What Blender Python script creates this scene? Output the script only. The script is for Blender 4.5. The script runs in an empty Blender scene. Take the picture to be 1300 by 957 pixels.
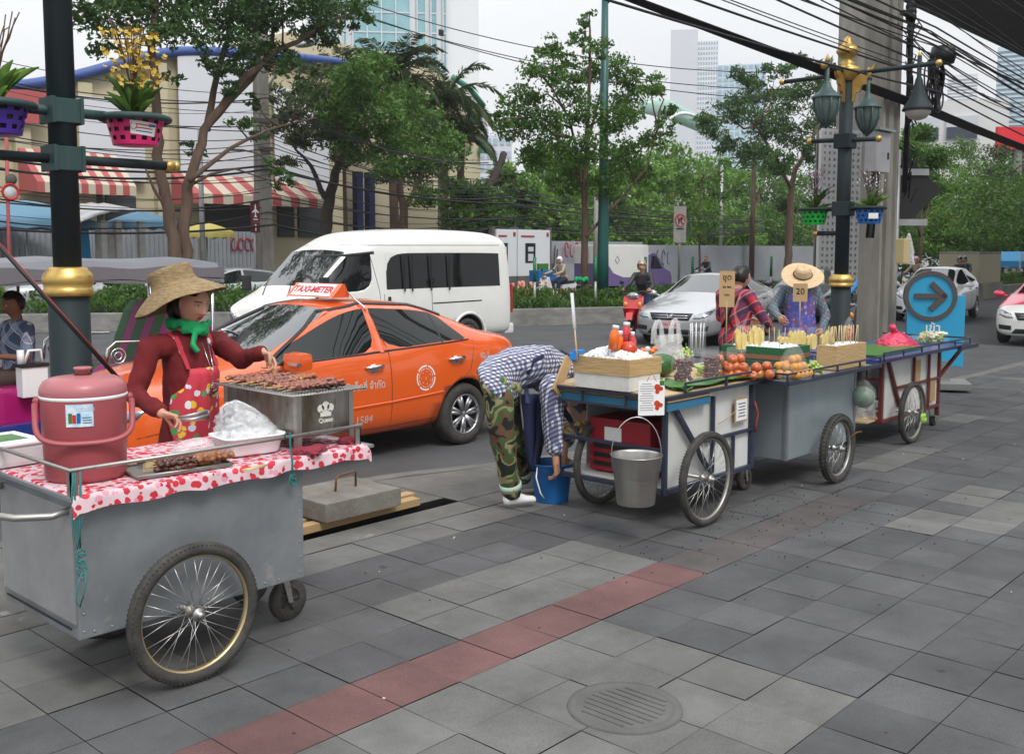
import bpy, bmesh, math, random
import numpy as np
from mathutils import Vector, Matrix, noise
from mathutils.bvhtree import BVHTree
R=math.radians; PI=math.pi
sc=bpy.context.scene; COL=sc.collection
rnd=random.Random(7)
CF=1289.3; CPITCH=0.08857; CYAW=0.8294; CH=1.75
_cp,_sp=math.cos(CPITCH),math.sin(CPITCH)
_s=(math.cos(CYAW),math.sin(CYAW)); _t=(-math.sin(CYAW),math.cos(CYAW))
def ray(px,py):
    x=(px-650)/CF; y=-(py-434)/CF
    Y=_cp+y*_sp; Z=-_sp+y*_cp
    return (x*_s[0]+Y*_s[1], x*_t[0]+Y*_t[1], Z)
def _k(r,k): return Vector((k*r[0],k*r[1],CH+k*r[2]))
def G(px,py,z=0.0): r=ray(px,py); return _k(r,(z-CH)/r[2])
def T(px,py,t): r=ray(px,py); return _k(r,t/r[1])
def S(px,py,s): r=ray(px,py); return _k(r,s/r[0])
def D(px,py,d): return _k(ray(px,py),d)
MATS={}
def mat(name,col,rough=.6,metal=0.,var=None,vs=8.,bump=0.,bs=40.,spec=.5,alpha=1.,coat=0.,emit=0.,trans=0.,ior=1.45,stretch=None,var2=None):
    """var=(colour, amount) noise variation; var2=(colour, scale, threshold) for blotches of wear"""
    if name in MATS: return MATS[name]
    m=bpy.data.materials.new(name); m.use_nodes=True; N=m.node_tree; b=N.nodes['Principled BSDF']
    c=(*col,1)
    b.inputs['Base Color'].default_value=c; b.inputs['Roughness'].default_value=rough; b.inputs['Metallic'].default_value=metal
    b.inputs['Specular IOR Level'].default_value=spec; b.inputs['Alpha'].default_value=alpha
    b.inputs['Coat Weight'].default_value=coat; b.inputs['Coat Roughness'].default_value=.05
    b.inputs['Transmission Weight'].default_value=trans; b.inputs['IOR'].default_value=ior
    if emit: b.inputs['Emission Color'].default_value=c; b.inputs['Emission Strength'].default_value=emit
    if var or bump or var2:
        tc=N.nodes.new('ShaderNodeTexCoord'); mp=N.nodes.new('ShaderNodeMapping'); N.links.new(tc.outputs['Object'],mp.inputs[0])
        if stretch: mp.inputs['Scale'].default_value=stretch
        src=None
        if var:
            n=N.nodes.new('ShaderNodeTexNoise'); n.inputs['Scale'].default_value=vs; n.inputs['Detail'].default_value=6; n.inputs['Roughness'].default_value=.65
            N.links.new(mp.outputs[0],n.inputs['Vector'])
            r=N.nodes.new('ShaderNodeValToRGB'); r.color_ramp.elements[0].position=.33; r.color_ramp.elements[1].position=.68
            r.color_ramp.elements[0].color=(*[a*(1-var[1])+v*var[1] for a,v in zip(col,var[0])],1); r.color_ramp.elements[1].color=c
            N.links.new(n.outputs['Fac'],r.inputs[0]); src=r.outputs[0]
        if var2:
            n=N.nodes.new('ShaderNodeTexNoise'); n.inputs['Scale'].default_value=var2[1]; n.inputs['Detail'].default_value=8; n.inputs['Roughness'].default_value=.7
            N.links.new(mp.outputs[0],n.inputs['Vector'])
            r=N.nodes.new('ShaderNodeValToRGB'); r.color_ramp.elements[0].position=var2[2]; r.color_ramp.elements[1].position=min(1,var2[2]+.08)
            N.links.new(n.outputs['Fac'],r.inputs[0])
            mx=N.nodes.new('ShaderNodeMix'); mx.data_type='RGBA'
            N.links.new(r.outputs[0],mx.inputs[0])
            if src: N.links.new(src,mx.inputs[6])
            else: mx.inputs[6].default_value=c
            mx.inputs[7].default_value=(*var2[0],1); src=mx.outputs[2]
        if src: N.links.new(src,b.inputs['Base Color'])
        if bump:
            n=N.nodes.new('ShaderNodeTexNoise'); n.inputs['Scale'].default_value=bs; n.inputs['Detail'].default_value=5
            N.links.new(mp.outputs[0],n.inputs['Vector'])
            bn=N.nodes.new('ShaderNodeBump'); bn.inputs['Strength'].default_value=bump; bn.inputs['Distance'].default_value=.01
            N.links.new(n.outputs['Fac'],bn.inputs['Height']); N.links.new(bn.outputs[0],b.inputs['Normal'])
    MATS[name]=m; return m
def plaid(name,base,lines,scale=30.,rough=.85,axes='xz'):
    """woven check: two sets of stripes multiplied. base colour, lines=[(colour, weight)]"""
    m=bpy.data.materials.new(name); m.use_nodes=True; N=m.node_tree; b=N.nodes['Principled BSDF']; b.inputs['Roughness'].default_value=rough
    L=N.links
    tc=N.nodes.new('ShaderNodeTexCoord'); sp=N.nodes.new('ShaderNodeSeparateXYZ')
    L.new(tc.outputs['Object'],sp.inputs[0])
    ad=N.nodes.new('ShaderNodeMath'); ad.operation='ADD'; L.new(sp.outputs[0],ad.inputs[0]); L.new(sp.outputs[1],ad.inputs[1])
    a2=N.nodes.new('ShaderNodeMath'); a2.operation='MULTIPLY_ADD'; a2.inputs[1].default_value=.7; L.new(sp.outputs[1],a2.inputs[0]); L.new(sp.outputs[2],a2.inputs[2])
    def stripe(sock,sc_,ph,w):
        a=N.nodes.new('ShaderNodeMath'); a.operation='MULTIPLY_ADD'; L.new(sock,a.inputs[0]); a.inputs[1].default_value=sc_; a.inputs[2].default_value=ph
        f=N.nodes.new('ShaderNodeMath'); f.operation='FRACT'; L.new(a.outputs[0],f.inputs[0])
        g=N.nodes.new('ShaderNodeMath'); g.operation='LESS_THAN'; L.new(f.outputs[0],g.inputs[0]); g.inputs[1].default_value=w
        return g.outputs[0]
    rgb=N.nodes.new('ShaderNodeRGB'); rgb.outputs[0].default_value=(*base,1); cur=rgb.outputs[0]
    for col,k,ph,w,al in lines:
        for sock in (ad.outputs[0],a2.outputs[0]):
            g=stripe(sock,scale*k,ph,w)
            mu=N.nodes.new('ShaderNodeMath'); mu.operation='MULTIPLY'; L.new(g,mu.inputs[0]); mu.inputs[1].default_value=al
            mx=N.nodes.new('ShaderNodeMix'); mx.data_type='RGBA'; L.new(mu.outputs[0],mx.inputs[0]); L.new(cur,mx.inputs[6]); mx.inputs[7].default_value=(*col,1); cur=mx.outputs[2]
    L.new(cur,b.inputs['Base Color']); MATS[name]=m; return m
def blotch(name,cols,scale=6.,rough=.85,vor=False,bump=0.):
    """sharp-edged patches (camouflage, printed cotton): cols=[(pos,colour)...]"""
    m=bpy.data.materials.new(name); m.use_nodes=True; N=m.node_tree; b=N.nodes['Principled BSDF']; b.inputs['Roughness'].default_value=rough
    tc=N.nodes.new('ShaderNodeTexCoord')
    if vor:
        n=N.nodes.new('ShaderNodeTexVoronoi'); n.inputs['Scale'].default_value=scale; out=n.outputs['Distance']
    else:
        n=N.nodes.new('ShaderNodeTexNoise'); n.inputs['Scale'].default_value=scale; n.inputs['Detail'].default_value=1.2; n.inputs['Distortion'].default_value=.9; out=n.outputs['Fac']
    N.links.new(tc.outputs['Object'],n.inputs['Vector'])
    r=N.nodes.new('ShaderNodeValToRGB'); r.color_ramp.interpolation='CONSTANT'
    e=r.color_ramp.elements
    while len(e)>1: e.remove(e[-1])
    e[0].position=0; e[0].color=(*cols[0][1],1)
    for p,c in cols[1:]:
        q=e.new(p); q.color=(*c,1)
    N.links.new(out,r.inputs[0]); N.links.new(r.outputs[0],b.inputs['Base Color']); MATS[name]=m; return m
def M(n): return MATS[n]
FR={}   # frame of every thing: local -> world matrix
def tag(o,label=None,cat=None,group=None,kind=None):
    if label: o['label']=label
    if cat: o['category']=cat
    if group: o['group']=group
    if kind: o['kind']=kind
    return o
def thing(name,label,cat,loc=(0,0,0),rz=0,group=None,sc_=1.):
    o=bpy.data.objects.new(name,None); COL.objects.link(o); o.empty_display_size=.1
    o.location=loc; o.rotation_euler=(0,0,rz); o.scale=(sc_,)*3
    FR[o.name]=Matrix.Translation(Vector(loc))@Matrix.Rotation(rz,4,'Z')@Matrix.Scale(sc_,4)
    return tag(o,label,cat,group)
SPLIT={'rain_visor','tail_lamp','sock','trouser_cuff','window_divider','crossbar','patch_panel','corner_strip','canopy_rail','crossarm','band','wiper','bracket','mullion_','arm','basket_arm','lamp_arm','graffiti'}
class MB:
    def __init__(s): s.v=[]; s.f=[]; s.mi=[]; s.sm=[]; s.m=0
    def add(s,vs,fs,smooth=False,mi=None):
        k=len(s.v); s.v+= [tuple(v) for v in vs]; mi=s.m if mi is None else mi
        for f in fs: s.f.append(tuple(i+k for i in f)); s.mi.append(mi); s.sm.append(smooth)
        return s
    def box(s,c,d,rz=0,Mx=None,bev=0.,mi=None):
        x,y,z=[a/2 for a in d]; b=min(bev,x*.9,y*.9,z*.9)
        if b<=0:
            V=[Vector((sx*x,sy*y,sz*z)) for sx in(-1,1) for sy in(-1,1) for sz in(-1,1)]
            F=[(0,1,3,2),(4,6,7,5),(0,4,5,1),(2,3,7,6),(0,2,6,4),(1,5,7,3)]
        else:
            bm=bmesh.new(); bmesh.ops.create_cube(bm,size=2)
            for v in bm.verts: v.co=Vector((v.co.x*x,v.co.y*y,v.co.z*z))
            bmesh.ops.bevel(bm,geom=bm.edges[:],offset=b,segments=2,affect='EDGES',profile=.7)
            V=[v.co.copy() for v in bm.verts]; bm.verts.index_update(); F=[[v.index for v in f.verts] for f in bm.faces]; bm.free()
        Mt=Matrix.Translation(Vector(c))@(Mx.to_4x4() if Mx is not None else Matrix.Rotation(rz,4,'Z'))
        return s.add([Mt@v for v in V],F,False,mi)
    def tube(s,pts,r,n=8,closed=False,caps=True,mi=None,flat=1.,smooth=True):
        P=[Vector(p) for p in pts]; m=len(P); rs=r if isinstance(r,(list,tuple)) else [r]*m
        V=[];F=[]; prev=None
        for i,p in enumerate(P):
            a=P[(i-1)%m] if (i or closed) else p; b=P[(i+1)%m] if (i<m-1 or closed) else p
            d=(b-a); d=d.normalized() if d.length>1e-9 else Vector((0,0,1))
            if prev is None:
                u=Vector((0,0,1)) if abs(d.z)<.9 else Vector((1,0,0)); u=(u-d*u.dot(d)).normalized()
            else:
                u=prev-d*prev.dot(d); u=u.normalized() if u.length>1e-6 else d.orthogonal().normalized()
            prev=u; w=d.cross(u)
            for k in range(n):
                a_=2*PI*k/n; V.append(p+(u*math.cos(a_)+w*math.sin(a_)*flat)*rs[i])
        for i in range(m if closed else m-1):
            j=(i+1)%m
            for k in range(n):
                l=(k+1)%n; F.append((i*n+k,i*n+l,j*n+l,j*n+k))
        if caps and not closed: F.append(tuple(range(n))[::-1]); F.append(tuple((m-1)*n+k for k in range(n)))
        return s.add(V,F,smooth,mi)
    def cyl(s,a,b,r,n=12,r2=None,mi=None,smooth=True): return s.tube([a,b],[r,r if r2 is None else r2],n,mi=mi,smooth=smooth)
    def lathe(s,prof,c=(0,0,0),n=24,ax=None,mi=None,smooth=True,cap=True,sx=1.,sy=1.):
        """prof=[(r,z)...] revolved about z (or about direction ax)"""
        Q=Matrix.Identity(3) if ax is None else Vector((0,0,1)).rotation_difference(Vector(ax)).to_matrix()
        V=[];F=[];m=len(prof)
        for r,z in prof:
            for k in range(n):
                a=2*PI*k/n; V.append(Vector(c)+Q@Vector((r*math.cos(a)*sx,r*math.sin(a)*sy,z)))
        for i in range(m-1):
            for k in range(n):
                l=(k+1)%n; F.append((i*n+k,i*n+l,(i+1)*n+l,(i+1)*n+k))
        if cap:
            if prof[0][0]>1e-4: F.append(tuple(range(n))[::-1])
            if prof[-1][0]>1e-4: F.append(tuple((m-1)*n+k for k in range(n)))
        return s.add(V,F,smooth,mi)
    def ball(s,c,r,n=12,mi=None,Mx=None,squash=None):
        if not isinstance(r,(tuple,list)): r=(r,r,r)
        V=[];F=[];h=max(4,n//2+1)
        for i in range(h+1):
            ph=PI*i/h
            for k in range(n):
                a=2*PI*k/n; v=Vector((r[0]*math.sin(ph)*math.cos(a),r[1]*math.sin(ph)*math.sin(a),r[2]*math.cos(ph)))
                if Mx is not None: v=Mx@v
                V.append(Vector(c)+v)
        for i in range(h):
            for k in range(n):
                l=(k+1)%n; F.append((i*n+k,(i+1)*n+k,(i+1)*n+l,i*n+l))
        return s.add(V,F,True,mi)
    def prism(s,poly,a,b,axis='y',mi=None,Mx=None):
        """poly 2D extruded between a and b along axis. axis y: poly=(x,z); z: (x,y); x: (y,z)"""
        def P(p,q): return {'y':(p[0],q,p[1]),'z':(p[0],p[1],q),'x':(q,p[0],p[1])}[axis]
        n=len(poly); V=[Vector(P(p,a)) for p in poly]+[Vector(P(p,b)) for p in poly]
        if Mx is not None: V=[Mx@v for v in V]
        F=[tuple(range(n)),tuple(range(2*n-1,n-1,-1))]+[(i,i+n,(i+1)%n+n,(i+1)%n) for i in range(n)]
        return s.add(V,F,False,mi)
    def sheet(s,grid,smooth=True,mi=None,close_u=False):
        """grid of points rows x cols"""
        h=len(grid); w=len(grid[0]); V=[p for r in grid for p in r]
        F=[(i*w+j,i*w+(j+1)%w,(i+1)*w+(j+1)%w,(i+1)*w+j) for i in range(h-1) for j in range(w if close_u else w-1)]
        return s.add(V,F,smooth,mi)
    def xf(s,Mt,k=0):
        s.v[k:]=[tuple(Mt@Vector(v)) for v in s.v[k:]]; return s
    def build(s,name,mats,parent=None,world=False,fix=False):
        if name in SPLIT and parent is not None:
            par=list(range(len(s.v)))
            def fd(i):
                while par[i]!=i: par[i]=par[par[i]]; i=par[i]
                return i
            for f in s.f:
                for i in f[1:]: par[fd(i)]=fd(f[0])
            gr={}
            for k,f in enumerate(s.f): gr.setdefault(fd(f[0]),[]).append(k)
            if len(gr)>1:
                for ks in gr.values():
                    q=MB(); mp={}
                    for k in ks:
                        for i in s.f[k]:
                            if i not in mp: mp[i]=len(q.v); q.v.append(s.v[i])
                        q.f.append(tuple(mp[i] for i in s.f[k])); q.mi.append(s.mi[k]); q.sm.append(s.sm[k])
                    o=q._build(name,mats,parent,world,fix)
                return o
        return s._build(name,mats,parent,world,fix)
    def _build(s,name,mats,parent=None,world=False,fix=False):
        if not isinstance(mats,(list,tuple)): mats=[mats]
        V=s.v
        if world and parent is not None:
            I=FR[parent.name].inverted(); V=[tuple(I@Vector(v)) for v in V]
        loc=None
        if parent is None and world!='raw' and V:
            a=np.array(V); lo=a.min(0); hi=a.max(0); loc=((lo[0]+hi[0])/2,(lo[1]+hi[1])/2,lo[2]); a-=np.array(loc); V=a.tolist()
        me=bpy.data.meshes.new(name); me.from_pydata(V,[],s.f)
        for m_ in mats: me.materials.append(MATS[m_] if isinstance(m_,str) else m_)
        me.polygons.foreach_set('material_index',s.mi); me.polygons.foreach_set('use_smooth',s.sm)
        if fix:
            bm=bmesh.new(); bm.from_mesh(me); bmesh.ops.remove_doubles(bm,verts=bm.verts[:],dist=1e-5); bmesh.ops.recalc_face_normals(bm,faces=bm.faces[:]); bm.to_mesh(me); bm.free()
        me.update()
        o=bpy.data.objects.new(name,me); COL.objects.link(o)
        if loc: o.location=loc
        if parent is not None: o.parent=parent
        return o
    def solo(s,name,mats,label,cat,group=None,kind=None,fix=False):
        return tag(s.build(name,mats,fix=fix),label,cat,group,kind)
def smooth_edges(o,ang=35):
    me=o.data
    bm=bmesh.new(); bm.from_mesh(me)
    for e in bm.edges: e.smooth = e.calc_face_angle(0)<R(ang) if len(e.link_faces)==2 else True
    for f in bm.faces: f.smooth=True
    bm.to_mesh(me); bm.free()
def bake(o):
    """apply the modifiers of o"""
    dg=bpy.context.evaluated_depsgraph_get(); dg.update(); e=o.evaluated_get(dg); me=bpy.data.meshes.new_from_object(e,preserve_all_data_layers=True,depsgraph=dg)
    old=o.data; o.modifiers.clear(); o.data=me; me.name=o.name
    return o
def kids(o): return [c for c in bpy.data.objects if c.parent==o]
_KC={}
def dup(root,loc=None,rz=None,label=None,scale=None,group=None):
    if root.name not in _KC:
        _KC[root.name]=[(c,kids(c)) for c in kids(root)]
    r=root.copy(); COL.objects.link(r)
    if loc is not None: r.location=loc
    if rz is not None: r.rotation_euler=(0,0,rz)
    if scale is not None: r.scale=scale if isinstance(scale,(tuple,list)) else (scale,)*3
    if label: r['label']=label
    if group: r['group']=group
    for c,gs in _KC[root.name]:
        d=c.copy(); COL.objects.link(d); d.parent=r
        for g in gs:
            h=g.copy(); COL.objects.link(h); h.parent=d
    return r
THAI=None
def font(thai=False):
    global THAI
    if not thai: return None
    if THAI is None:
        import os
        p=os.path.join(bpy.utils.system_resource('DATAFILES'),'fonts','NotoSansThai-VariableFont_wdth,wght.woff2')
        try: THAI=bpy.data.fonts.load(p)
        except Exception: THAI=False
    return THAI or None
def text_geo(txt,size,thai=False,bold=0.,extr=.001,sx=1.,align='CENTER'):
    cu=bpy.data.curves.new('lettering','FONT'); cu.body=txt; cu.size=size; cu.align_x=align; cu.align_y='CENTER'; cu.extrude=extr; cu.offset=bold; cu.resolution_u=2
    f=font(thai)
    if f: cu.font=f
    o=bpy.data.objects.new('lettering',cu); COL.objects.link(o)
    dg=bpy.context.evaluated_depsgraph_get(); dg.update(); me=bpy.data.meshes.new_from_object(o.evaluated_get(dg))
    V=[Vector((v.co.x*sx,v.co.y,v.co.z)) for v in me.vertices]; F=[tuple(p.vertices) for p in me.polygons]
    bpy.data.objects.remove(o); bpy.data.meshes.remove(me); bpy.data.curves.remove(cu)
    return V,F
def basis(o,ux,uy):
    """matrix taking text space (x right, y up, z out) to world at origin o"""
    ux=Vector(ux).normalized(); uy=Vector(uy); uy=(uy-ux*uy.dot(ux)).normalized(); uz=ux.cross(uy)
    m=Matrix((ux,uy,uz)).transposed().to_4x4(); m.translation=Vector(o); return m
def write(name,txt,size,m,Mt,parent=None,thai=False,bold=0.,sx=1.,bvh=None,dr=None,off=.003,world=False):
    V,F=text_geo(txt,size,thai,bold,.001,sx)
    V=[Mt@v for v in V]
    if bvh:
        W=[]
        for v in V:
            h=bvh.ray_cast(v-Vector(dr)*.5,Vector(dr),1.5)
            W.append(h[0]-Vector(dr)*off if h[0] else v)
        V=W
    b=MB(); b.add(V,F); return b.build(name,m,parent,world)
def arc(c,r,a0,a1,n=12,ax='y'):
    out=[]
    for i in range(n+1):
        a=a0+(a1-a0)*i/n; u,v=r*math.cos(a),r*math.sin(a)
        out.append(Vector(c)+Vector({'y':(u,0,v),'z':(u,v,0),'x':(0,u,v)}[ax]))
    return out
def lerp(a,b,f): return Vector(a)*(1-f)+Vector(b)*f
def sag(a,b,s,n=16):
    a=Vector(a);b=Vector(b); return [a.lerp(b,i/n)-Vector((0,0,s*4*(i/n)*(1-i/n))) for i in range(n+1)]
mat('asphalt',(.085,.087,.091),.9,var=((.045,.046,.05),.7),vs=1.2,bump=.5,bs=160)
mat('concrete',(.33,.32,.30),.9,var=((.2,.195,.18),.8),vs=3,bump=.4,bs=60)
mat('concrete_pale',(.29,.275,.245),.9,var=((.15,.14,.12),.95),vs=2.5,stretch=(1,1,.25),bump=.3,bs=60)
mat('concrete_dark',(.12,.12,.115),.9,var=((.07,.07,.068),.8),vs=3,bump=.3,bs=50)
mat('rubber',(.028,.027,.026),.8,var=((.075,.07,.06),.8),vs=14,bump=.4,bs=90)
mat('black',(.012,.012,.013),.5); mat('blackgloss',(.01,.01,.011),.12)
mat('cable',(.012,.012,.014),.6)
mat('chrome',(.75,.76,.78),.12,1.); mat('steel',(.55,.56,.57),.32,1.,var=((.3,.3,.3),.6),vs=10)
mat('alloy',(.5,.5,.52),.3,.9); mat('gold',(.62,.42,.13),.35,.75,var=((.35,.22,.07),.6),vs=12)
mat('postgrey',(.013,.021,.027),.6,spec=.3,var=((.03,.045,.045),.6),vs=9,stretch=(1,1,.12),var2=((.06,.05,.04),30,.74))
mat('verdigris',(.028,.065,.065),.6,var=((.02,.04,.045),.8),vs=14,stretch=(1,1,.2))
mat('white',(.78,.78,.77),.5); mat('whiteplastic',(.80,.81,.82),.35); mat('red',(.55,.02,.02),.45)
mat('glass_dark',(.008,.010,.010),.03,spec=.45); mat('glass_car',(.010,.013,.013),.02,spec=.5); mat('glass_screen',(.02,.024,.025),.015,spec=1.,coat=1.)
mat('clearplastic',(.9,.92,.93),.12,alpha=.085,spec=1.); mat('hazyplastic',(.85,.87,.88),.35,alpha=.62)
mat('bagwhite',(.86,.88,.90),.18,alpha=.30,spec=1.)
mat('skin',(.47,.25,.165),.5,var=((.40,.19,.12),.5),vs=12); mat('skin_brightened',(.54,.305,.205),.5,var=((.46,.23,.15),.5),vs=12); mat('skin_dark',(.22,.11,.065),.55); mat('hair',(.009,.007,.006),.45)  # grill woman's skin colour raised to offset the shade of her hat
mat('lip',(.42,.06,.06),.4); mat('eyewhite',(.7,.68,.65),.2)
cam=bpy.data.cameras.new('camera'); camo=bpy.data.objects.new('camera',cam); COL.objects.link(camo); sc.camera=camo
camo.location=(0,0,CH); camo.rotation_mode='QUATERNION'
fw=Vector((_s[1]*_cp,_t[1]*_cp,-_sp)); rt=Vector((_s[0],_t[0],0)); up=rt.cross(fw)
camo.rotation_quaternion=Matrix((rt,up,-fw)).transposed().to_quaternion()
cam.sensor_width=36; cam.sensor_fit='HORIZONTAL'; cam.lens=36*CF/1300; cam.shift_y=-(478.5-434)/1300; cam.clip_start=.1; cam.clip_end=3000
SUN_EL,SUN_AZ=52,200
w=bpy.data.worlds.new('World'); sc.world=w; w.use_nodes=True; N=w.node_tree
sky=N.nodes.new('ShaderNodeTexSky'); sky.sky_type='NISHITA'; sky.sun_disc=False; sky.sun_elevation=R(SUN_EL); sky.sun_rotation=R(SUN_AZ); sky.air_density=1.5; sky.dust_density=6; sky.altitude=0
hs=N.nodes.new('ShaderNodeHueSaturation'); hs.inputs['Saturation'].default_value=.12
N.links.new(sky.outputs[0],hs.inputs['Color'])
tc=N.nodes.new('ShaderNodeTexCoord'); mp=N.nodes.new('ShaderNodeMapping'); mp.inputs['Scale'].default_value=(1,1,3.5); N.links.new(tc.outputs['Generated'],mp.inputs[0])
nz=N.nodes.new('ShaderNodeTexNoise'); nz.inputs['Scale'].default_value=1.6; nz.inputs['Detail'].default_value=5; N.links.new(mp.outputs[0],nz.inputs['Vector'])
cr=N.nodes.new('ShaderNodeValToRGB'); cr.color_ramp.elements[0].position=.3; cr.color_ramp.elements[1].position=.72
cr.color_ramp.elements[0].color=(5.4,5.55,5.8,1); cr.color_ramp.elements[1].color=(6.2,6.3,6.45,1); N.links.new(nz.outputs['Fac'],cr.inputs[0])
mx=N.nodes.new('ShaderNodeMix'); mx.data_type='RGBA'; mx.inputs[0].default_value=.78
N.links.new(hs.outputs[0],mx.inputs[6]); N.links.new(cr.outputs[0],mx.inputs[7])
sz=N.nodes.new('ShaderNodeSeparateXYZ'); N.links.new(tc.outputs['Generated'],sz.inputs[0]); mr=N.nodes.new('ShaderNodeMapRange'); mr.inputs[1].default_value=.12; mr.inputs[3].default_value=1; mr.inputs[4].default_value=2.15; N.links.new(sz.outputs[2],mr.inputs[0])
vs_=N.nodes.new('ShaderNodeVectorMath'); vs_.operation='SCALE'; N.links.new(mx.outputs[2],vs_.inputs[0]); N.links.new(mr.outputs[0],vs_.inputs['Scale'])
bg=N.nodes['Background']; bg.inputs[1].default_value=.14; N.links.new(vs_.outputs[0],bg.inputs[0])
sun=bpy.data.lights.new('sun','SUN'); sun.energy=1.3; sun.angle=R(14); sun.color=(1,.97,.92)
so=bpy.data.objects.new('sun',sun); COL.objects.link(so); so.location=(0,0,60)
sd=Vector((math.sin(R(SUN_AZ))*math.cos(R(SUN_EL)),math.cos(R(SUN_AZ))*math.cos(R(SUN_EL)),math.sin(R(SUN_EL))))
so.rotation_mode='QUATERNION'; so.rotation_quaternion=sd.to_track_quat('Z','Y')
sc.view_settings.view_transform='Standard'; sc.view_settings.look='None'; sc.view_settings.exposure=.24; sc.view_settings.gamma=1
sc.render.resolution_x=1024; sc.render.resolution_y=753
def struct(mb,name,m): o=mb.build(name,m); o['kind']='structure'; return o
b=MB(); b.box((150,150,-.31),(900,900,.1)); struct(b,'ground','concrete_dark')
KERB=[(-30,8.0),(-10,6.9),(3.8,6.32),(4.56,6.19),(5.23,6.06),(6.16,5.73),(8,5.35),(10.8,5.05),(15.8,4.9),(60,4.6),(140,4.4)]
b=MB(); b.add([(-60,3.5,-.15),(200,3.5,-.15),(200,46,-.15),(-60,46,-.15)],[(0,1,2,3)]); struct(b,'road','asphalt')
mat('roadpaint',(.55,.55,.52),.8,var=((.2,.2,.2),.7),vs=9)
b=MB()
for k in range(9): b.add([(-14+k*9,9.2,-.146),(-11+k*9,9.2,-.146),(-11+k*9,9.32,-.146),(-14+k*9,9.32,-.146)],[(0,1,2,3)])
struct(b,'road_markings','roadpaint')
def tilemat(name,c,c2,rough=.8,spots=.75):
    m=bpy.data.materials.new(name); m.use_nodes=True; N=m.node_tree; L=N.links; p=N.nodes['Principled BSDF']; p.inputs['Roughness'].default_value=rough; p.inputs['Specular IOR Level'].default_value=.35
    g=N.nodes.new('ShaderNodeNewGeometry')
    sb=N.nodes.new('ShaderNodeVectorMath'); sb.operation='SUBTRACT'; sb.inputs[1].default_value=(3.45,4.45,0); L.new(g.outputs['Position'],sb.inputs[0])
    dv=N.nodes.new('ShaderNodeVectorMath'); dv.operation='SCALE'; dv.inputs['Scale'].default_value=1/.3164; L.new(sb.outputs[0],dv.inputs[0])
    fl=N.nodes.new('ShaderNodeVectorMath'); fl.operation='FLOOR'; L.new(dv.outputs[0],fl.inputs[0])
    sx=N.nodes.new('ShaderNodeSeparateXYZ'); L.new(fl.outputs[0],sx.inputs[0]); cx=N.nodes.new('ShaderNodeCombineXYZ'); L.new(sx.outputs[0],cx.inputs[0]); L.new(sx.outputs[1],cx.inputs[1])
    wn=N.nodes.new('ShaderNodeTexWhiteNoise'); wn.noise_dimensions='3D'; L.new(cx.outputs[0],wn.inputs['Vector'])
    m1=N.nodes.new('ShaderNodeMix'); m1.data_type='RGBA'; m1.inputs[6].default_value=(*c,1); m1.inputs[7].default_value=(*c2,1); L.new(wn.outputs['Value'],m1.inputs[0])
    n1=N.nodes.new('ShaderNodeTexNoise'); n1.inputs['Scale'].default_value=220; n1.inputs['Detail'].default_value=2; L.new(g.outputs['Position'],n1.inputs['Vector'])
    n2=N.nodes.new('ShaderNodeTexNoise'); n2.inputs['Scale'].default_value=2.2; n2.inputs['Detail'].default_value=8; n2.inputs['Roughness'].default_value=.68; L.new(g.outputs['Position'],n2.inputs['Vector'])
    r1=N.nodes.new('ShaderNodeMapRange'); r1.inputs[1].default_value=.3; r1.inputs[2].default_value=.7; r1.inputs[3].default_value=.78; r1.inputs[4].default_value=1.2; L.new(n1.outputs['Fac'],r1.inputs[0])
    r2=N.nodes.new('ShaderNodeMapRange'); r2.inputs[1].default_value=.3; r2.inputs[2].default_value=.7; r2.inputs[3].default_value=.66; r2.inputs[4].default_value=1.24; L.new(n2.outputs['Fac'],r2.inputs[0])
    mu=N.nodes.new('ShaderNodeMath'); mu.operation='MULTIPLY'; L.new(r1.outputs[0],mu.inputs[0]); L.new(r2.outputs[0],mu.inputs[1])
    v=N.nodes.new('ShaderNodeTexVoronoi'); v.inputs['Scale'].default_value=2.3; v.inputs['Randomness'].default_value=1
    wv=N.nodes.new('ShaderNodeVectorMath'); wv.operation='MULTIPLY_ADD'; wv.inputs[1].default_value=(.06,.06,0); n3=N.nodes.new('ShaderNodeTexNoise'); n3.inputs['Scale'].default_value=14
    L.new(g.outputs['Position'],n3.inputs['Vector']); L.new(n3.outputs['Color'],wv.inputs[0]); L.new(g.outputs['Position'],wv.inputs[2]); L.new(wv.outputs[0],v.inputs['Vector'])
    sp=N.nodes.new('ShaderNodeMapRange'); sp.inputs[1].default_value=.045; sp.inputs[2].default_value=.07; sp.inputs[3].default_value=.55; sp.inputs[4].default_value=1; L.new(v.outputs['Distance'],sp.inputs[0])
    mu2=N.nodes.new('ShaderNodeMath'); mu2.operation='MULTIPLY'; L.new(mu.outputs[0],mu2.inputs[0]); L.new(sp.outputs[0],mu2.inputs[1])
    sc_=N.nodes.new('ShaderNodeVectorMath'); sc_.operation='SCALE'; L.new(m1.outputs[2],sc_.inputs[0]); L.new(mu2.outputs[0],sc_.inputs['Scale']); L.new(sc_.outputs[0],p.inputs['Base Color'])
    bn=N.nodes.new('ShaderNodeBump'); bn.inputs['Strength'].default_value=.35; bn.inputs['Distance'].default_value=.004; L.new(n1.outputs['Fac'],bn.inputs['Height']); L.new(bn.outputs[0],p.inputs['Normal'])
    rr=N.nodes.new('ShaderNodeMapRange'); rr.inputs[3].default_value=rough-.2; rr.inputs[4].default_value=min(1,rough+.15); L.new(n2.outputs['Fac'],rr.inputs[0]); L.new(rr.outputs[0],p.inputs['Roughness'])
    MATS[name]=m
tilemat('tile_dark',(.070,.071,.073),(.093,.094,.096))
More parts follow.
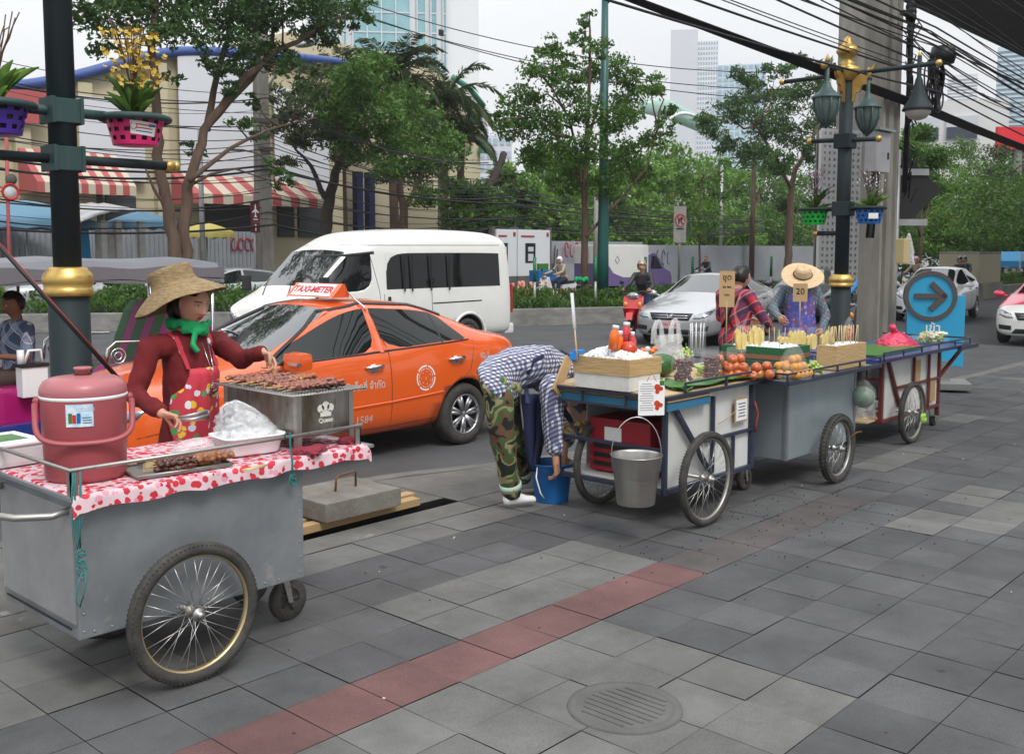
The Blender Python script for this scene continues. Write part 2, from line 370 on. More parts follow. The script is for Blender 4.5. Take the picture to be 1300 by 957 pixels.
tilemat('tile_light',(.118,.118,.114),(.142,.142,.136))
tilemat('tile_red',(.125,.066,.063),(.155,.080,.077))
tilemat('tile_brown',(.088,.078,.078),(.096,.084,.084))
mat('joint',(.03,.029,.027),.95)
TS=.3164
b=MB(); r_=random.Random(3)
def tcol(u,v):
    if v==-1 and u<=6: return 1
    if v in(2,3) and -1<=u<=3: return 1
    if v==4: return 2 if u<=3 else (3 if u<=10 else 0)
    if v>=5 and u<=0 and v<9: return 1
    if (u,v) in ((9,6),(10,6),(10,7),(11,7),(12,6),(12,7),(13,6),(11,6)): return 1 if (u,v)!=(11,6) else 0
    if v==3 and 14<=u<=17: return 1
    if v==-4 and 0: return 1
    if v==2 and 23<=u<=24: return 1
    if u<=-5 and v in(-1,0,1): return 1
    if u>26: return 1 if r_.random()<.12 else 0
    return 0
g_=.002
for v in range(-1,60):
    for u in range(-34,110):
        if v>45 and u>40: continue
        x0=3.45+u*TS; y1=4.45-v*TS
        if x0*.737+y1*.676<-1: continue
        q=[(x0+g_,y1-TS+g_),(x0+TS-g_,y1-TS+g_),(x0+TS-g_,y1-g_),(x0+g_,y1-g_)]
        dz=r_.uniform(-.0015,.0015)
        b.add([(x,y,dz+r_.uniform(-.0012,.0012)) for x,y in q],[(0,1,2,3)],mi=tcol(u,v))
o=b.build('pavement',['tile_dark','tile_light','tile_red','tile_brown']); o['kind']='structure'
b=MB(); b.add([(-30,-30,-.006),(140,-30,-.006),(140,4.77,-.006),(-30,4.77,-.006)],[(0,1,2,3)]); struct(b,'pavement_bed','joint')
HOLE=(3.35,4.93,5.02,5.17)
b=MB()
xs=[-30,-12,-6,-4,-2,0,1.2,2.3,HOLE[0],HOLE[1],5.9,6.9,7.9,8.9,9.9,11,12.2,13.5,15,18,22,30,60,140]
def ky(x):
    for (a,p),(c,q) in zip(KERB,KERB[1:]):
        if a<=x<=c: return p+(q-p)*(x-a)/(c-a)
for a,c in zip(xs,xs[1:]):
    e=.004
    def quad(x0,x1,y0,y1,mi): 
        if y1-y0>.03: b.add([(x0+e,y0,0),(x1-e,y0,0),(x1-e,y1,.0),(x0+e,y1,.0)],[(0,1,2,3)],mi=mi)
    quad(a,c,4.775,min(5.015,ky(a)-.01) ,0)
    hole=(a==HOLE[0])
    ya,yc=ky(a)-.16,ky(c)-.16
    y0=5.02
    if hole: y0=HOLE[3]
    if min(ya,yc)>y0+.05: b.add([(a+e,y0+e,0),(c-e,y0+e,0),(c-e,yc,0),(a+e,ya,0)],[(0,1,2,3)],mi=0)
b.m=0
mat('kerbslab',(.14,.135,.125),.9,var=((.075,.073,.066),.8),vs=2.5,bump=.5,bs=70,var2=((.25,.24,.22),3.,.62)); o=b.build('kerbside_paving','kerbslab'); o['kind']='structure'
b=MB(); V=[];F=[]
for x,y in KERB: V+=[(x,y-.155,-.2),(x,y,-.2),(x,y-.012,-.012),(x,y-.02,.001),(x,y-.155,.001)]
for i in range(len(KERB)-1):
    for k in range(5):
        l=(k+1)%5; F.append((i*5+k,i*5+l,(i+1)*5+l,(i+1)*5+k))
b.add(V,F); mat('kerbstone',(.15,.145,.135),.9,var=((.08,.078,.07),.8),vs=3,bump=.4,bs=50); struct(b,'kerb','kerbstone')
b=MB()
b.add([(-30,4.77,-.008),(140,4.77,-.008),(140,4.4-.1,-.008),(60,4.5,-.008),(HOLE[1],4.9,-.008),(HOLE[1],5.9,-.008),(-30,7.8,-.008)],[(0,1,2,3)])
V=[];
for x0,x1,y0,y1 in ((-30,HOLE[0],4.77,None),(HOLE[0],HOLE[1],4.77,5.02),(HOLE[0],HOLE[1],HOLE[3],None),(HOLE[1],140,4.4,None)):
    seg=[x0]+[k[0] for k in KERB if x0<k[0]<x1]+[x1]
    top=[(x,(ky(x)-.15) if y1 is None else y1,-.007) for x in seg]; bot=[(x,y0,-.007) for x in seg]
    n=len(seg); V.append((bot+top,[(i,i+1,n+i+1,n+i) for i in range(n-1)]))
b=MB()
for v_,f_ in V: b.add(v_,f_)
struct(b,'paving_bed','joint')
b=MB(); h=HOLE; b.box(((h[0]+h[1])/2,(h[2]+h[3])/2,-.19),(h[1]-h[0]+.1,h[3]-h[2]+.1,.02))
for c,d in ((((h[0]+h[1])/2,h[2]-.01,-.1),(h[1]-h[0],.02,.18)),(((h[0]+h[1])/2,h[3]+.01,-.1),(h[1]-h[0],.02,.18)),((h[0]-.01,(h[2]+h[3])/2,-.1),(.02,h[3]-h[2],.18)),((h[1]+.01,(h[2]+h[3])/2,-.1),(.02,h[3]-h[2],.18))): b.box(c,d)
struct(b,'drain_pit','black')
b=MB(); c=G(793,897,.002); b.lathe([(.0,.004),(.17,.004),(.175,.002),(.185,.002),(.19,.006),(.22,.006),(.225,-.01)],c,40); b.m=0
for k in range(9): b.box(c+Vector((-.14+k*.035,0,.0055)),(.012,2*math.sqrt(max(.01,.16**2-(-.14+k*.035)**2))*.95,.004))
b.solo('manhole_cover','concrete_dark','round cast cover set in the light grey paving tiles','manhole cover')
MED=[(-20,37),(2,29.5),(10.84,23.94),(15,20.4),(19.28,17.38),(22.13,15.98),(28.2,15.4),(36,15),(44.8,14.4),(80,13)]
MW=2.2
def medn(i):
    a=Vector(MED[max(0,i-1)]); c=Vector(MED[min(len(MED)-1,i+1)]); d=(c-a).normalized(); return Vector((-d.y,d.x))
near=[Vector(p) for p in MED]; far=[Vector(p)+medn(i)*MW for i,p in enumerate(MED)]
b=MB()
for off,side in ((0,near),(1,far)):
    V=[];F=[]
    for i,p in enumerate(side):
        n=medn(i)*(1 if off==0 else -1)
        for a,z in ((-.03,-.2),(0,.26),(.02,.29),(.16,.29),(.18,.1)):
            q=p+n*a; V.append((q.x,q.y,z))
    for i in range(len(side)-1):
        for k in range(4): F.append((i*5+k,i*5+k+1,(i+1)*5+k+1,(i+1)*5+k))
    b.add(V,F)
struct(b,'median_kerb','concrete_med') if 'concrete_med' in MATS else (mat('concrete_med',(.24,.235,.22),.9,var=((.10,.10,.095),.8),vs=2.2,stretch=(1,1,3),bump=.4,bs=30),struct(b,'median_kerb','concrete_med'))
mat('soil',(.045,.05,.025),1.,var=((.03,.022,.012),.6),vs=6)
b=MB(); V=[];F=[]
for p,q in zip(near,far): V+=[(p.x,p.y,.2),(q.x,q.y,.2)]
for i in range(len(near)-1): F.append((2*i,2*i+2,2*i+3,2*i+1))
b.add(V,F); struct(b,'median_soil','soil')
def medpt(x,f):
    for i in range(len(MED)-1):
        if MED[i][0]<=x<=MED[i+1][0]:
            k=(x-MED[i][0])/(MED[i+1][0]-MED[i][0]); return near[i].lerp(near[i+1],k).lerp(far[i].lerp(far[i+1],k),f)
FARE=[(-40,31),(6,29),(20,28.5),(34,29),(50,36),(70,43),(140,60)]
b=MB(); V=[];F=[]
for x,y in FARE: V+=[(x,y,-.2),(x,y,0),(x,140,0)]
for i in range(len(FARE)-1): F+=[(3*i,3*i+3,3*i+4,3*i+1),(3*i+1,3*i+4,3*i+5,3*i+2)]
b.add(V,F); struct(b,'far_pavement','concrete')
def leafmat(name,a,c,trans=.35):
    m=bpy.data.materials.new(name); m.use_nodes=True; N=m.node_tree; L=N.links; p=N.nodes['Principled BSDF']; p.inputs['Roughness'].default_value=.55; p.inputs['Specular IOR Level'].default_value=.35
    tc=N.nodes.new('ShaderNodeTexCoord'); n=N.nodes.new('ShaderNodeTexNoise'); n.inputs['Scale'].default_value=1.1; n.inputs['Detail'].default_value=4; L.new(tc.outputs['Object'],n.inputs['Vector'])
    n2=N.nodes.new('ShaderNodeTexNoise'); n2.inputs['Scale'].default_value=17; L.new(tc.outputs['Object'],n2.inputs['Vector'])
    ad=N.nodes.new('ShaderNodeMath'); ad.operation='ADD'; L.new(n.outputs['Fac'],ad.inputs[0]); L.new(n2.outputs['Fac'],ad.inputs[1])
    r=N.nodes.new('ShaderNodeValToRGB'); r.color_ramp.elements[0].position=.36; r.color_ramp.elements[1].position=.64; r.color_ramp.elements[0].color=(*a,1); r.color_ramp.elements[1].color=(*c,1)
    hf=N.nodes.new('ShaderNodeMath'); hf.operation='MULTIPLY'; hf.inputs[1].default_value=.5; L.new(ad.outputs[0],hf.inputs[0]); L.new(hf.outputs[0],r.inputs[0]); L.new(r.outputs[0],p.inputs['Base Color'])
    t=N.nodes.new('ShaderNodeBsdfTranslucent'); L.new(r.outputs[0],t.inputs['Color'])
    mxs=N.nodes.new('ShaderNodeMixShader'); mxs.inputs[0].default_value=trans; L.new(p.outputs[0],mxs.inputs[1]); L.new(t.outputs[0],mxs.inputs[2]); L.new(mxs.outputs[0],N.nodes['Material Output'].inputs['Surface'])
    MATS[name]=m
leafmat('leaf_mid',(.03,.075,.012),(.11,.23,.035)); leafmat('leaf_dark',(.024,.058,.016),(.08,.165,.04)); leafmat('leaf_bright',(.06,.15,.02),(.19,.34,.055))
leafmat('leaf_olive',(.035,.05,.018),(.10,.13,.045)); leafmat('leaf_grass',(.03,.075,.012),(.10,.20,.035)); leafmat('palm_leaf',(.02,.045,.018),(.09,.13,.05))
mat('bark',(.13,.085,.06),.95,var=((.06,.04,.03),.8),vs=7,stretch=(1,1,.2),bump=.8,bs=30); mat('bark_dark',(.045,.035,.028),.95,bump=.6,bs=30)
def leaf_mesh(name,C,size,m,ax=None,parent=None,asp=.5,jit=.35,rs=1,droop=.3,world=True):
    """one mesh of len(C) pointed leaves centred on C"""
    g=np.random.default_rng(rs); n=len(C); C=np.asarray(C,float)
    d=g.normal(size=(n,3)) if ax is None else np.asarray(ax)+g.normal(size=(n,3))*jit
    d[:,2]-=droop if ax is None else 0
    d/=np.linalg.norm(d,axis=1)[:,None]
    q=g.normal(size=(n,3)); wv=np.cross(d,q); wv/=np.linalg.norm(wv,axis=1)[:,None]+1e-9
    s=(size*g.uniform(.6,1.3,n))[:,None]
    V=np.empty((n*4,3)); V[0::4]=C-d*s*.5; V[1::4]=C+wv*s*asp*.5; V[2::4]=C+d*s*.5; V[3::4]=C-wv*s*asp*.5
    if parent is not None: 
        I=np.array(FR[parent.name].inverted()); V=V@I[:3,:3].T+I[:3,3]
    loc=None
    if parent is None: loc=np.array([V[:,0].mean(),V[:,1].mean(),V[:,2].min()]); V=V-loc
    me=bpy.data.meshes.new(name); me.vertices.add(n*4); me.vertices.foreach_set('co',V.ravel())
    me.loops.add(n*4); me.loops.foreach_set('vertex_index',np.arange(n*4)); me.polygons.add(n); me.polygons.foreach_set('loop_start',np.arange(n)*4); me.polygons.foreach_set('loop_total',np.full(n,4))
    me.materials.append(MATS[m]); me.update(); me.validate()
    o=bpy.data.objects.new(name,me); COL.objects.link(o)
    if loc is not None: o.location=loc
    if parent is not None: o.parent=parent
    return o
g=np.random.default_rng(5); C=[];A=[]
for k in range(26000):
    x=g.uniform(3,34) if k%5 else g.uniform(34,60); f=g.uniform(.07,.9); p=medpt(x,f); h=.18+.2*noise.noise(Vector((x*.8,p.y*.8,1)))+.12
    if 6<x<19: h+=.08
    if f>.45: h+=.22
    C.append((p.x,p.y,.2+h*g.uniform(.1,1.)**.6)); A.append((0,0,1.1))
o=leaf_mesh('planting',C,.19,'leaf_grass',A,asp=.24,jit=.7,rs=3); tag(o,kind='stuff',label='green grass and low shrubs planted along the median',cat='planting')
C=[]
for a_,c_,f0,f1,h in ((4,14.2,.45,.95,.75),(14.2,17,.5,.95,.45),(22.2,27,.35,.95,.55),(28.5,60,.4,.9,.5)):
    for k in range(int(900*(c_-a_)**.9)):
        x=g.uniform(a_,c_); f=g.uniform(f0,f1); p=medpt(x,f); q=noise.noise(Vector((x*1.3,p.y*1.3,0)))
        C.append((p.x,p.y,.25+h*(.75+.5*q)*g.uniform(.1,1)**.5))
o=leaf_mesh('hedge',C,.12,'leaf_mid',None,asp=.6,rs=9); tag(o,kind='stuff',label='low leafy green hedge growing along the middle of the median',cat='hedge')
def paint(name,c,rough=.28,metal=0.,coat=.8): return mat(name,c,rough,metal,coat=coat,spec=.5,var=([a*.86 for a in c],.5),vs=3)
paint('paint_orange',(.80,.115,.012)); paint('paint_white',(.72,.72,.69),.35,coat=.5); paint('paint_silver',(.50,.51,.53),.28,.65); paint('paint_silver_dull',(.42,.44,.46),.35,.5)
paint('paint_pink',(.72,.05,.12)); paint('paint_purple',(.13,.085,.23),.4,coat=.3); paint('paint_pearl',(.74,.75,.76),.25); paint('paint_dark',(.03,.033,.04),.25)
mat('lens',(.55,.58,.6),.05,spec=1.,metal=.7,var=((.08,.08,.09),.9),vs=9); mat('lens_red',(.35,.008,.008),.12,coat=1.); mat('lens_orange',(.7,.22,.02),.15,coat=1.)
mat('underbody',(.012,.012,.012),.9); mat('plate_white',(.7,.7,.7),.4); mat('plate_pink',(.62,.35,.40),.4); mat('plate_yellow',(.75,.5,.03),.4); mat('trimblack',(.02,.02,.022),.4)
def body_mesh(st,rows,paintm,W,arches,glass,level=2,crease=.0,two=None,bevel_nose=False):
    """st: stations, rows(st)->list of half-section points (underbody centre .. roof centre). glass: list of (i0,i1,j0,j1) face ranges.
    returns body object with slots [paint, glass, dark]"""
    secs=[rows(s) for s in st]; n=len(secs); m=len(secs[0])
    bm=bmesh.new(); VV={}
    for i,sec in enumerate(secs):
        for j,(x,y,z) in enumerate(sec):
            if j in(0,m-1): v=bm.verts.new((x,0,z)); VV[i,j,1]=v; VV[i,j,-1]=v
            else:
                for sd in(1,-1): VV[i,j,sd]=bm.verts.new((x,y*sd,z))
    GL=[[] for _ in glass]*1; GLF={}
    for sd in(1,-1):
        for i in range(n-1):
            for j in range(m-1):
                q=[VV[i,j,sd],VV[i+1,j,sd],VV[i+1,j+1,sd],VV[i,j+1,sd]]
                if sd==1: q=q[::-1]
                f=bm.faces.new(q)
                for k,(i0,i1,j0,j1) in enumerate(glass):
                    if i0<=i<i1 and j0<=j<j1: GLF.setdefault((k,sd if j1<m-1 else 0),[]).append(f)
    for i in(0,n-1):
        q=[VV[i,j,1] for j in range(m)]+[VV[i,j,-1] for j in range(m-2,0,-1)]
        bm.faces.new(q if i==0 else q[::-1])
    bmesh.ops.recalc_face_normals(bm,faces=bm.faces[:])
    cl=bm.edges.layers.float.new('crease_edge'); cv=bm.verts.layers.float.new('crease_vert')
    for key,fs in GLF.items():
        r=bmesh.ops.inset_region(bm,faces=fs,thickness=.032,depth=0,use_boundary=True,use_even_offset=True)
        for f in fs: f.material_index=1
        fs_=set(fs)
        for f in fs:
            for e in f.edges:
                if sum(1 for l in e.link_faces if l in fs_)==1: e[cl]=1.
        for v in {v for f in fs for v in f.verts}:
            be=[e for e in v.link_edges if e[cl]>.9]
            if len(be)==2:
                a,c=[(e.other_vert(v).co-v.co).normalized() for e in be]
                if a.dot(c)>-.80: v[cv]=1.
    if two:   # second paint: faces above/below a row
        for f in bm.faces:
            c=f.calc_center_median()
            if f.material_index==0 and two(c): f.material_index=3
    me=bpy.data.meshes.new('body'); bm.to_mesh(me); bm.free()
    for a in(paintm,'glass_car','underbody')+((two_m,) if two else ()): me.materials.append(MATS[a])
    o=bpy.data.objects.new('body',me); COL.objects.link(o)
    md=o.modifiers.new('s','SUBSURF'); md.levels=level; md.render_levels=level; bake(o)
    for p in o.data.polygons: p.use_smooth=True
    if arches:
        c=MB()
        for ax_,r,zc in arches:
            for sd in(1,-1): c.cyl((ax_,sd*(W-.30),zc),(ax_,sd*(W+.2),zc),r,28,mi=2,smooth=True)
        co=c.build('cutter',[paintm,'glass_car','underbody'],fix=True)
        md=o.modifiers.new('b','BOOLEAN'); md.operation='DIFFERENCE'; md.object=co; md.solver='EXACT'; md.material_mode='INDEX'; bake(o)
        bpy.data.objects.remove(co)
    return o
two_m='paint_white'
def split_mat(o,idx,names,mname,parent,label=None):
    """take the faces of material idx out of o, one child object per connected piece"""
    bm=bmesh.new(); bm.from_mesh(o.data); fs=[f for f in bm.faces if f.material_index==idx]; left=set(fs); out=[]
    while left:
        st=[left.pop()]; comp=[]
        while st:
            f=st.pop(); comp.append(f)
            for e in f.edges:
                for g in e.link_faces:
                    if g in left: left.discard(g); st.append(g)
        vi={}; V=[];F=[]
        for f in comp:
            t=[]
            for v in f.verts:
                if v not in vi: vi[v]=len(V); V.append(v.co.copy())
                t.append(vi[v])
            F.append(t)
        c=sum((v for v in V),Vector())/len(V); b=MB(); b.add(V,F,True)
        nm=names(c) if callable(names) else names
        q=b.build(nm,'glass_screen' if nm=='windscreen' else mname,parent); out.append((q,c))
    bmesh.ops.delete(bm,geom=fs,context='FACES'); bm.to_mesh(o.data); bm.free(); return out
def bvh_of(o): return BVHTree.FromPolygons([v.co.copy() for v in o.data.vertices],[tuple(p.vertices) for p in o.data.polygons])
def wheel(parent,x,y,z,r,w=.2,side=1,spokes=5,rim='alloy',fine=True,world=False,tyre='rubber'):
    """car wheel child of parent; side=+1 when its outer face looks along +y"""
    t=MB(); rr=r*.66
    n=36 if fine else 20
    t.lathe([(rr,-w/2),(r*.86,-w/2),(r*.97,-w*.42),(r,-w*.25),(r,w*.25),(r*.97,w*.42),(r*.86,w/2),(rr,w/2),(rr*.98,w*.3)],(0,0,0),n,(0,side,0),cap=False)
    t.xf(Matrix.Translation((x,y,z)))
    ty=t.build('wheel',tyre,parent)
    d=MB(); q=Vector((0,side,0))
    d.lathe([(rr*1.0,-w*.1),(rr*1.0,w*.48),(rr*.93,w*.5),(rr*.9,w*.38),(rr*.88,-w*.1)],(0,0,0),n,q,cap=False)
    if spokes:
        for k in range(spokes):
            a=2*PI*k/spokes+.3
            for da in((-.13,.13) if fine else (0,)):
                e=Vector((math.cos(a+da)*rr*.9,0,math.sin(a+da)*rr*.9))+q*w*.40; c0=Vector((math.cos(a)*rr*.16,0,math.sin(a)*rr*.16))+q*w*.34
                d.tube([c0,e],[r*.075,r*.06] if fine else [r*.12,r*.1],6,flat=.9)
        d.lathe([(0,w*.42),(rr*.2,w*.4),(rr*.26,w*.3),(rr*.26,w*.1)],(0,0,0),14,q,cap=False)
    else: d.lathe([(0,w*.42),(rr*.3,w*.42),(rr*.45,w*.3),(rr*.8,w*.36),(rr*.95,w*.3)],(0,0,0),n,q,cap=False)
    d.lathe([(0,w*.0),(rr*.9,w*.0)],(0,0,0),16,q,cap=False,mi=1)
    d.xf(Matrix.Translation((x,y,z)))
    ri=d.build('rim',[rim,'underbody'],ty); return ty
def seam(bvh,pts,y0,parent,name='panel_seam',m='trimblack',r=.004,n=10,rough=True):
    """thin dark line laid on the car's flank: pts=(x,z) as seen from the side y0 sign"""
    P=[]
    for (a,b_),(c,d) in zip(pts,pts[1:]):
        k=max(2,int(math.hypot(c-a,d-b_)/.06))
        for i in range(k): f=i/k; P.append((a+(c-a)*f,b_+(d-b_)*f))
    P.append(pts[-1]); W=[]
    sg=1 if y0>0 else -1
    for x,z in P:
        h=bvh.ray_cast(Vector((x,sg*2.,z)),Vector((0,-sg,0)))
        if h[0]: W.append(h[0]+Vector((0,sg*(.0005-r*.35),0)))
    if len(W)>1: b=MB(); b.tube(W,r,5); return b
def side_y(bvh,x,z,sg):
    h=bvh.ray_cast(Vector((x,sg*2.,z)),Vector((0,-sg,0))); return h[0].y if h[0] else sg*.8
def front_x(bvh,y,z,sg=1):
    h=bvh.ray_cast(Vector((sg*5.,y,z)),Vector((-sg,0,0))); return h[0].x if h[0] else sg*2
def patch(bvh,poly,axis,sg,thick=.012,lift=.002):
    """poly of (a,z) pushed on the body along axis x or y from side sg and given thickness: lamps, grilles, plates"""
    b=MB(); n=len(poly)
    cx=sum(p[0] for p in poly)/n; cz=sum(p[1] for p in poly)/n
    rings=[]
    P=[]
    for i in range(n):
        a=poly[i]; c=poly[(i+1)%n]
        for k in range(3): P.append((a[0]+(c[0]-a[0])*k/3,a[1]+(c[1]-a[1])*k/3))
    def hit(a,z,o):
        if axis=='y':
            h=bvh.ray_cast(Vector((a,sg*3.,z)),Vector((0,-sg,0))); p=h[0] or Vector((a,sg*.8,z)); return p+Vector((0,sg*o,0))
        h=bvh.ray_cast(Vector((sg*6.,a,z)),Vector((-sg,0,0))); p=h[0] or Vector((sg*2,a,z)); return p+Vector((sg*o,0,0))
    for f,o in((1,-.01),(1,thick*.6),(.93,thick+lift),(.5,thick+lift),(.02,thick+lift)):
        rings.append([hit(cx+(p[0]-cx)*f,cz+(p[1]-cz)*f,o) for p in P])
    b.sheet(rings,close_u=True); return b
def sedan(name,label,cat,loc,rz,paintm,st,W,axles,r,plate=None,group=None,face='corolla',level=2,fine=True,two=None,sc_=1.,zb0=.2,near_only=None,grille=None):
    t=thing(name,label,cat,loc,rz,group,sc_)
    def rows(s):
        x,y,zb,xu,yu,zu,zc=s[:7]; lo=s[7] if len(s)>7 else zb0; k=s[8] if len(s)>8 else .97
        zl=lo+.12
        return [(x,0,lo),(x,y*.7,lo),(x,y*k,lo+.05),(x,y,zl+(zb-zl)*.35),(x,y*.995,zl+(zb-zl)*.72),(x+(xu-x)*.04,y*.955,zb),(xu,yu,zu),(xu,yu*.6,zu+(zc-zu)*.75),(xu,0,zc)]
    A,B=axles
    g=[i for i in range(len(st)) if len(st[i])>9 and st[i][9]]
    ic=[i for i,s in enumerate(st) if s[-1]=='A'][0]; ir=[i for i,s in enumerate(st) if s[-1]=='C'][0]
    S_=[s[:-1] if isinstance(s[-1],str) else s for s in st]
    ib=[i for i,s in enumerate(st) if s[-1]=='B'][0]
    glass=[(ic,ib,5,6),(ib,ir,5,6),(ic,ic+1,6,8),(ir,ir+1,6,8)]
    o=body_mesh(S_,rows,paintm,W,[(A,r+.055,r),(B,r+.055,r)],glass,level,two=two)
    o.parent=t; bv=bvh_of(o)
    def nm(c): return 'windscreen' if c.x>S_[ic][3]-.9 and abs(c.y)<.3 else ('rear_window' if abs(c.y)<.3 else 'side_window')
    split_mat(o,1,nm,'glass_car',t)
    for x in(A,B):
        for sg in(1,-1): wheel(t,x,sg*(W-.12),r,r,.2,sg,fine=fine,spokes=7 if face=='corolla' else 5)
    return t,o,bv
ZR=-.15
ST_TAXI=[(2.27,.52,.62,2.23,.44,.70,.71,.26),(2.19,.72,.71,2.13,.57,.77,.79,.20),(1.95,.82,.80,1.9,.65,.85,.89,.18),(1.35,.87,.89,1.35,.69,.94,.98,.2),(1.02,.875,.92,1.08,.67,.985,1.03),
 (.86,.88,.94,.92,.66,1.01,1.05,'A'),(.30,.88,.955,.12,.555,1.375,1.425),(-.20,.88,.98,-.22,.575,1.41,1.47,'B'),(-1.0,.88,1.01,-.84,.56,1.37,1.435),(-1.36,.875,1.03,-1.12,.545,1.31,1.385,'C'),(-1.72,.85,1.035,-1.72,.60,1.09,1.115),(-2.02,.80,1.01,-2.06,.60,1.05,1.07),(-2.2,.68,.93,-2.22,.52,.97,.98,.24),(-2.26,.55,.75,-2.25,.45,.80,.81,.3)]
tx,tb,bv=sedan('taxi','orange taxi with white lettering on its doors and a roof sign, waiting at the kerb','taxi',(5.75,7.9,ZR),PI,'paint_orange',ST_TAXI,.88,(1.34,-1.26),.305)
sg=1
b=MB()
for pts in ([(.98,.93),(.98,.6),(.86,.33),(-.3,.30),(-.30,.97)],[(-.30,.97),(-.24,1.38)],[(-.30,.30),(-.95,.32),(-1.02,.5),(-1.33,.75),(-1.42,1.02)],[(2.1,.5),(1.75,.56)],[(1.0,.93),(1.9,.76)]):
    for s_ in(1,-1):
        q=seam(bv,pts,s_,tx)
        if q: b.add(q.v,q.f)
b.build('panel_seams','trimblack',tx)
b=MB()
for pts in ([(.9,.985),(.2,1.36),(-.23,1.415)],[(-.23,1.415),(-.86,1.38),(-1.2,1.27)]):
    q=seam(bv,pts,1,tx,r=.022); b.add(q.v,q.f)
    q=seam(bv,pts,-1,tx,r=.022); b.add(q.v,q.f)
b.build('rain_visor','trimblack',tx)
b=MB(); q=seam(bv,[(.85,.955),(.0,.985),(-1.36,1.035)],1,tx,r=.010); b.add(q.v,q.f); b.build('window_seal','trimblack',tx)
b=MB(); q=seam(bv,[(.95,.50),(-.28,.53),(-.32,.53),(-.95,.56)],1,tx,r=.016); b.add(q.v,q.f); b.build('side_moulding','paint_orange',tx)
b=MB(); q=seam(bv,[(-.985,1.02),(-1.02,1.33)],1,tx,r=.012); b.add(q.v,q.f); b.build('quarter_pillar','trimblack',tx)
b=MB(); q=seam(bv,[(-.235,.98),(-.235,1.40)],1,tx,r=.035); b.add(q.v,q.f); b.build('door_pillar','paint_orange',tx)
for x in(-.10,-1.13):
    y=side_y(bv,x,.86,1); b=MB(); b.tube([(x-.10,y+.004,.87),(x-.08,y+.035,.872),(x+.06,y+.035,.868),(x+.10,y+.006,.866)],[.014,.02,.02,.014],8); b.ball((x,y+.0,.85),(.06,.012,.045),12); b.build('door_handle','chrome',tx)
b=MB(); b.box((.82,1.0,1.0),(.15,.24,.155),bev=.06); mo=b.build('door_mirror','paint_orange',tx); smooth_edges(mo,60)
b=MB(); b.box((.885,1.045,.985),(.05,.14,.03),bev=.008); b.build('turn_lamp','lens',mo)
b=MB(); b.ball((.80,-1.0,1.0),(.085,.13,.085),14); b.build('door_mirror','paint_orange',tx)
b=MB(); b.prism([(.95,.965),(.66,.985),(.80,1.06)],.855,.895,'y'); b.tube([(.80,.93,.96),(.80,.84,.95)],.035,8); b.build('mirror_arm','trimblack',tx)
def flank(txt,size,x,z,thai=False,bold=.0,sx=1.,m='white',slant=0): 
    return write('door_lettering',txt,size,m,basis((x,1.2,z),(-1,0,0),(0,0,1)),tx,thai,bold,sx,bvh=bv,dr=(0,-1,0))
flank('สหกรณ์แท็กซี่ จำกัด',.135,.12,.705,True,.002,.92)
flank('1584',.10,.02,.40,False,.001); flank('02-9',.075,-1.55,.865,False,.001)
def ring(name,r0,r1,c,m,parent,bvh,n=40,gap=None):
    V=[];F=[]
    for i in range(n):
        a=2*PI*i/n
        for r in(r0,r1):
            p=Vector((c[0]-math.cos(a)*r,1.3,c[1]+math.sin(a)*r)); h=bvh.ray_cast(p,Vector((0,-1,0))); V.append((h[0] or p)+Vector((0,.003,0)))
    for i in range(n):
        if gap and i%gap==0: continue
        j=(i+1)%n; F.append((2*i,2*i+1,2*j+1,2*j))
    b=MB(); b.add(V,F); return b.build(name,m,parent)
ring('door_emblem',.105,.12,(-.72,.715),'white',tx,bv,40,8); ring('door_emblem',.085,.09,(-.72,.715),'white',tx,bv,40,5)
write('door_emblem','ส',.07,'white',basis((-.72,1.2,.71),(-1,0,0),(0,0,1)),tx,True,.0,1,bvh=bv,dr=(0,-1,0))
for k in range(7):
    a=2*PI*k/7; write('door_emblem','•',.05,'white',basis((-.72+.06*math.cos(a),1.2,.715+.06*math.sin(a)),(-1,0,0),(0,0,1)),tx,False,0,1,bvh=bv,dr=(0,-1,0))
for s_ in(1,-1):
    patch(bv,[(s_*.46,.61),(s_*.48,.68),(s_*.66,.70),(s_*.76,.715),(s_*.74,.64),(s_*.6,.58)],'x',1,.012).build('headlight','lens',tx)
    patch(bv,[(s_*.45,.78),(s_*.47,.92),(s_*.70,.92),(s_*.72,.78)],'x',-1,.012).build('tail_lamp','lens_red',tx)
patch(bv,[(-.38,.60),(-.3,.53),(.3,.53),(.38,.60),(.3,.64),(-.3,.64)],'x',1,.01).build('grille','trimblack',tx)
patch(bv,[(-.45,.30),(-.5,.42),(.5,.42),(.45,.30)],'x',1,.01).build('air_intake','trimblack',tx)
t=MB(); t.prism([(-.115,0),(-.06,.125),(-.035,.125),(.09,0)],-.36,.36,'y'); t.xf(Matrix.Translation((-.12,0,1.475)))
rs=t.build('roof_sign','paint_orange',tx)
Mx_=basis((-.12+.028,0,1.475+.063),(0,1,0),(-.125,0,.125))
b=MB(); b.box((0,0,.002),(.60,.15,.006)); b.xf(Mx_); b.build('sign_panel','white',rs)
mat('sign_red',(.6,.03,.05),.5)
b=MB(); 
V,F=text_geo('TAXI-METER',.108,bold=.003,extr=.001); Mt=basis((-.12+.034,0,1.475+.068),(0,1,0),(-.125,0,.125)); b.add([Mt@v for v in V],F); b.build('sign_lettering','sign_red',rs)
b=MB(); b.tube([(-.2,.36,1.53),(-.2,.50,1.45),(-.205,.60,1.40),(-.21,.62,1.36)],.008,6); b.build('sign_strap','chrome',tx)
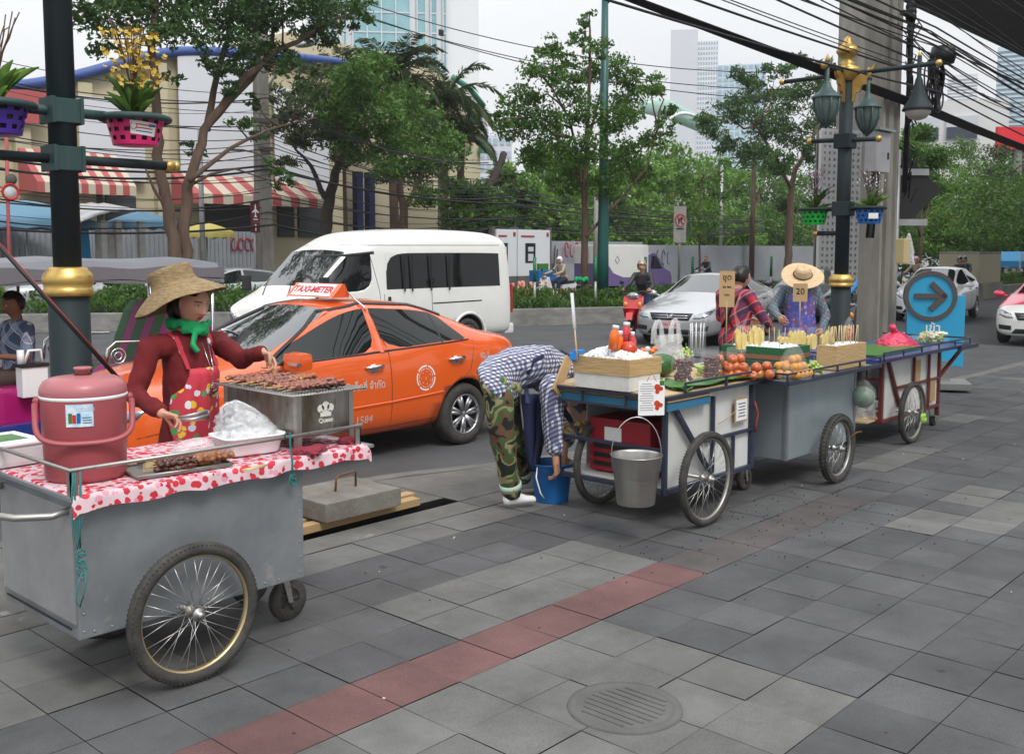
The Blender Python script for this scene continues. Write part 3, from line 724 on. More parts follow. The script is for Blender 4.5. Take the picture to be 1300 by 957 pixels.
def passenger(name,label,loc,rz,paintm,kind='sedan',plate='plate_white',ptxt='',two=None,L=1.,fine=True,group=None,tm=None,cat='car'):
    global two_m
    if tm: two_m=tm
    if kind=='sedan':
        st=[(2.40,.55,.58,2.37,.5,.66,.67,.24),(2.32,.76,.66,2.27,.62,.71,.73,.2),(2.05,.87,.75,2.0,.70,.80,.84,.18),(1.45,.915,.87,1.45,.72,.91,.95,.2),(1.12,.92,.92,1.12,.70,.97,1.01),(.95,.92,.95,.98,.69,1.0,1.04,'A'),(.3,.92,.975,.12,.58,1.37,1.42),(-.25,.92,1.0,-.25,.60,1.405,1.46,'B'),(-1.1,.92,1.03,-.95,.58,1.36,1.42),(-1.5,.91,1.05,-1.25,.56,1.29,1.36,'C'),(-1.95,.88,1.05,-1.95,.62,1.10,1.12),(-2.25,.82,1.02,-2.25,.62,1.06,1.08),(-2.42,.65,.9,-2.42,.5,.94,.95,.26)]
        W,ax,r=.92,(1.42,-1.38),.325; hl=[(.47,.575),(.52,.66),(.80,.755),(.87,.75),(.84,.65),(.60,.575)]; fz=.0
    else:
        st=[(1.93,.5,.62,1.90,.45,.72,.73,.24),(1.84,.70,.72,1.80,.58,.79,.81,.2),(1.6,.80,.83,1.56,.62,.88,.91,.18),(1.25,.84,.92,1.25,.64,.96,.99,.2),(1.0,.85,.96,1.02,.63,1.01,1.04),(.88,.85,.98,.95,.62,1.03,1.07,'A'),(.35,.85,1.0,.18,.53,1.40,1.45),(-.2,.85,1.02,-.2,.555,1.45,1.50,'B'),(-.9,.85,1.06,-.9,.54,1.43,1.48),(-1.25,.84,1.10,-1.42,.50,1.38,1.42,'C'),(-1.72,.80,1.06,-1.72,.52,1.10,1.11),(-1.88,.72,.9,-1.88,.5,.95,.96,.22),(-1.95,.6,.7,-1.94,.45,.74,.75,.28)]
        W,ax,r=.85,(1.25,-1.24),.295; hl=[(.40,.64),(.50,.74),(.66,.84),(.74,.84),(.72,.74),(.55,.645)]
    t,o,bv=sedan(name,label,cat,loc,rz,paintm,st,W,ax,r,face='x',two=two,fine=fine,group=group,level=2)
    for s_ in(1,-1):
        patch(bv,[(s_*a,z) for a,z in hl],'x',1,.012).build('headlight','lens',t)
        b=MB(); b.ball((st[5][0]-.12,s_*(W+.12),1.0),(.09,.12,.075),12); b.tube([(st[5][0]-.12,s_*(W+.05),.97),(st[5][0]-.12,s_*(W-.08),.95)],.025,6); b.build('door_mirror',paintm,t)
        patch(bv,[(s_*.5,.33),(s_*.5,.42),(s_*.76,.44),(s_*.74,.34)],'x',1,.008).build('fog_lamp','trimblack',t)
    patch(bv,[(-.46,.68),(-.38,.535),(.38,.535),(.46,.68)],'x',1,.012).build('grille','trimblack',t)
    for z in(.585,.63):
        b=MB(); b.tube([(front_x(bv,y,z)+.016,y,z) for y in(-.37,-.2,0,.2,.37)],.008,6); b.build('grille_bar','chrome',t)
    patch(bv,[(-.5,.26),(-.42,.36),(.42,.36),(.5,.26)],'x',1,.01).build('air_intake','trimblack',t)
    x=front_x(bv,0,.45)+.02; b=MB(); b.box((x,0,.45),(.012,.36,.14)); pl=b.build('number_plate',plate,t)
    if ptxt: write('plate_lettering',ptxt,.10,'black',basis((x+.008,0,.45),(0,1,0),(0,0,1)),pl,True)
    b=MB()
    for s_ in(1,-1):
        for pts in ([(1.02*L,.90),(.95,.35),(-.3,.32),(-.3,.99)],[(-.3,.32),(-.95,.35),(-1.2 if kind=='sedan' else -.95,.8),(-1.25 if kind=='sedan' else -1.0,1.03)]):
            q=seam(bv,pts,s_,t)
            if q: b.add(q.v,q.f)
        for x in(-.1,-.95): 
            y=side_y(bv,x,.87,s_); b.box((x,y+s_*.012,.87),(.17,.025,.025))
    b.build('panel_seams','trimblack',t)
    return t,bv,st
t,bv_,st_=passenger('parked_car','silver sedan with chrome grille and pink-framed number plate beside the red scooter',(0,0,0),0,'paint_silver','sedan','plate_pink','7กว 6581')
a=math.atan2(-.94,-1); # heading
p=(G(905,450,ZR)+G(826,428,ZR))/2
hd=R(180+12); c_=Vector((math.cos(hd),math.sin(hd))); 
t.location=(17.1-c_.x*2.35,11.35-c_.y*2.35,ZR); t.rotation_euler=(0,0,hd); FR[t.name]=Matrix.Translation(t.location)@Matrix.Rotation(hd,4,'Z')
b=MB(); b.tube([(2.42,-.06,.655),(2.425,-.035,.60),(2.425,.035,.60),(2.42,.06,.655),(2.42,.04,.665)],.009,6); b.tube([(2.425,-.04,.63),(2.425,.04,.63)],.009,6); b.build('grille_emblem','chrome',t)
t,_,_=passenger('parked_car','white hatchback behind the blue arrow sign',(0,0,0),0,'paint_pearl','hatch','plate_white','ฎพ 2170')
hd=R(180+8); t.location=(29.2+.2,10.55,ZR); t.rotation_euler=(0,0,hd)
t,_,_=passenger('taxi','pink and white taxi with a yellow number plate at the right edge',(0,0,0),0,'paint_pink','sedan','plate_yellow','ทท 3015',two=lambda c:c.z<.80 and True,tm='paint_white',cat='taxi')
hd=R(180+6); t.location=(24.2,6.1,ZR); t.rotation_euler=(0,0,hd)
t,_,_=passenger('parked_car','dark grey sedan mostly hidden behind the straw hat vendor',(0,0,0),0,'paint_dark','sedan',fine=False)
t.location=(27.2,13.3,ZR); t.rotation_euler=(0,0,R(196))
for (px,py,tt,hd,pm,lab,kd) in ((128,372,26.0,R(-10),'paint_silver_dull','long silver car behind the median planting, left of the white one','sedan'),(212,372,26.4,R(170),'paint_pearl','white car with a black slatted grille behind the straw hat','sedan'),(286,372,25.8,R(168),'paint_silver_dull','silver car between the straw hat and the white van','sedan')):
    t,_,_=passenger('parked_car',lab,(0,0,0),0,pm,kd,fine=False)
    p=T(px,340,tt); t.location=(p.x,p.y,ZR); t.rotation_euler=(0,0,hd)
def van():
    t=thing('white_van','white high-roof passenger van with a long dark side window, behind the orange taxi','van',(9.25+2.69,13.3+.94,ZR),PI)
    L2=2.69
    st=[(2.66,.62,.82,2.62,.55,.86,.90),(2.56,.80,.98,2.48,.66,1.03,1.07),(2.30,.90,1.10,2.20,.74,1.16,1.22),(2.12,.93,1.17,1.98,.75,1.26,1.32,'A'),(1.55,.94,1.20,1.30,.77,1.88,1.96),(.82,.94,1.22,.86,.80,1.90,2.22),(.6,.94,1.22,.6,.82,1.90,2.28),(-.4,.94,1.22,-.4,.83,1.91,2.33),(-1.5,.94,1.22,-1.5,.83,1.91,2.33),(-2.3,.94,1.22,-2.27,.83,1.90,2.30),(-2.55,.93,1.21,-2.50,.82,1.89,2.25),(-2.67,.88,1.15,-2.62,.76,1.80,2.10)]
    def rows(s):
        x,y,zb,xu,yu,zg,zr=s[:7]
        if zr-zg<.1: k=[(xu,yu,zg),(xu,yu*.96,zg+(zr-zg)*.4),(xu,yu*.6,zg+(zr-zg)*.8),(xu,0,zr)]
        else:
            xr=xu-(.0 if x<1.7 and x>.9 else 0)
            k=[(xu,yu+.07,zg),(xu,yu+.02,zg+(zr-zg)*.55),(xu,yu*.80,zr-.035),(xu,0,zr)]
        return [(x,0,.3),(x,y*.8,.3),(x,y*.98,.36),(x,y,.7),(x,y*.995,1.0),(x+(xu-x)*.05,y*.985,zb)]+k
    S_=[s[:7] for s in st]
    glass=[(3,4,6,9),(3,5,5,6),(6,9,5,6)]
    o=body_mesh(S_,rows,'paint_white',.94,[(1.70,.40,.34),(-1.41,.40,.34)],glass,2); o.parent=t; bv=bvh_of(o)
    split_mat(o,1,lambda c:'windscreen' if abs(c.y)<.3 else 'side_window','glass_dark',t)
    for x in(1.70,-1.41):
        for sg in(1,-1): wheel(t,x,sg*.82,.335,.335,.2,sg,0,'steel',True)
    b=MB()
    for s_ in(1,-1):
        for pts in ([(2.0,1.1),(1.95,.5),(.72,.45),(.72,1.2),(.9,1.9)],[(.62,1.18),(.62,.45)],[(-.48,.45),(-.48,1.18)],[(2.2,2.0),(-2.3,2.02)]):
            q=seam(bv,pts,s_,t,r=.006)
            if q: b.add(q.v,q.f)
        for pts in ([(-.5,.98),(-1.75,.99)],):
            q=seam(bv,pts,s_,t,r=.014); b.add(q.v,q.f)
    b.build('panel_seams','trimblack',t)
    b=MB()
    for x in(.18,-.0,-.45,-.9): b.box((x,.955,1.52),(.03,.012,.62))
    b.build('window_divider','trimblack',t)
    y=side_y(bv,.5,1.0,1); b=MB(); b.box((.52,y+.01,1.02),(.05,.03,.22),bev=.008); b.build('door_handle','trimblack',t)
    b=MB(); b.box((.90,side_y(bv,.9,1.0,1)+.01,1.02),(.12,.03,.04)); b.build('door_handle','trimblack',t)
    for s_ in(1,-1):
        b=MB(); b.box((2.02,s_*1.10,1.36),(.10,.17,.27),bev=.03); b.tube([(2.02,s_*1.06,1.24),(2.05,s_*.93,1.15)],.02,6); b.build('door_mirror','trimblack',t)
        patch(bv,[(s_*.5,.72),(s_*.52,.88),(s_*.8,.92),(s_*.8,.74)],'x',1,.015).build('headlight','lens',t)
    q=seam(bv,[(2.0,1.24),(1.5,1.82),(.8,1.88)],1,t,r=.03); q.build('rain_visor','trimblack',t)
    b=MB(); b.box((-2.60,0,.42),(.26,1.72,.20),bev=.05); b.build('rear_bumper','paint_white',t)
    b=MB()
    for s_ in(1,-1): b.box((-2.64,s_*.84,1.0),(.05,.10,.55),bev=.015)
    b.build('tail_lamp','lens_red',t)
    b=MB(); b.tube([(2.3,.5,1.19),(2.05,.3,1.42)],.01,5); b.tube([(2.3,-.2,1.19),(2.05,-.4,1.42)],.01,5); b.build('wiper','trimblack',t)
    b=MB(); b.lathe([(.0,.3),(.03,.3),(.30,.30),(.36,.25),(.36,.22)],(0,0,0),24,(0,1,0)); 
    b=MB(); b.tube([Vector((-1.41+.43*math.cos(a),.935,.34+.43*math.sin(a))) for a in [PI*k/16 for k in range(17)]],.03,6); b.build('arch_lip','paint_white',t)
    return t
van()
def truck():
    p=T(745,372,27.5); t=thing('box_truck','purple and white box truck parked beyond the median planting','truck',(0,0,0),0)
    b=MB(); b.box((-.3,0,1.32),(2.9,1.75,1.75),bev=.06); bx_=b.build('cargo_box','paint_white',t)
    mat('decal_purple',(.15,.10,.26),.4)
    b=MB(); # purple swoosh on flank, and the lower back
    poly=[(-1.76,.46),(-1.76,1.45),(-1.6,1.42),(-1.2,1.0),(-.6,.82),(.4,.78),(1.14,.76),(1.14,.46)]
    b.prism(poly,-.885,-.880,'y'); b.box((-1.757,0,.95),(.008,1.68,.9)); b.build('purple_decal','decal_purple',bx_)
    b=MB(); b.box((-1.764,.0,1.32),(.006,.02,1.6)); b.box((-1.766,-.5,.85),(.02,.12,.1)); b.box((-1.766,.3,.6),(.01,.34,.13)); b.build('door_fittings','steel',bx_)
    for s_ in(-1,1):
        b=MB(); b.box((-1.77,s_*.72,.62),(.05,.22,.13),bev=.02); b.build('tail_lamp','lens_red',t)
    b=MB(); b.prism([(1.2,.38),(1.2,1.75),(1.45,1.85),(1.75,1.80),(2.35,1.15),(2.75,1.0),(2.85,.75),(2.85,.38)],-.83,.83,'y'); cb=b.build('cab','paint_purple',t)
    b=MB(); b.prism([(1.35,1.15),(1.42,1.72),(1.72,1.72),(2.18,1.15)],-.835,.835,'y'); b.build('cab_window','glass_car',cb)
    b=MB(); b.box((.5,0,.36),(4.5,1.5,.16)); b.build('chassis','underbody',t)
    for x in(2.15,-.6):
        for sg in(1,-1): wheel(t,x,sg*.74,.30,.30,.18,sg,0,'steel',False)
    for q in ((-1.77,.25,1.65),(-.95,-.886,1.55)):
        b=MB()
        if q[1]>0: b.tube([(q[0],q[1]+dx,q[2]+dz) for dx,dz in((0,.13),(.11,0),(0,-.13),(-.11,0))],.01,5,closed=True)
        else: b.tube([(q[0]+dx,q[1],q[2]+dz) for dx,dz in((0,.16),(.14,0),(0,-.16),(-.14,0))],.012,5,closed=True)
        b.build('box_emblem','decal_purple',bx_)
    t.location=(33.4,28.9,0); t.rotation_euler=(0,0,R(-4)); t.location=T(782,350,26.6); t.location.z=ZR
    return t
truck()
mat('vinyl_pink',(.36,.035,.20),.55); mat('vinyl_green',(.02,.14,.03),.55); mat('magenta_paint',(.38,.01,.14),.3,coat=.4); mat('blue_paint',(.02,.05,.25),.3,coat=.4)
mat('canopy_grey',(.16,.165,.185),.5,var=((.10,.10,.115),.6),vs=1.5,bump=.4,bs=5)
def tuktuk():
    x0=4.16; y0=9.55
    t=thing('tuk_tuk','three-wheeled tuk-tuk with grey canopy and magenta and green striped bench','tuk-tuk',(x0,y0,ZR),0)
    b=MB(); b.prism([(-1.5,.28),(1.2,.28),(1.35,.36),(1.35,.46),(-1.5,.40)],-.62,.62,'y'); b.build('floor','blue_paint',t)
    def stripes(name,fn,y0_,y1_,n):
        for k in range(n):
            b=MB(); a=y0_+(y1_-y0_)*k/n; c=y0_+(y1_-y0_)*(k+1)/n
            fn(b,a,c); b.build(name,'vinyl_pink' if k%2 else 'vinyl_green',t)
    def seat(b,a,c): b.prism([(.15,.62),(.15,.78),(.22,.84),(.80,.84),(.80,.62)],a+.002,c-.002,'y')
    def back(b,a,c): b.prism([(.72,.80),(.92,1.30),(1.0,1.40),(1.10,1.38),(1.05,1.25),(.86,.80)],a+.002,c-.002,'y')
    stripes('seat',seat,-.6,.6,7); stripes('backrest',back,-.6,.6,7)
    b=MB(); b.box((.62,0,.52),(.9,1.22,.2),bev=.02); b.prism([(1.0,.3),(1.16,1.2),(1.45,1.05),(1.5,.35)],-.6,.6,'y'); b.build('rear_body','magenta_paint',t)
    b=MB(); b.box((-.55,0,.56),(.45,1.0,.34),bev=.04); b.prism([(-.9,.40),(-1.25,1.0),(-1.38,1.0),(-1.35,.40)],-.4,.4,'y'); b.build('driver_seat','magenta_paint',t)
    g=[]
    for i in range(15):
        x=-1.7+3.0*i/14; row=[]
        for j in range(13):
            y=-.72+1.44*j/12; e=abs(j-6)/6; cr=1.86-.05*e**2-(.16 if j in(0,12) else 0)
            if j in(0,12): y*=1.0
            sagz=-.03*math.sin(PI*((i%7)/7.)) - (.04 if i in(0,14) else 0)
            row.append((x,y,cr+sagz))
        g.append(row)
    b=MB(); b.sheet(g); b.sheet([[(x,y,z-.012) for x,y,z in r] for r in g]); 
    g2=[[(-1.7+3.0*i/28,-.722,1.855-.10-.10*k/4+.012*math.sin(i*.9+k)-.02*abs(math.sin(PI*i/14))*(k/4)) for i in range(29)] for k in range(5)]
    b.sheet(g2); b.build('canopy','canopy_grey',t)
    b=MB()
    for y in(-.70,.70): b.tube([(-1.7,y,1.69),(-.2,y,1.69),(1.3,y,1.69)],.014,6)
    b.tube([(-1.7,-.70,1.69),(-1.7,.7,1.69)],.014,6); b.build('canopy_rail','black',t)
    for x,y in((-.12,-.66),(-.12,.66),(1.22,-.62),(1.22,.62),(-1.4,-.55),(-1.4,.55)):
        b=MB(); b.cyl((x,y,.42),(x,y,1.70),.018,8); b.build('canopy_post','chrome',t)
    b=MB(); b.lathe([(0,.03),(.05,.025),(.10,0),(.10,-.01),(0,-.02)],(-.12,-.73,1.68),14); b.build('post_cap','gold',t)
    b=MB()
    for y in(-.66,.66):
        b.tube([(.10,y,.84),(.12,y,1.02),(.2,y,1.08),(.78,y,1.06)],.014,7); b.tube(arc((.22,y,.95),.07,0,2*PI,16)[:-1],.008,5,closed=True); b.tube(arc((.22,y,.95),.035,0,2*PI,12)[:-1],.007,5,closed=True)
    b.build('armrest','chrome',t)
    for y in(-.5,.5): wheel(t,1.05,y,.25,.25,.14,1 if y>0 else -1,0,'steel',False)
    wheel(t,-1.5,0,.25,.25,.12,-1,0,'steel',False)
    b=MB(); b.tube([(-1.42,0,.25),(-1.28,0,1.0),(-1.2,0,1.15)],.025,8); b.tube([(-1.15,-.33,1.16),(-1.22,-.1,1.15),(-1.22,.1,1.15),(-1.15,.33,1.16)],.014,7); b.build('handlebar','black',t)
    return t
tuktuk()
b=MB(); c=T(42,480,8.98); b.box((c.x,9.0,c.z-.03),(.22,.14,.26),bev=.01); b.m=1; b.box((c.x,9.0,c.z+.115),(.24,.16,.03)); b.m=0; b.tube([(c.x-.06,9,c.z+.13),(c.x-.02,9,c.z+.24),(c.x+.08,9,c.z+.24),(c.x+.09,9,c.z+.13)],.014,6)
b.cyl((c.x-.09,9,c.z+.12),(c.x-.09,9,c.z+.25),.03,10); b.solo('battery_box',['whiteplastic','black'],'white box with a handle on the tuk-tuk floor','box')
def scooter(label,loc,rz,body,group='motor scooters with riders',basket=False,sc_=1.):
    t=thing('motor_scooter',label,'motor scooter',loc,rz,group,sc_)
    b=MB(); b.prism([(-.95,.72),(-.9,.62),(-.35,.55),(-.25,.30),(.28,.28),(.42,.62),(.55,.98),(.47,1.0),(.34,.68),(.22,.40),(-.12,.40),(-.2,.70),(-.30,.76),(-.85,.80)],-.13,.13,'y'); b.xf(Matrix.Identity(4)); b.build('body',body,t)
    b=MB(); b.prism([(.50,.50),(.42,.62),(.52,.98),(.60,.95),(.68,.72)],-.20,.20,'y'); b.prism([(.72,.60),(.66,.68),(.90,.64),(.98,.5),(.90,.54)],-.07,.07,'y'); b.build('front_shield',body,t)
    b=MB(); b.prism([(-.82,.78),(-.80,.85),(-.3,.84),(-.12,.78),(-.16,.72),(-.8,.76)],-.14,.14,'y'); b.build('seat','black',t)
    b=MB(); b.tube([(.40,-.34,1.06),(.47,-.16,1.07),(.50,0,1.03),(.47,.16,1.07),(.40,.34,1.06)],.016,7); b.tube([(.76,.0,.28),(.60,0,.62),(.50,0,1.03)],.028,8); b.build('handlebar','black',t)
    b=MB()
    for s_ in(1,-1): b.tube([(.45,s_*.2,1.07),(.43,s_*.27,1.22)],.006,5); b.ball((.43,s_*.29,1.25),(.012,.055,.04),8)
    b.build('mirror','black',t)
    b=MB(); b.ball((.60,0,.98),(.07,.14,.075),12); b.build('headlight','lens',t)
    for s_ in(1,-1): b=MB(); b.ball((.66,s_*.15,.80),(.03,.05,.06),8); b.build('turn_lamp','lens_orange',t)
    for x in(.76,-.68):
        b=MB(); b.tube(arc((x,0,.28),.235,0,2*PI,24)[:-1],.045,8,closed=True); wl=b.build('wheel','rubber',t)
        b=MB(); b.tube(arc((x,0,.28),.19,0,2*PI,24)[:-1],.014,6,closed=True); b.cyl((x,-.05,.28),(x,.05,.28),.04,10)
        for k in range(6): b.tube([(x,0,.28),(x+.19*math.cos(k*PI/3),0,.28+.19*math.sin(k*PI/3))],.012,5)
        b.build('rim','alloy',wl)
    b=MB(); b.box((-.25,0,.34),(.5,.2,.22),bev=.05); b.tube([(-.1,-.14,.28),(-.5,-.17,.3),(-.95,-.18,.42)],[.03,.045,.05],8); b.build('engine','steel',t)
    return t
mat('scoot_red',(.5,.015,.02),.2,coat=1.); mat('scoot_white',(.75,.75,.75),.2,coat=1.); mat('scoot_dark',(.03,.03,.035),.2,coat=1.)
def hull_rings(b,rings,n=16):
    """rings=[(centre, lateral unit, half lateral, half deep, axis)] lofted with rounded ends"""
    G_=[]
    full=[]
    for k,(c,l,a,d,ax) in enumerate(rings):
        if k==0:
            for f in(.0,.55,.85): full.append((Vector(c)-Vector(ax)*min(a,d)*.7*(1-f),l,a*max(.05,math.sqrt(1-(1-f)**2)),d*max(.05,math.sqrt(1-(1-f)**2)),ax))
        full.append((Vector(c),l,a,d,ax))
        if k==len(rings)-1:
            for f in(.85,.55,.0): full.append((Vector(c)+Vector(ax)*min(a,d)*.7*(1-f),l,a*max(.05,math.sqrt(1-(1-f)**2)),d*max(.05,math.sqrt(1-(1-f)**2)),ax))
    for c,l,a,d,ax in full:
        l=Vector(l).normalized(); w_=Vector(ax).normalized().cross(l).normalized()
        G_.append([c+l*math.cos(2*PI*i/n)*a+w_*math.sin(2*PI*i/n)*d for i in range(n)])
    b.sheet(G_,close_u=True)
    k=len(b.v); b.f.append(tuple(range(k-n,k))); b.mi.append(b.m); b.sm.append(True)
    s0=k-len(full)*n; b.f.append(tuple(range(s0,s0+n))[::-1]); b.mi.append(b.m); b.sm.append(True)
def limb(b,pts,rs,n=12):
    P=[Vector(p) for p in pts]
    for (p,r),(q,s) in zip(zip(P,rs),list(zip(P,rs))[1:]):
        b.tube([p,p.lerp(q,.5),q],[r,(r+s)/2,s],n); 
    for p,r in zip(P,rs): b.ball(p,r*.995,n)
def remesh(b,vox,smooth=3,wr=0.,ws=14.,seed=0):
    """fuse everything in b into one continuous surface; returns verts, faces"""
    o=b.build('fuse',[list(MATS.values())[0]],None,world='raw')
    md=o.modifiers.new('r','REMESH'); md.mode='VOXEL'; md.voxel_size=vox; md.adaptivity=0
    if smooth: ms=o.modifiers.new('s','SMOOTH'); ms.factor=.5; ms.iterations=smooth
    bake(o); me=o.data; V=[v.co.copy() for v in me.vertices]; F=[tuple(p.vertices) for p in me.polygons]
    if wr:
        Nn=[v.normal.copy() for v in me.vertices]
        V=[v+n*(noise.noise(Vector((v.x*ws+seed,v.y*ws,v.z*ws*.55)))+.5*noise.noise(Vector((v.x*ws*2.3,v.y*ws*2.3+seed,v.z*ws*1.2))))*wr for v,n in zip(V,Nn)]
    bpy.data.objects.remove(o); bpy.data.meshes.remove(me)
    return V,F
def hand(b,w,d,n,side,size=1.,curl=.5,spread=.12,thumb=.6,pinch=0):
    """w wrist, d hand direction, n palm normal (palm faces n), side: +1 left hand / -1 right. adds palm and five fingers to b"""
    d=Vector(d).normalized(); n=Vector(n); n=(n-d*n.dot(d)).normalized(); l=n.cross(d)*side   # l points to the thumb side
    s=size; W=Vector(w)
    hull_rings(b,[(W,l,.026*s,.018*s,d),(W+d*.035*s,l,.034*s,.016*s,d),(W+d*.078*s,l,.040*s,.013*s,d)],12)
    L=[(.030,.040,.024,.018,.0085),(.010,.045,.028,.020,.0088),(-.011,.042,.026,.019,.0083),(-.031,.033,.020,.016,.0073)]
    for k,(o,a,c,e,r) in enumerate(L):
        p=W+d*(.074-(.006 if k in(0,3) else 0)-(.006 if k==3 else 0))*s+l*o*s; cu=curl*(1.0+.12*k); 
        if pinch and k==0: cu=curl*.75
        ang=.25*cu; dirv=d+l*spread*(1.5-k)*.6; pts=[W+d*.04*s+l*o*.8*s,p]; rr=[r*s*1.1,r*s*1.1]
        for q,seg in enumerate((a,c,e)):
            ang+= cu*(.75,.95,.6)[q]
            v=(dirv.normalized()*math.cos(ang)+n*math.sin(ang)).normalized(); p=p+v*seg*s; pts.append(p); rr.append(r*s*(1.,.93,.82)[q])
        limb(b,pts,rr,8)
    p=W+d*.022*s+l*.024*s; v=(d*.55+l*.75+n*.35).normalized(); pts=[W+d*.012*s+l*.01*s,p+v*.026*s]; v2=(d*.9+l*(.35-.5*thumb)+n*(.3+thumb*.6)).normalized(); pts.append(pts[-1]+v2*.032*s); v3=(d*.8-l*thumb*.6+n*(.3+thumb*.5)).normalized(); pts.append(pts[-1]+v3*.024*s)
    limb(b,pts,[.015*s,.0125*s,.0105*s,.0085*s],8)
def head_geo(c,f,u,s=1.,nu=56,nv=40,shell=None,fem=False):
    f=Vector(f).normalized(); u=Vector(u); u=(u-f*u.dot(f)).normalized(); l=u.cross(f); c=Vector(c)
    ex=lambda a,w: math.exp(-(a/w)**2)
    V=[];loc=[]
    for i in range(nv+1):
        ph=PI*i/nv
        for k in range(nu):
            a=2*PI*k/nu; a=a-.35*math.sin(a)   # denser in front (a=0 is forward)
            x=math.sin(ph)*math.cos(a); y=math.sin(ph)*math.sin(a); z=math.cos(ph)
            X=.096*x; Y=.076*y; Z=.116*z
            if z<0:
                k_=(-z)**1.6; Y*=1-.30*k_
                if x>0: X*=1-.10*k_
                else: X*=1-.42*k_
            if x<0: X*=1.06
            if x>0.1 and shell is None:
                X*=1-.05*ex(Y,.02)*0
                X-=.010*(ex(Y-.031,.015)+ex(Y+.031,.015))*ex(Z-.012,.014)
                X+=.005*ex(Z-.036,.012)*ex(Y,.045)
                rd=max(0.,min(1.,(.024-Z)/.052)); 
                if Z>-.04: X+=(.005+.019*rd**1.4)*ex(Y,.0085+.007*rd)*(1 if Z<.03 else max(0,1-(Z-.03)/.02))*(1 if Z>-.030 else max(0,1-(-.030-Z)/.008))
                X+=.005*(ex(Z+.052,.0055)+1.1*ex(Z+.064,.006))*ex(Y,.020)
                X-=.003*ex(Z+.058,.0022)*ex(Y,.022)
                X+=.008*ex(Z+.096,.014)*ex(Y,.022)
                X+=.004*(ex(Y-.040,.02)+ex(Y+.040,.02))*ex(Z+.022,.022)
            if shell:
                g=shell; X*=1+g/.09; Y*=1+g/.076; Z*=1+g/.116
            loc.append((X,Y,Z)); V.append(c+(f*X+l*Y+u*Z)*s)
    F=[(i*nu+k,(i+1)*nu+k,(i+1)*nu+(k+1)%nu,i*nu+(k+1)%nu) for i in range(nv) for k in range(nu)]
    return V,F,loc,(f,l,u)
def pose(**k):
    j=dict(pel=(0,0,.90),wai=(0,0,1.03),che=(.01,0,1.20),top=(-.01,0,1.335),nek=(0,0,1.40),hed=(.02,0,1.525),
      shL=(-.01,.165,1.325),elL=(-.03,.215,1.06),wrL=(.06,.215,.83),shR=(-.01,-.165,1.325),elR=(-.03,-.215,1.06),wrR=(.06,-.215,.83),
      hiL=(0,.085,.87),knL=(.02,.10,.47),anL=(-.02,.105,.085),hiR=(0,-.085,.87),knR=(.02,-.10,.47),anR=(-.02,-.105,.085),face=(1,0,0),hup=(0,0,1),toe=(1,0,0),fat=1.,lat=None)
    j.update(k); return {a:(Vector(v) if isinstance(v,tuple) else v) for a,v in j.items()}
RIDE=dict(pel=(-.42,0,.95),wai=(-.38,0,1.08),che=(-.30,0,1.25),top=(-.24,0,1.40),nek=(-.21,0,1.46),hed=(-.17,0,1.58),shL=(-.24,.17,1.39),elL=(-.05,.27,1.18),wrL=(.28,.29,1.10),shR=(-.24,-.17,1.39),elR=(-.05,-.27,1.18),wrR=(.28,-.29,1.10),
   hiL=(-.38,.10,.92),knL=(.04,.17,.80),anL=(.06,.16,.40),hiR=(-.38,-.10,.92),knR=(.04,-.17,.80),anR=(.06,-.16,.40))
SIT=dict(pel=(0,0,.50),wai=(0,0,.63),che=(.01,0,.82),top=(0,0,.95),nek=(0,0,1.02),hed=(.03,0,1.15),shL=(0,.17,.94),elL=(.05,.22,.68),wrL=(.28,.16,.62),shR=(0,-.17,.94),elR=(.05,-.22,.68),wrR=(.28,-.16,.62),hiL=(.04,.09,.49),knL=(.44,.12,.50),anL=(.42,.12,.08),hiR=(.04,-.09,.49),knR=(.44,-.12,.50),anR=(.42,-.12,.08))
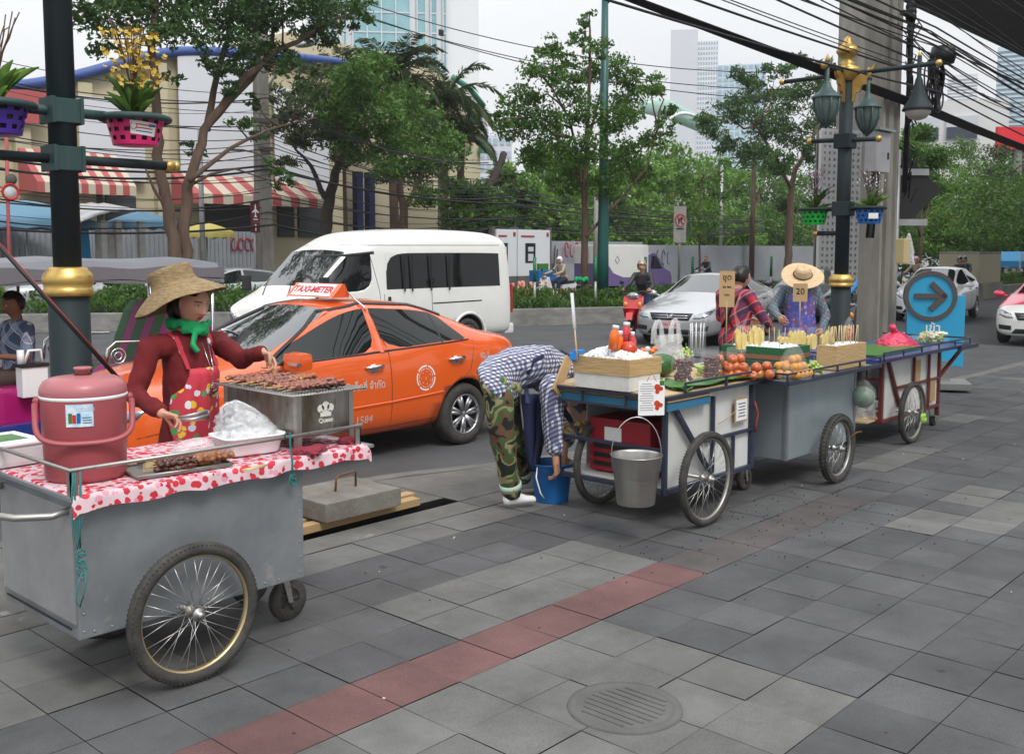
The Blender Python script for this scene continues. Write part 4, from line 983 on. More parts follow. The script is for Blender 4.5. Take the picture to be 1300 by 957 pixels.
def person(label,j,loc,rz,top='white',bottom='black',shoe='black',skin='skin',sleeve='long',hair='short',vox=.014,group=None,sc_=1.,hands='std',legs=True,fine=False,parts=(),handspec=None,baggy=1.,loose=1.,category='person',wr=.006):
    t=thing('person',label,category,loc,rz,group,sc_)
    dp_=1+(ft_:=j['fat']-1)*1.6 if j['fat']>1.3 else 1.; ft=j['fat']; lat=(j['shL']-j['shR']).normalized(); latp=(j['hiL']-j['hiR']).normalized()
    def torso(b,g,lo='pel'):
        ax=lambda a,c:(j[c]-j[a]).normalized()
        hull_rings(b,[(j['pel']-ax('pel','wai')*.03,latp,(.150+g)*ft,(.105+g)*ft,ax('pel','wai')),(j['pel']+ax('pel','wai')*.05,latp,(.148+g)*ft,(.104+g)*ft,ax('pel','wai')),(j['wai'],(lat+latp).normalized(),(.125+g)*ft,(.092+g)*ft,ax('pel','che')),(j['che'],lat,(.150+g)*ft,(.108+g)*ft,ax('wai','top')),(j['top'],lat,(.145+g),(.075+g)*dp_,ax('che','nek'))],18)
        limb(b,[j['shR'],j['top'],j['shL']],[.052+g,.058+g,.052+g])
    b=MB(); torso(b,-.010)
    limb(b,[j['top'],j['nek'],j['hed']-Vector(j['hup'])*.03],[.062,.050,.050])
    for s_ in'LR':
        limb(b,[j['sh'+s_],j['el'+s_],j['wr'+s_]],[.046,.037,.024])
        if legs:
            limb(b,[j['hi'+s_],j['kn'+s_],j['an'+s_]],[.058,.050,.036]); 
    if legs:
        for s_ in'LR': 
            a=j['an'+s_]; tv=Vector(j['toe'+s_]) if 'toe'+s_ in j else j['toe']
            limb(b,[a+Vector((0,0,-.035)),a+tv.normalized()*.11+Vector((0,0,-.045))],[.034,.028])
    vm=vox
    Vb,Fb=remesh(b,vm,2)
    B=MB(); B.add(Vb,Fb,True)
    for s_,sd in(('L',1),('R',-1)):
        hb=MB(); sp=(handspec or {}).get(s_,{})
        d=sp.get('d'); d=Vector(d) if d else (j['wr'+s_]-j['el'+s_]).normalized(); n=sp.get('n') or (Vector((0,-sd,0))+Vector((0,0,-.2)))
        limb(hb,[j['wr'+s_]-(j['wr'+s_]-j['el'+s_]).normalized()*.04,j['wr'+s_]],[.0265,.024])
        hand(hb,j['wr'+s_],d,n,sd,.90 if fine else 1.0,sp.get('curl',.45),thumb=sp.get('thumb',.5),pinch=sp.get('pinch',0))
        if fine or vox<.016:
            V,F=remesh(hb,.0028 if fine else .005,1); B.add(V,F,True)
        else: B.add(hb.v,hb.f,True)
    V,F,lc,(f,l,u)=head_geo(j['hed'],j['face'],j['hup'],1.,*( (84,60) if fine else (44,32)))
    k0=len(B.v); mis=[]
    for q in F:
        X=sum(lc[i][0] for i in q)/4; Y=sum(lc[i][1] for i in q)/4; Z=sum(lc[i][2] for i in q)/4; m_=0
        lw=.021*math.sqrt(max(0,1-((Z+.058)/.0125)**2)) if abs(Z+.058)<.0125 else 0
        if X>.05 and abs(Y)<lw: m_=1
        if X>.04 and fine:
            for sgn in(1,-1):
                yy=Y-sgn*.031
                if abs(yy)<.017 and abs(Z-(.034-.35*(yy*sgn)**1*.0-8*yy*yy))<.0028: m_=2
        mis.append(m_)
    B.add(V,F,True)
    B.mi[-len(F):]=mis
    H=j['hed']
    for sgn in(1,-1):
        B.m=0
        e=H+f*-.004+l*sgn*.075+u*-.005; B.ball(e,(.012,.007,.028),10,mi=0,Mx=Matrix((f,l,u)).transposed())
        p=H+f*.0805+l*sgn*.031+u*.012
        B.ball(p,(.007,.0125,.0055 if fine else .006),12,mi=3,Mx=Matrix((f,l,u)).transposed())
        B.ball(p+f*.0035-u*.0005,(.0045,.0052,.0048),10,mi=2,Mx=Matrix((f,l,u)).transposed())
        if fine: # eyelid and lashes
            B.tube([p+f*(.0052-.0035*abs(q))+l*sgn*q*.0145+u*(.0058-.0045*q*q) for q in(-1,-.5,0,.5,1)],[.0012,.0018,.002,.0018,.0012],5,mi=2)
            B.tube([p+f*(.0035-.0035*abs(q))+l*sgn*q*.0145+u*(.0088-.0045*q*q) for q in(-1,-.5,0,.5,1)],[.001,.003,.0036,.003,.001],6,mi=0)
    B.build('body',[skin,'lip','hair','eyewhite'],t)
    if hair:
        V,F,lc,_=head_geo(j['hed'],j['face'],j['hup'],1.,44,32,shell=.010)
        keep=[]
        for q in F:
            X=sum(lc[i][0] for i in q)/4; Y=sum(lc[i][1] for i in q)/4; Z=sum(lc[i][2] for i in q)/4
            if Z>.055-.35*max(0,X)*0 and X<.075 or (X<.0+.25*Z and Z>-.06) or (hair=='long' and X<.01 and Z>-.13) or Z>.085: keep.append(q)
        b=MB(); b.add([v+(v-H).normalized()*.006*noise.noise(v*40) for v in V],keep,True)
        if hair in('bun','long'): b.ball(H-f*.10+u*(.0 if hair=='bun' else -.06),(.05,.055,.05 if hair=='bun' else .08),14,Mx=Matrix((f,l,u)).transposed())
        b.build('hair','hair',t)
    b=MB(); torso(b,.012)
    for s_ in'LR':
        S_,E_,W_=j['sh'+s_],j['el'+s_],j['wr'+s_]
        q_=loose
        if sleeve=='long': limb(b,[S_,E_,E_.lerp(W_,.93)],[.062,.052,.038])
        elif sleeve=='short': limb(b,[S_,S_.lerp(E_,.72)],[.062,.060])
        elif sleeve=='three': limb(b,[S_,E_,E_.lerp(W_,.5)],[.066*q_,.056*q_,.05*q_])
    V,F=remesh(b,vox*.85,2,wr,13,seed=hash(label)%17 if False else len(label)); 
    q=MB(); q.add(V,F,True); 
    sh=q.build('shirt',top,t)
    if legs:
        b=MB(); ax=(j['wai']-j['pel']).normalized()
        hull_rings(b,[(j['pel']-ax*.06,latp,.150*ft,.108*ft,ax),(j['pel']+ax*.07,latp,.150*ft,.108*ft,ax)],16)
        for s_ in'LR':
            K,A=j['kn'+s_],j['an'+s_]
            limb(b,[j['hi'+s_],j['hi'+s_].lerp(K,.3),K,K.lerp(A,.93)],[.088 if baggy<1.1 else .07,.094*(.5+.5*baggy),.070*baggy,.058*baggy])
        V,F=remesh(b,vox*.9,2,wr*1.2,9); q=MB(); q.add(V,F,True); q.build('trousers',bottom,t)
        for s_ in'LR':
            a=j['an'+s_]; tv=(Vector(j['toe'+s_]) if 'toe'+s_ in j else j['toe']).normalized(); b=MB()
            l2=Vector((-tv.y,tv.x,0)).normalized(); ax2=tv
            hull_rings(b,[(a-tv*.045+Vector((0,0,-.038)),l2,.034,.040,ax2),(a+tv*.03+Vector((0,0,-.035)),l2,.038,.046,ax2),(a+tv*.10+Vector((0,0,-.050)),l2,.045,.030,ax2),(a+tv*.165+Vector((0,0,-.058)),l2,.036,.022,ax2)],14)
            V,F=remesh(b,.008,2); q=MB(); q.add(V,F,True); q.build('shoe',shoe,t)
    t['_']=0; del t['_']
    return t,(f,l,u)
def child(b,name,m,t): return b.build(name,m,t)
def helmet(t,j,m,open_=True,visor=False):
    f=j['face'].normalized(); H=j['hed']
    V,F,lc,_=head_geo(H+Vector((0,0,.01)),j['face'],j['hup'],1.,32,24,shell=.030)
    keep=[q for q in F if not (sum(lc[i][0] for i in q)/4>.045 and sum(lc[i][2] for i in q)/4<.035) and sum(lc[i][2] for i in q)/4>-.085]
    b=MB(); b.add(V,keep,True); o=b.build('helmet',m,t); md=o.modifiers.new('s','SOLIDIFY'); md.thickness=.01; bake(o)
    return o
plaid('check_navy',(.60,.61,.67),[((.015,.02,.10),1,0,.5,.74)],31)
plaid('plaid_blue',(.05,.07,.13),[((.30,.36,.50),.5,0,.30,.6),((.65,.68,.75),.5,.12,.07,.7)],14)
plaid('plaid_red',(.50,.03,.045),[((.03,.03,.08),.5,0,.38,.75),((.6,.3,.3),.5,.6,.10,.5)],17)
plaid('plaid_dark',(.05,.08,.13),[((.45,.42,.38),1,0,.16,.5),((.30,.08,.06),1,.5,.12,.6),((.03,.20,.25),.5,.3,.2,.5)],22)
plaid('check_pink',(.62,.45,.50),[((.55,.15,.22),1,0,.3,.5)],40)
blotch('camouflage',[(0,(.012,.012,.012)),(.39,(.12,.06,.03)),(.46,(.04,.11,.03)),(.54,(.26,.23,.11)),(.63,(.012,.02,.012))],8)
def floral(name,base,cols,scale,th=.44):
    m=bpy.data.materials.new(name); m.use_nodes=True; N=m.node_tree; L=N.links; p=N.nodes['Principled BSDF']; p.inputs['Roughness'].default_value=.7
    tc=N.nodes.new('ShaderNodeTexCoord'); v=N.nodes.new('ShaderNodeTexVoronoi'); v.inputs['Scale'].default_value=scale; L.new(tc.outputs['Object'],v.inputs['Vector'])
    nz=N.nodes.new('ShaderNodeTexNoise'); nz.inputs['Scale'].default_value=scale*2.2; L.new(tc.outputs['Object'],nz.inputs['Vector'])
    ad=N.nodes.new('ShaderNodeMath'); ad.operation='MULTIPLY_ADD'; ad.inputs[1].default_value=.35; L.new(nz.outputs['Fac'],ad.inputs[0]); L.new(v.outputs['Distance'],ad.inputs[2])
    lt=N.nodes.new('ShaderNodeMath'); lt.operation='LESS_THAN'; lt.inputs[1].default_value=th; L.new(ad.outputs[0],lt.inputs[0])
    sp=N.nodes.new('ShaderNodeSeparateXYZ'); L.new(v.outputs['Color'],sp.inputs[0]); r=N.nodes.new('ShaderNodeValToRGB'); r.color_ramp.interpolation='CONSTANT'; e=r.color_ramp.elements
    e[0].color=(*cols[0],1); e[1].position=1/len(cols); e[1].color=(*cols[1],1)
    for k in range(2,len(cols)): q=e.new(k/len(cols)); q.color=(*cols[k],1)
    L.new(sp.outputs[0],r.inputs[0]); mx=N.nodes.new('ShaderNodeMix'); mx.data_type='RGBA'; L.new(lt.outputs[0],mx.inputs[0]); mx.inputs[6].default_value=(*base,1); L.new(r.outputs[0],mx.inputs[7]); L.new(mx.outputs[2],p.inputs['Base Color']); MATS[name]=m
floral('apron_red',(.52,.035,.06),[(.52,.035,.06),(.55,.58,.72),(.75,.48,.04),(.52,.035,.06),(.06,.28,.08),(.70,.72,.75)],21,.60)
floral('apron_blue',(.10,.11,.40),[(.13,.15,.55),(.45,.15,.30),(.55,.35,.45),(.13,.15,.55),(.35,.08,.06)],24,.6)
floral('tablecloth_print',(.62,.46,.50),[(.46,.015,.03),(.60,.03,.05),(.50,.02,.04),(.48,.03,.05),(.60,.28,.34),(.50,.02,.04)],33,.66)
floral('black_print',(.02,.02,.02),[(.02,.02,.02),(.4,.4,.38)],40)
mat('knit_red',(.150,.009,.012),.9,var=((.085,.005,.007),.6),vs=9,bump=.3,bs=260)
mat('scarf_green',(.012,.40,.13),.8,var=((.005,.24,.08),.7),vs=12,bump=.4,bs=90)
mat('straw',(.37,.27,.145),.85,var=((.19,.13,.06),.95),vs=26,stretch=(1,1,4),bump=.7,bs=80)
mat('straw_pale',(.68,.50,.31),.85,var=((.50,.35,.20),.7),vs=14,stretch=(1,1,4),bump=.5,bs=80)
mat('denim_grey',(.16,.17,.19),.9); mat('navy',(.015,.02,.06),.8); mat('shirt_white',(.62,.62,.64),.85); mat('jacket_black',(.02,.021,.025),.5); mat('trouser_brown',(.075,.05,.04),.9); mat('shirt_blue',(.05,.13,.36),.8); mat('shirt_bright',(.05,.25,.6),.7); mat('shirt_tan',(.36,.30,.22),.85); mat('canvas_white',(.72,.72,.72),.7)
mat('helmet_white',(.7,.7,.68),.25,coat=1.); mat('helmet_black',(.02,.02,.022),.15,coat=1.); mat('helmet_stripe',(.30,.22,.18),.2,coat=1.); mat('helmet_pink',(.7,.35,.42),.25,coat=1.)
def shell(t,name,m,pts_fn,nu,nv,thick=.006):
    g=[[pts_fn(i/(nv),k/(nu)) for k in range(nu+1)] for i in range(nv+1)]
    b=MB(); b.sheet(g); o=b.build(name,m,t); md=o.modifiers.new('s','SOLIDIFY'); md.thickness=thick; md.offset=0; bake(o); return o
base=T(255,480,4.80); bx,by=base.x,4.80
def wp(px,py,t): v=T(px,py,t); return (v.x-bx,v.y-by,v.z)
fx=Vector((.80,-.60,0)).normalized()
jw=pose(hed=wp(243,384,4.76),nek=wp(236,418,4.82),top=wp(235,434,4.83),che=wp(243,478,4.80),wai=wp(236,540,4.80),pel=wp(232,590,4.82),
  shL=wp(276,434,4.90),elL=wp(307,456,4.64),wrL=wp(333,447,4.42),shR=wp(190,444,4.76),elR=wp(170,500,4.72),wrR=wp(205,524,4.44),
  hiL=wp(250,600,4.86),knL=(.12,.06,.45),anL=(.10,.08,.085),hiR=wp(215,600,4.80),knR=(.0,-.10,.45),anR=(-.04,-.12,.085),
  face=(.20,-.97,-.30),hup=(-.02,-.12,1),toe=(.8,-.6,0))
for k in jw:
    if isinstance(jw[k],Vector) and k in('knL','anL','knR','anR'): jw[k]=Vector(jw[k])
tw,(f,l,u)=person('woman in a dark red jumper, floral apron and wide straw hat tending the grill',jw,(bx,by,0),0,'knit_red','denim_grey','black',skin='skin_brightened',vox=.010,fine=True,hair='long',
  handspec={'L':dict(d=(.55,-.45,-.75),n=(-.8,-.2,-.4),curl=.75,thumb=.9,pinch=1),'R':dict(d=(.85,-.35,-.35),n=(.1,-.3,-1),curl=.55,thumb=.7)},wr=.012)
H=jw['hed']
hax=Vector((-.24,.30,1)).normalized(); hc=Vector(wp(231,386,4.80))+hax*.083
Q=Vector((0,0,1)).rotation_difference(hax).to_matrix()
def hatpt(rr,zz,a,wob=.0): 
    return hc+Q@Vector((rr*math.cos(a),rr*math.sin(a)*.97,zz+wob*math.sin(a*3+1)+wob*.6*math.sin(a*5)))
prof=[(.001,.108),(.08,.112),(.108,.107),(.114,.095),(.112,.05),(.118,.022),(.135,.008),(.17,-.016),(.21,-.045),(.235,-.07),(.242,-.079)]
def hp(i,k):
    q=i*(len(prof)-1); a=int(min(len(prof)-2,q)); f_=q-a; r=prof[a][0]*(1-f_)+prof[a+1][0]*f_; z=prof[a][1]*(1-f_)+prof[a+1][1]*f_
    return hatpt(r,z,k*2*PI,.008*max(0,(r-.1)/.15))
shell(tw,'straw_hat','straw',hp,64,40,.005)
b=MB()
P=[jw['nek']+Vector(v) for v in((.075,-.055,.005),(.02,-.092,.022),(-.055,-.06,.035),(-.082,.02,.035),(-.035,.088,.02),(.05,.07,.0),(.095,.0,-.018),(.082,-.05,-.012),(.0,-.098,.0),(-.07,-.04,.012))]
cs=[]
for i in range(len(P)-1):
    for q in range(4): cs.append(P[i].lerp(P[i+1],q/4))
b.tube([c+Vector((0,0,.005*math.sin(i*1.7))) for i,c in enumerate(cs)],[.024+.006*math.sin(i*1.3) for i in range(len(cs))],14)
b.tube([jw['nek']+Vector(v) for v in((.0,-.09,-.015),(-.02,-.11,-.04),(-.035,-.125,-.075),(-.01,-.135,-.11))],[.022,.024,.030,.034],12,flat=.5)
b.tube([jw['nek']+Vector(v) for v in((.09,-.03,0),(.14,.02,.012),(.165,.05,.03))],[.024,.022,.02],10,flat=.6)
V,F=remesh(b,.007,1,.006,30); q=MB(); q.add(V,F,True); q.build('scarf','scarf_green',tw)
sh=[c for c in kids(tw) if c.name.startswith('shirt')][0]; bs=bvh_of(sh)
def apron(t,bs,cen,fwd,lat,zs,m,off=.008,flare=1.,name='apron',folds=.006,clearance=None):
    """zs=[(z, half width)] top to bottom"""
    g=[]
    fwd=Vector(fwd).normalized(); lat=Vector(lat).normalized()
    for z,hw in zs:
        row=[]
        c=Vector((cen[0],cen[1],z))
        for k in range(25):
            a=-1+2*k/24; o=c+lat*a*hw+fwd*.6; h=bs.ray_cast(o,-fwd,1.2)
            p=h[0] if h[0] else None
            row.append((o,p))
        dd=[(o-p).dot(fwd) for o,p in row if p]; md_=min(dd) if dd else .5
        r2=[]
        for k,(o,p) in enumerate(row):
            d=(o-p).dot(fwd) if p else md_+.10
            d=min(d,md_+.14); r2.append(o-fwd*d+fwd*(off+folds*math.sin(k*1.1+z*9)*(1 if z<zs[2][0] else .3)))
        g.append(r2)
    b=MB(); b.sheet(g); o=b.build(name,m,t); md=o.modifiers.new('s','SOLIDIFY'); md.thickness=.004; bake(o); return g
cz=jw['che']
lt_=(jw['shL']-jw['shR']); lt_.z=0; lt_.normalize(); fw_=Vector((lt_.y,-lt_.x,0)).normalized()
if fw_.dot(Vector((.2,-1,0)))<0: fw_=-fw_
zc=[(cz.z+.055,.10),(cz.z+.02,.105),(cz.z-.04,.13),(cz.z-.08,.17),(cz.z-.14,.185),(cz.z-.22,.185),(cz.z-.3,.17),(cz.z-.38,.18),(cz.z-.46,.19)]
ag=apron(tw,bs,(cz.x,cz.y),fw_,lt_,zc,'apron_red')
b=MB()
for e,s_ in((0,'R'),(24,'L')):
    a=ag[0][e]; top=jw['nek'].lerp(jw['sh'+s_],.48)+Vector((0,0,.035)); pts=[]
    for i in range(9):
        p=a.lerp(top,i/8); h=bs.ray_cast(p+fw_*.5,-fw_,1.); q=h[0]+fw_*.006 if h[0] and (h[0]-p).length<.12 else p
        pts.append(q)
    for i in range(8):
        w_=lt_*.017; b.add([pts[i]-w_,pts[i]+w_,pts[i+1]+w_,pts[i+1]-w_],[(0,1,2,3)])
o=b.build('apron_strap','apron_red',tw); md=o.modifiers.new('s','SOLIDIFY'); md.thickness=.005; bake(o)
b=MB(); g6=ag[3]; b.tube([g6[k]+fw_*.008+Vector((0,0,-.01+.028*(k-12)/8)) for k in range(12,22)],.006,5); b.build('apron_pocket','navy',tw)
b=MB(); pn=[jw['nek']+Vector((.02,-.09,-.03)),jw['che']+fw_*.135+Vector((.0,0,.05)),jw['che']+fw_*.14+Vector((.01,0,-.02))]
b.tube([jw['nek']+Vector((.03,-.10,-.06)),ag[0][13]+fw_*.012,ag[2][13]+fw_*.012],.0014,5); b.tube([jw['nek']+Vector((.09,-.05,-.05)),ag[0][15]+fw_*.012,ag[2][13]+fw_*.012],.0014,5)
b.ball(ag[2][13]+fw_*.016,(.013,.013,.018),10); b.build('necklace','chrome',tw)
wr=jw['wrL']+Vector((bx,by,0)); tip=T(351,486,4.20)
def skewer_mesh(seed=0,n=6,length=.20,fat=1.):
    g=random.Random(seed); st=MB(); st.tube([(0,0,0),(length,0,0)],.0018,5); me=MB()
    for k in range(n):
        x=length*.30+length*.66*k/(n-1); me.ball((x,g.uniform(-.002,.002),g.uniform(-.001,.003)),(.0185*g.uniform(.8,1.2),.0120*fat*g.uniform(.75,1.35),.0085*fat*g.uniform(.7,1.3)),11,Mx=Matrix.Rotation(g.uniform(-.6,.6),3,'Z'))
    me.v=[tuple(Vector(v)+Vector((0,noise.noise(Vector(v)*75+Vector((seed,0,0)))*.009,noise.noise(Vector(v)*95)*.007))) for v in me.v]
    return st,me
mat('meat_dark',(.13,.035,.018),.32,var=((.035,.012,.008),.9),vs=60,coat=.4); mat('meat_gold',(.36,.13,.03),.35,var=((.16,.05,.015),.8),vs=60,coat=.4); mat('meat_pink',(.33,.10,.065),.35,var=((.13,.045,.03),.8),vs=50,coat=.4); mat('bamboo',(.55,.42,.22),.7)
def skewer(label,m,loc,rot,seed=0,n=6,length=.2,fat=1.,group=None):
    t=thing('meat_skewer',label,'skewer',loc,0,group); t.rotation_euler=rot
    a,c=skewer_mesh(seed,n,length,fat); a.build('stick','bamboo',t); c.build('meat',m,t); return t
d=(tip-(wr+Vector((.03,-.03,-.08)))).normalized(); sk=skewer('grilled meat skewer held up in her left hand over the grill','meat_gold',wr+Vector((.035,-.04,-.075)),d.to_track_quat('X','Z').to_euler(),5,6,.20,1.2)
wr=jw['wrR']+Vector((bx,by,0)); t=thing('tongs','short metal tongs held in her right hand','tongs',wr+Vector((.07,-.03,-.03)))
b=MB(); b.tube([(-.02,.0,.0),(.05,-.03,.01),(.12,-.06,.02)],[.006,.010,.014],6,flat=.3); b.build('arm','steel',t); b=MB(); b.tube([(-.02,.0,-.006),(.05,-.04,-.01),(.12,-.07,.0)],[.006,.010,.014],6,flat=.3); b.build('arm','steel',t)
bx,by=5.12,4.66
def wq(px,py,t): v=T(px,py,t); return (v.x-bx,v.y-by,v.z)
jb=pose(pel=wq(634,482,4.66),wai=wq(656,466,4.66),che=wq(688,466,4.64),top=wq(712,482,4.62),nek=wq(726,492,4.60),hed=wq(733,520,4.62),
  shR=wq(700,492,4.44),elR=wq(702,545,4.42),wrR=wq(706,588,4.38),shL=wq(712,482,4.80),elL=wq(720,535,4.70),wrL=wq(716,580,4.50),
  hiR=wq(632,488,4.58),knR=wq(636,548,4.58),anR=wq(650,626,4.60),hiL=wq(640,484,4.74),knL=wq(648,545,4.78),anL=wq(666,607,4.85),
  face=(.55,-.1,-.85),hup=(.9,0,.45),toe=(.93,-.35,0),fat=1.42)
tb_,_=person('vendor in a navy checked shirt and camouflage trousers bending over the blue bucket',jb,(bx,by,0),0,'check_navy','camouflage','canvas_white',skin='skin',baggy=1.22,loose=1.3,sleeve='three',hair='short',vox=.012,wr=.012,handspec={'R':dict(d=(.3,.1,-1),n=(-.2,.9,0)),'L':dict(d=(.1,-.2,-1),n=(0,-1,0))})
b=MB()
for s_,oy in(('R',-.0),('L',0)):
    a=jb['an'+s_]; b.tube([a+Vector((0,0,.02)),a+Vector((-.005,0,.10))],.042,14)
b.build('sock','black',tb_)
b=MB()
for s_ in'RL':
    a=jb['kn'+s_].lerp(jb['an'+s_],.83); c=jb['kn'+s_].lerp(jb['an'+s_],.93); b.tube([a,c],[.077,.074],16)
b.build('trouser_cuff','cuff' if 'cuff' in MATS else mat('cuff',(.42,.55,.45),.8),tb_)
b=MB(); sh=[c for c in kids(tb_) if c.name.startswith('shirt')][0]; bs=bvh_of(sh)
pts=[]
for px,py in((690,452),(678,458),(670,472),(668,492),(670,512)):
    v=T(px,py,4.4)-Vector((bx,by,0)); rr=Vector(ray(px,py)); h=bs.ray_cast(Vector((-bx,-by,CH)),rr.normalized(),20.); pts.append((h[0] if h[0] else v)-rr.normalized()*.006)
b.tube(pts,.016,8,flat=.35)
pts=[]
for px,py in((712,446),(722,452),(731,460)):
    rr=Vector(ray(px,py)); h=bs.ray_cast(Vector((-bx,-by,CH)),rr.normalized(),20.); pts.append((h[0] if h[0] else T(px,py,4.6)-Vector((bx,by,0)))-rr.normalized()*.006)
b.tube(pts,.014,8,flat=.35); b.build('apron_strap','navy',tb_)
g=[]
for i in range(9):
    f_=i/8; y=500+f_*98; x0=660+f_*14; x1=690-f_*2 if f_<.6 else 688-(f_-.6)*22
    g.append([T(x0+(x1-x0)*k/8,y,4.60+.02*math.sin(k*1.4+i*.5))-Vector((bx,by,0)) for k in range(9)])
b=MB(); b.sheet(g); o=b.build('apron','navy',tb_); md=o.modifiers.new('s','SOLIDIFY'); md.thickness=.02; bake(o)
j=pose(hed=(.06,-.01,1.50),nek=(.01,0,1.385),elR=(.10,-.26,1.10),wrR=(.33,-.16,1.02),elL=(.10,.26,1.10),wrL=(.34,.12,1.05),face=(1,-.1,-.28),fat=1.1)
p=T(934,400,5.05)
tp,_=person('woman in a red plaid shirt behind the pineapple cart, seen from the side',j,(p.x,p.y,0),R(-8),'plaid_red','jacket_black',hair='bun',vox=.014)
b=MB(); 
for sgn in(1,-1): b.tube([(.0,sgn*.10,1.40),(-.10,sgn*.08,1.30),(-.125,sgn*.02,1.15),(-.12,-sgn*.06,1.02)],.022,8,flat=.35)
b.build('apron_strap','black',tp)
j=pose(hed=(.13,0,1.46),nek=(.05,0,1.37),top=(.02,0,1.32),elR=(.12,-.30,1.14),wrR=(.36,-.26,1.05),elL=(.06,.27,1.06),wrL=(.22,.20,.92),face=(1,0,-.75),hup=(.5,0,1),fat=1.12)
p=T(1015,400,5.15)
tp,(f,l,u)=person('vendor in a pale straw hat and blue floral apron bowed over the pineapple cart',j,(p.x,p.y,0),R(215),'plaid_dark','navy',vox=.014)
Hh=j['hed']; uu=u
def hp2(i,k):
    prof=[(.001,.165),(.055,.17),(.078,.15),(.088,.09),(.094,.075),(.12,.068),(.17,.070),(.215,.062),(.222,.058)]
    q=i*(len(prof)-1); a=int(min(len(prof)-2,q)); f_=q-a; r=prof[a][0]*(1-f_)+prof[a+1][0]*f_; z=prof[a][1]*(1-f_)+prof[a+1][1]*f_; an=k*2*PI
    return Hh+u*(z-.02+.008*math.sin(an*2)*(r/.2))+f*r*math.cos(an)+l*r*math.sin(an)
shell(tp,'straw_hat','straw_pale',hp2,48,30,.005)
b=MB(); b.tube([Hh+u*.062+f*.096*math.cos(a)+l*.096*math.sin(a) for a in [2*PI*k/30 for k in range(30)]],.008,6,closed=True); b.build('hat_band','trouser_brown',tp)
sh=[c for c in kids(tp) if c.name.startswith('shirt')][0]; bs=bvh_of(sh)
apron(tp,bs,(0,0),(1,0,0),(0,1,0),[(1.29,.11),(1.22,.13),(1.15,.15),(1.05,.16),(.95,.17),(.85,.18),(.72,.19),(.6,.2)],'apron_blue')
j=pose(**SIT); j['face']=Vector((1,0,-.25)); j['fat']=1.18
for a in('wrL','wrR'): j[a]=j[a]+Vector((.06,0,.10))
person('tuk-tuk driver in a blue plaid shirt seated under the grey canopy',j,(3.72,9.45,.13),R(188),'plaid_blue','trouser_brown',skin='skin_dark',sleeve='short',vox=.014)
def rider(px,py,t,rz,label,slabel,top,hel,body,bottom='navy',z=ZR,k=1.):
    p=T(px,py,t); s_=scooter(slabel,(p.x,p.y,z),rz,body); j=pose(**RIDE); j['fat']=1.1
    r_,_=person(label,j,(p.x,p.y,z),rz,top,bottom,vox=.018,group='motor scooter riders',hair=None if hel else 'short')
    if hel: helmet(r_,j,hel)
    return r_
rider(812,400,12.7,R(180+22),'rider in a black jacket and striped helmet on the red scooter beside the silver sedan','red and silver motor scooter beside the silver sedan','jacket_black','helmet_stripe','scoot_red')
rider(1215,380,13.0,R(182),'rider in dark clothes on a red and white scooter at far right','red and white motor scooter at far right, ahead of the pink taxi','jacket_black','helmet_black','scoot_white')
rider(1094,400,7.6,R(176),'rider with bright blue sleeves hidden behind the concrete pole','dark motor scooter partly hidden behind the concrete pole','shirt_bright','helmet_pink','scoot_dark')
rider(1160,360,14.5,R(182),'rider with a pink helmet behind the white hatchback','pale motor scooter hidden by the white hatchback','shirt_tan','helmet_pink','scoot_white')
rider(1222,352,13.6,R(182),'rider with a black helmet beyond the white hatchback','dark motor scooter beyond the white hatchback','jacket_black','helmet_black','scoot_dark')
rider(893,352,25.0,R(180),'motorcyclist in black beyond the median, by the thin tree','pale motor scooter beyond the median, by the thin tree','jacket_black',None,'scoot_white')
rider(706,352,23.6,R(175),'rider in a white helmet and tan shirt beyond the median flowers','pale scooter with a pink seat beyond the median flowers','shirt_tan','helmet_white','scoot_white')
def farp(px,py,t,label,top,bottom='navy',rz=0.,hair='short',kneel=0,z=0,sit=False,group='people on the far pavement',hat=None):
    t+=2.6 if px<300 else 1.5
    p=T(px,py,t); j=pose(**(SIT if sit else {})); 
    if not sit and rnd.random()<.6: j['knL'].x+=.12; j['anL'].x+=.18; j['knR'].x-=.02; j['anR'].x-=.16
    a,_=person(label,j,(p.x,p.y,z),rz,top,bottom,hair=hair,vox=.024,group=group,sleeve='short' if top in('shirt_white','shirt_tan') else 'long')
    if hat: helmet(a,j,hat)
    return a
r0=farp(684,330,25.2,'woman in a pink checked blouse behind the blue tub','check_pink','black',R(-60),'bun')
farp(965,335,34,'pedestrian in a white shirt and dark trousers by the grey metal fence','shirt_white','black',R(20))
farp(987,335,33,'pedestrian in a pale blue shirt and dark trousers by the straw hat','shirt_blue','navy',R(200))
farp(1010,335,31,'pedestrian in a dark blue top just above the straw hat','shirt_bright','navy',R(0))
farp(829,330,30,'person in a bright blue shirt leaning by the white hatch of the truck','shirt_bright','black',R(180))
farp(1149,335,27,'pedestrian in navy with back turned, left of the brown tree trunk','navy','navy',R(90),'short')
farp(1160,335,28,'pedestrian in grey beside the brown tree trunk','shirt_tan','black',R(80),'long')
farp(10,315,26.5,'seated woman in a white shirt at the far left under the blue parasol','shirt_white','navy',R(-20),'long',sit=True,z=.25)
farp(33,315,26.0,'person in a white shirt bent over a tray under the blue parasol','shirt_white','navy',R(200),z=-.35)
farp(57,310,26.2,'young man in a white shirt right of the parasol post','shirt_white','navy',R(200),z=-.12)
farp(107,318,26.8,'dark-haired person beside the folded blue parasol','shirt_tan','navy',R(-60),z=-.30)
farp(165,318,26,'person in white between the stall and the tree','shirt_white','navy',R(-60),z=-.2)
farp(254,330,25,'person in a white cap and white shirt by the yellow parasol','shirt_white','navy',R(-30),z=-.45,hat='helmet_white')
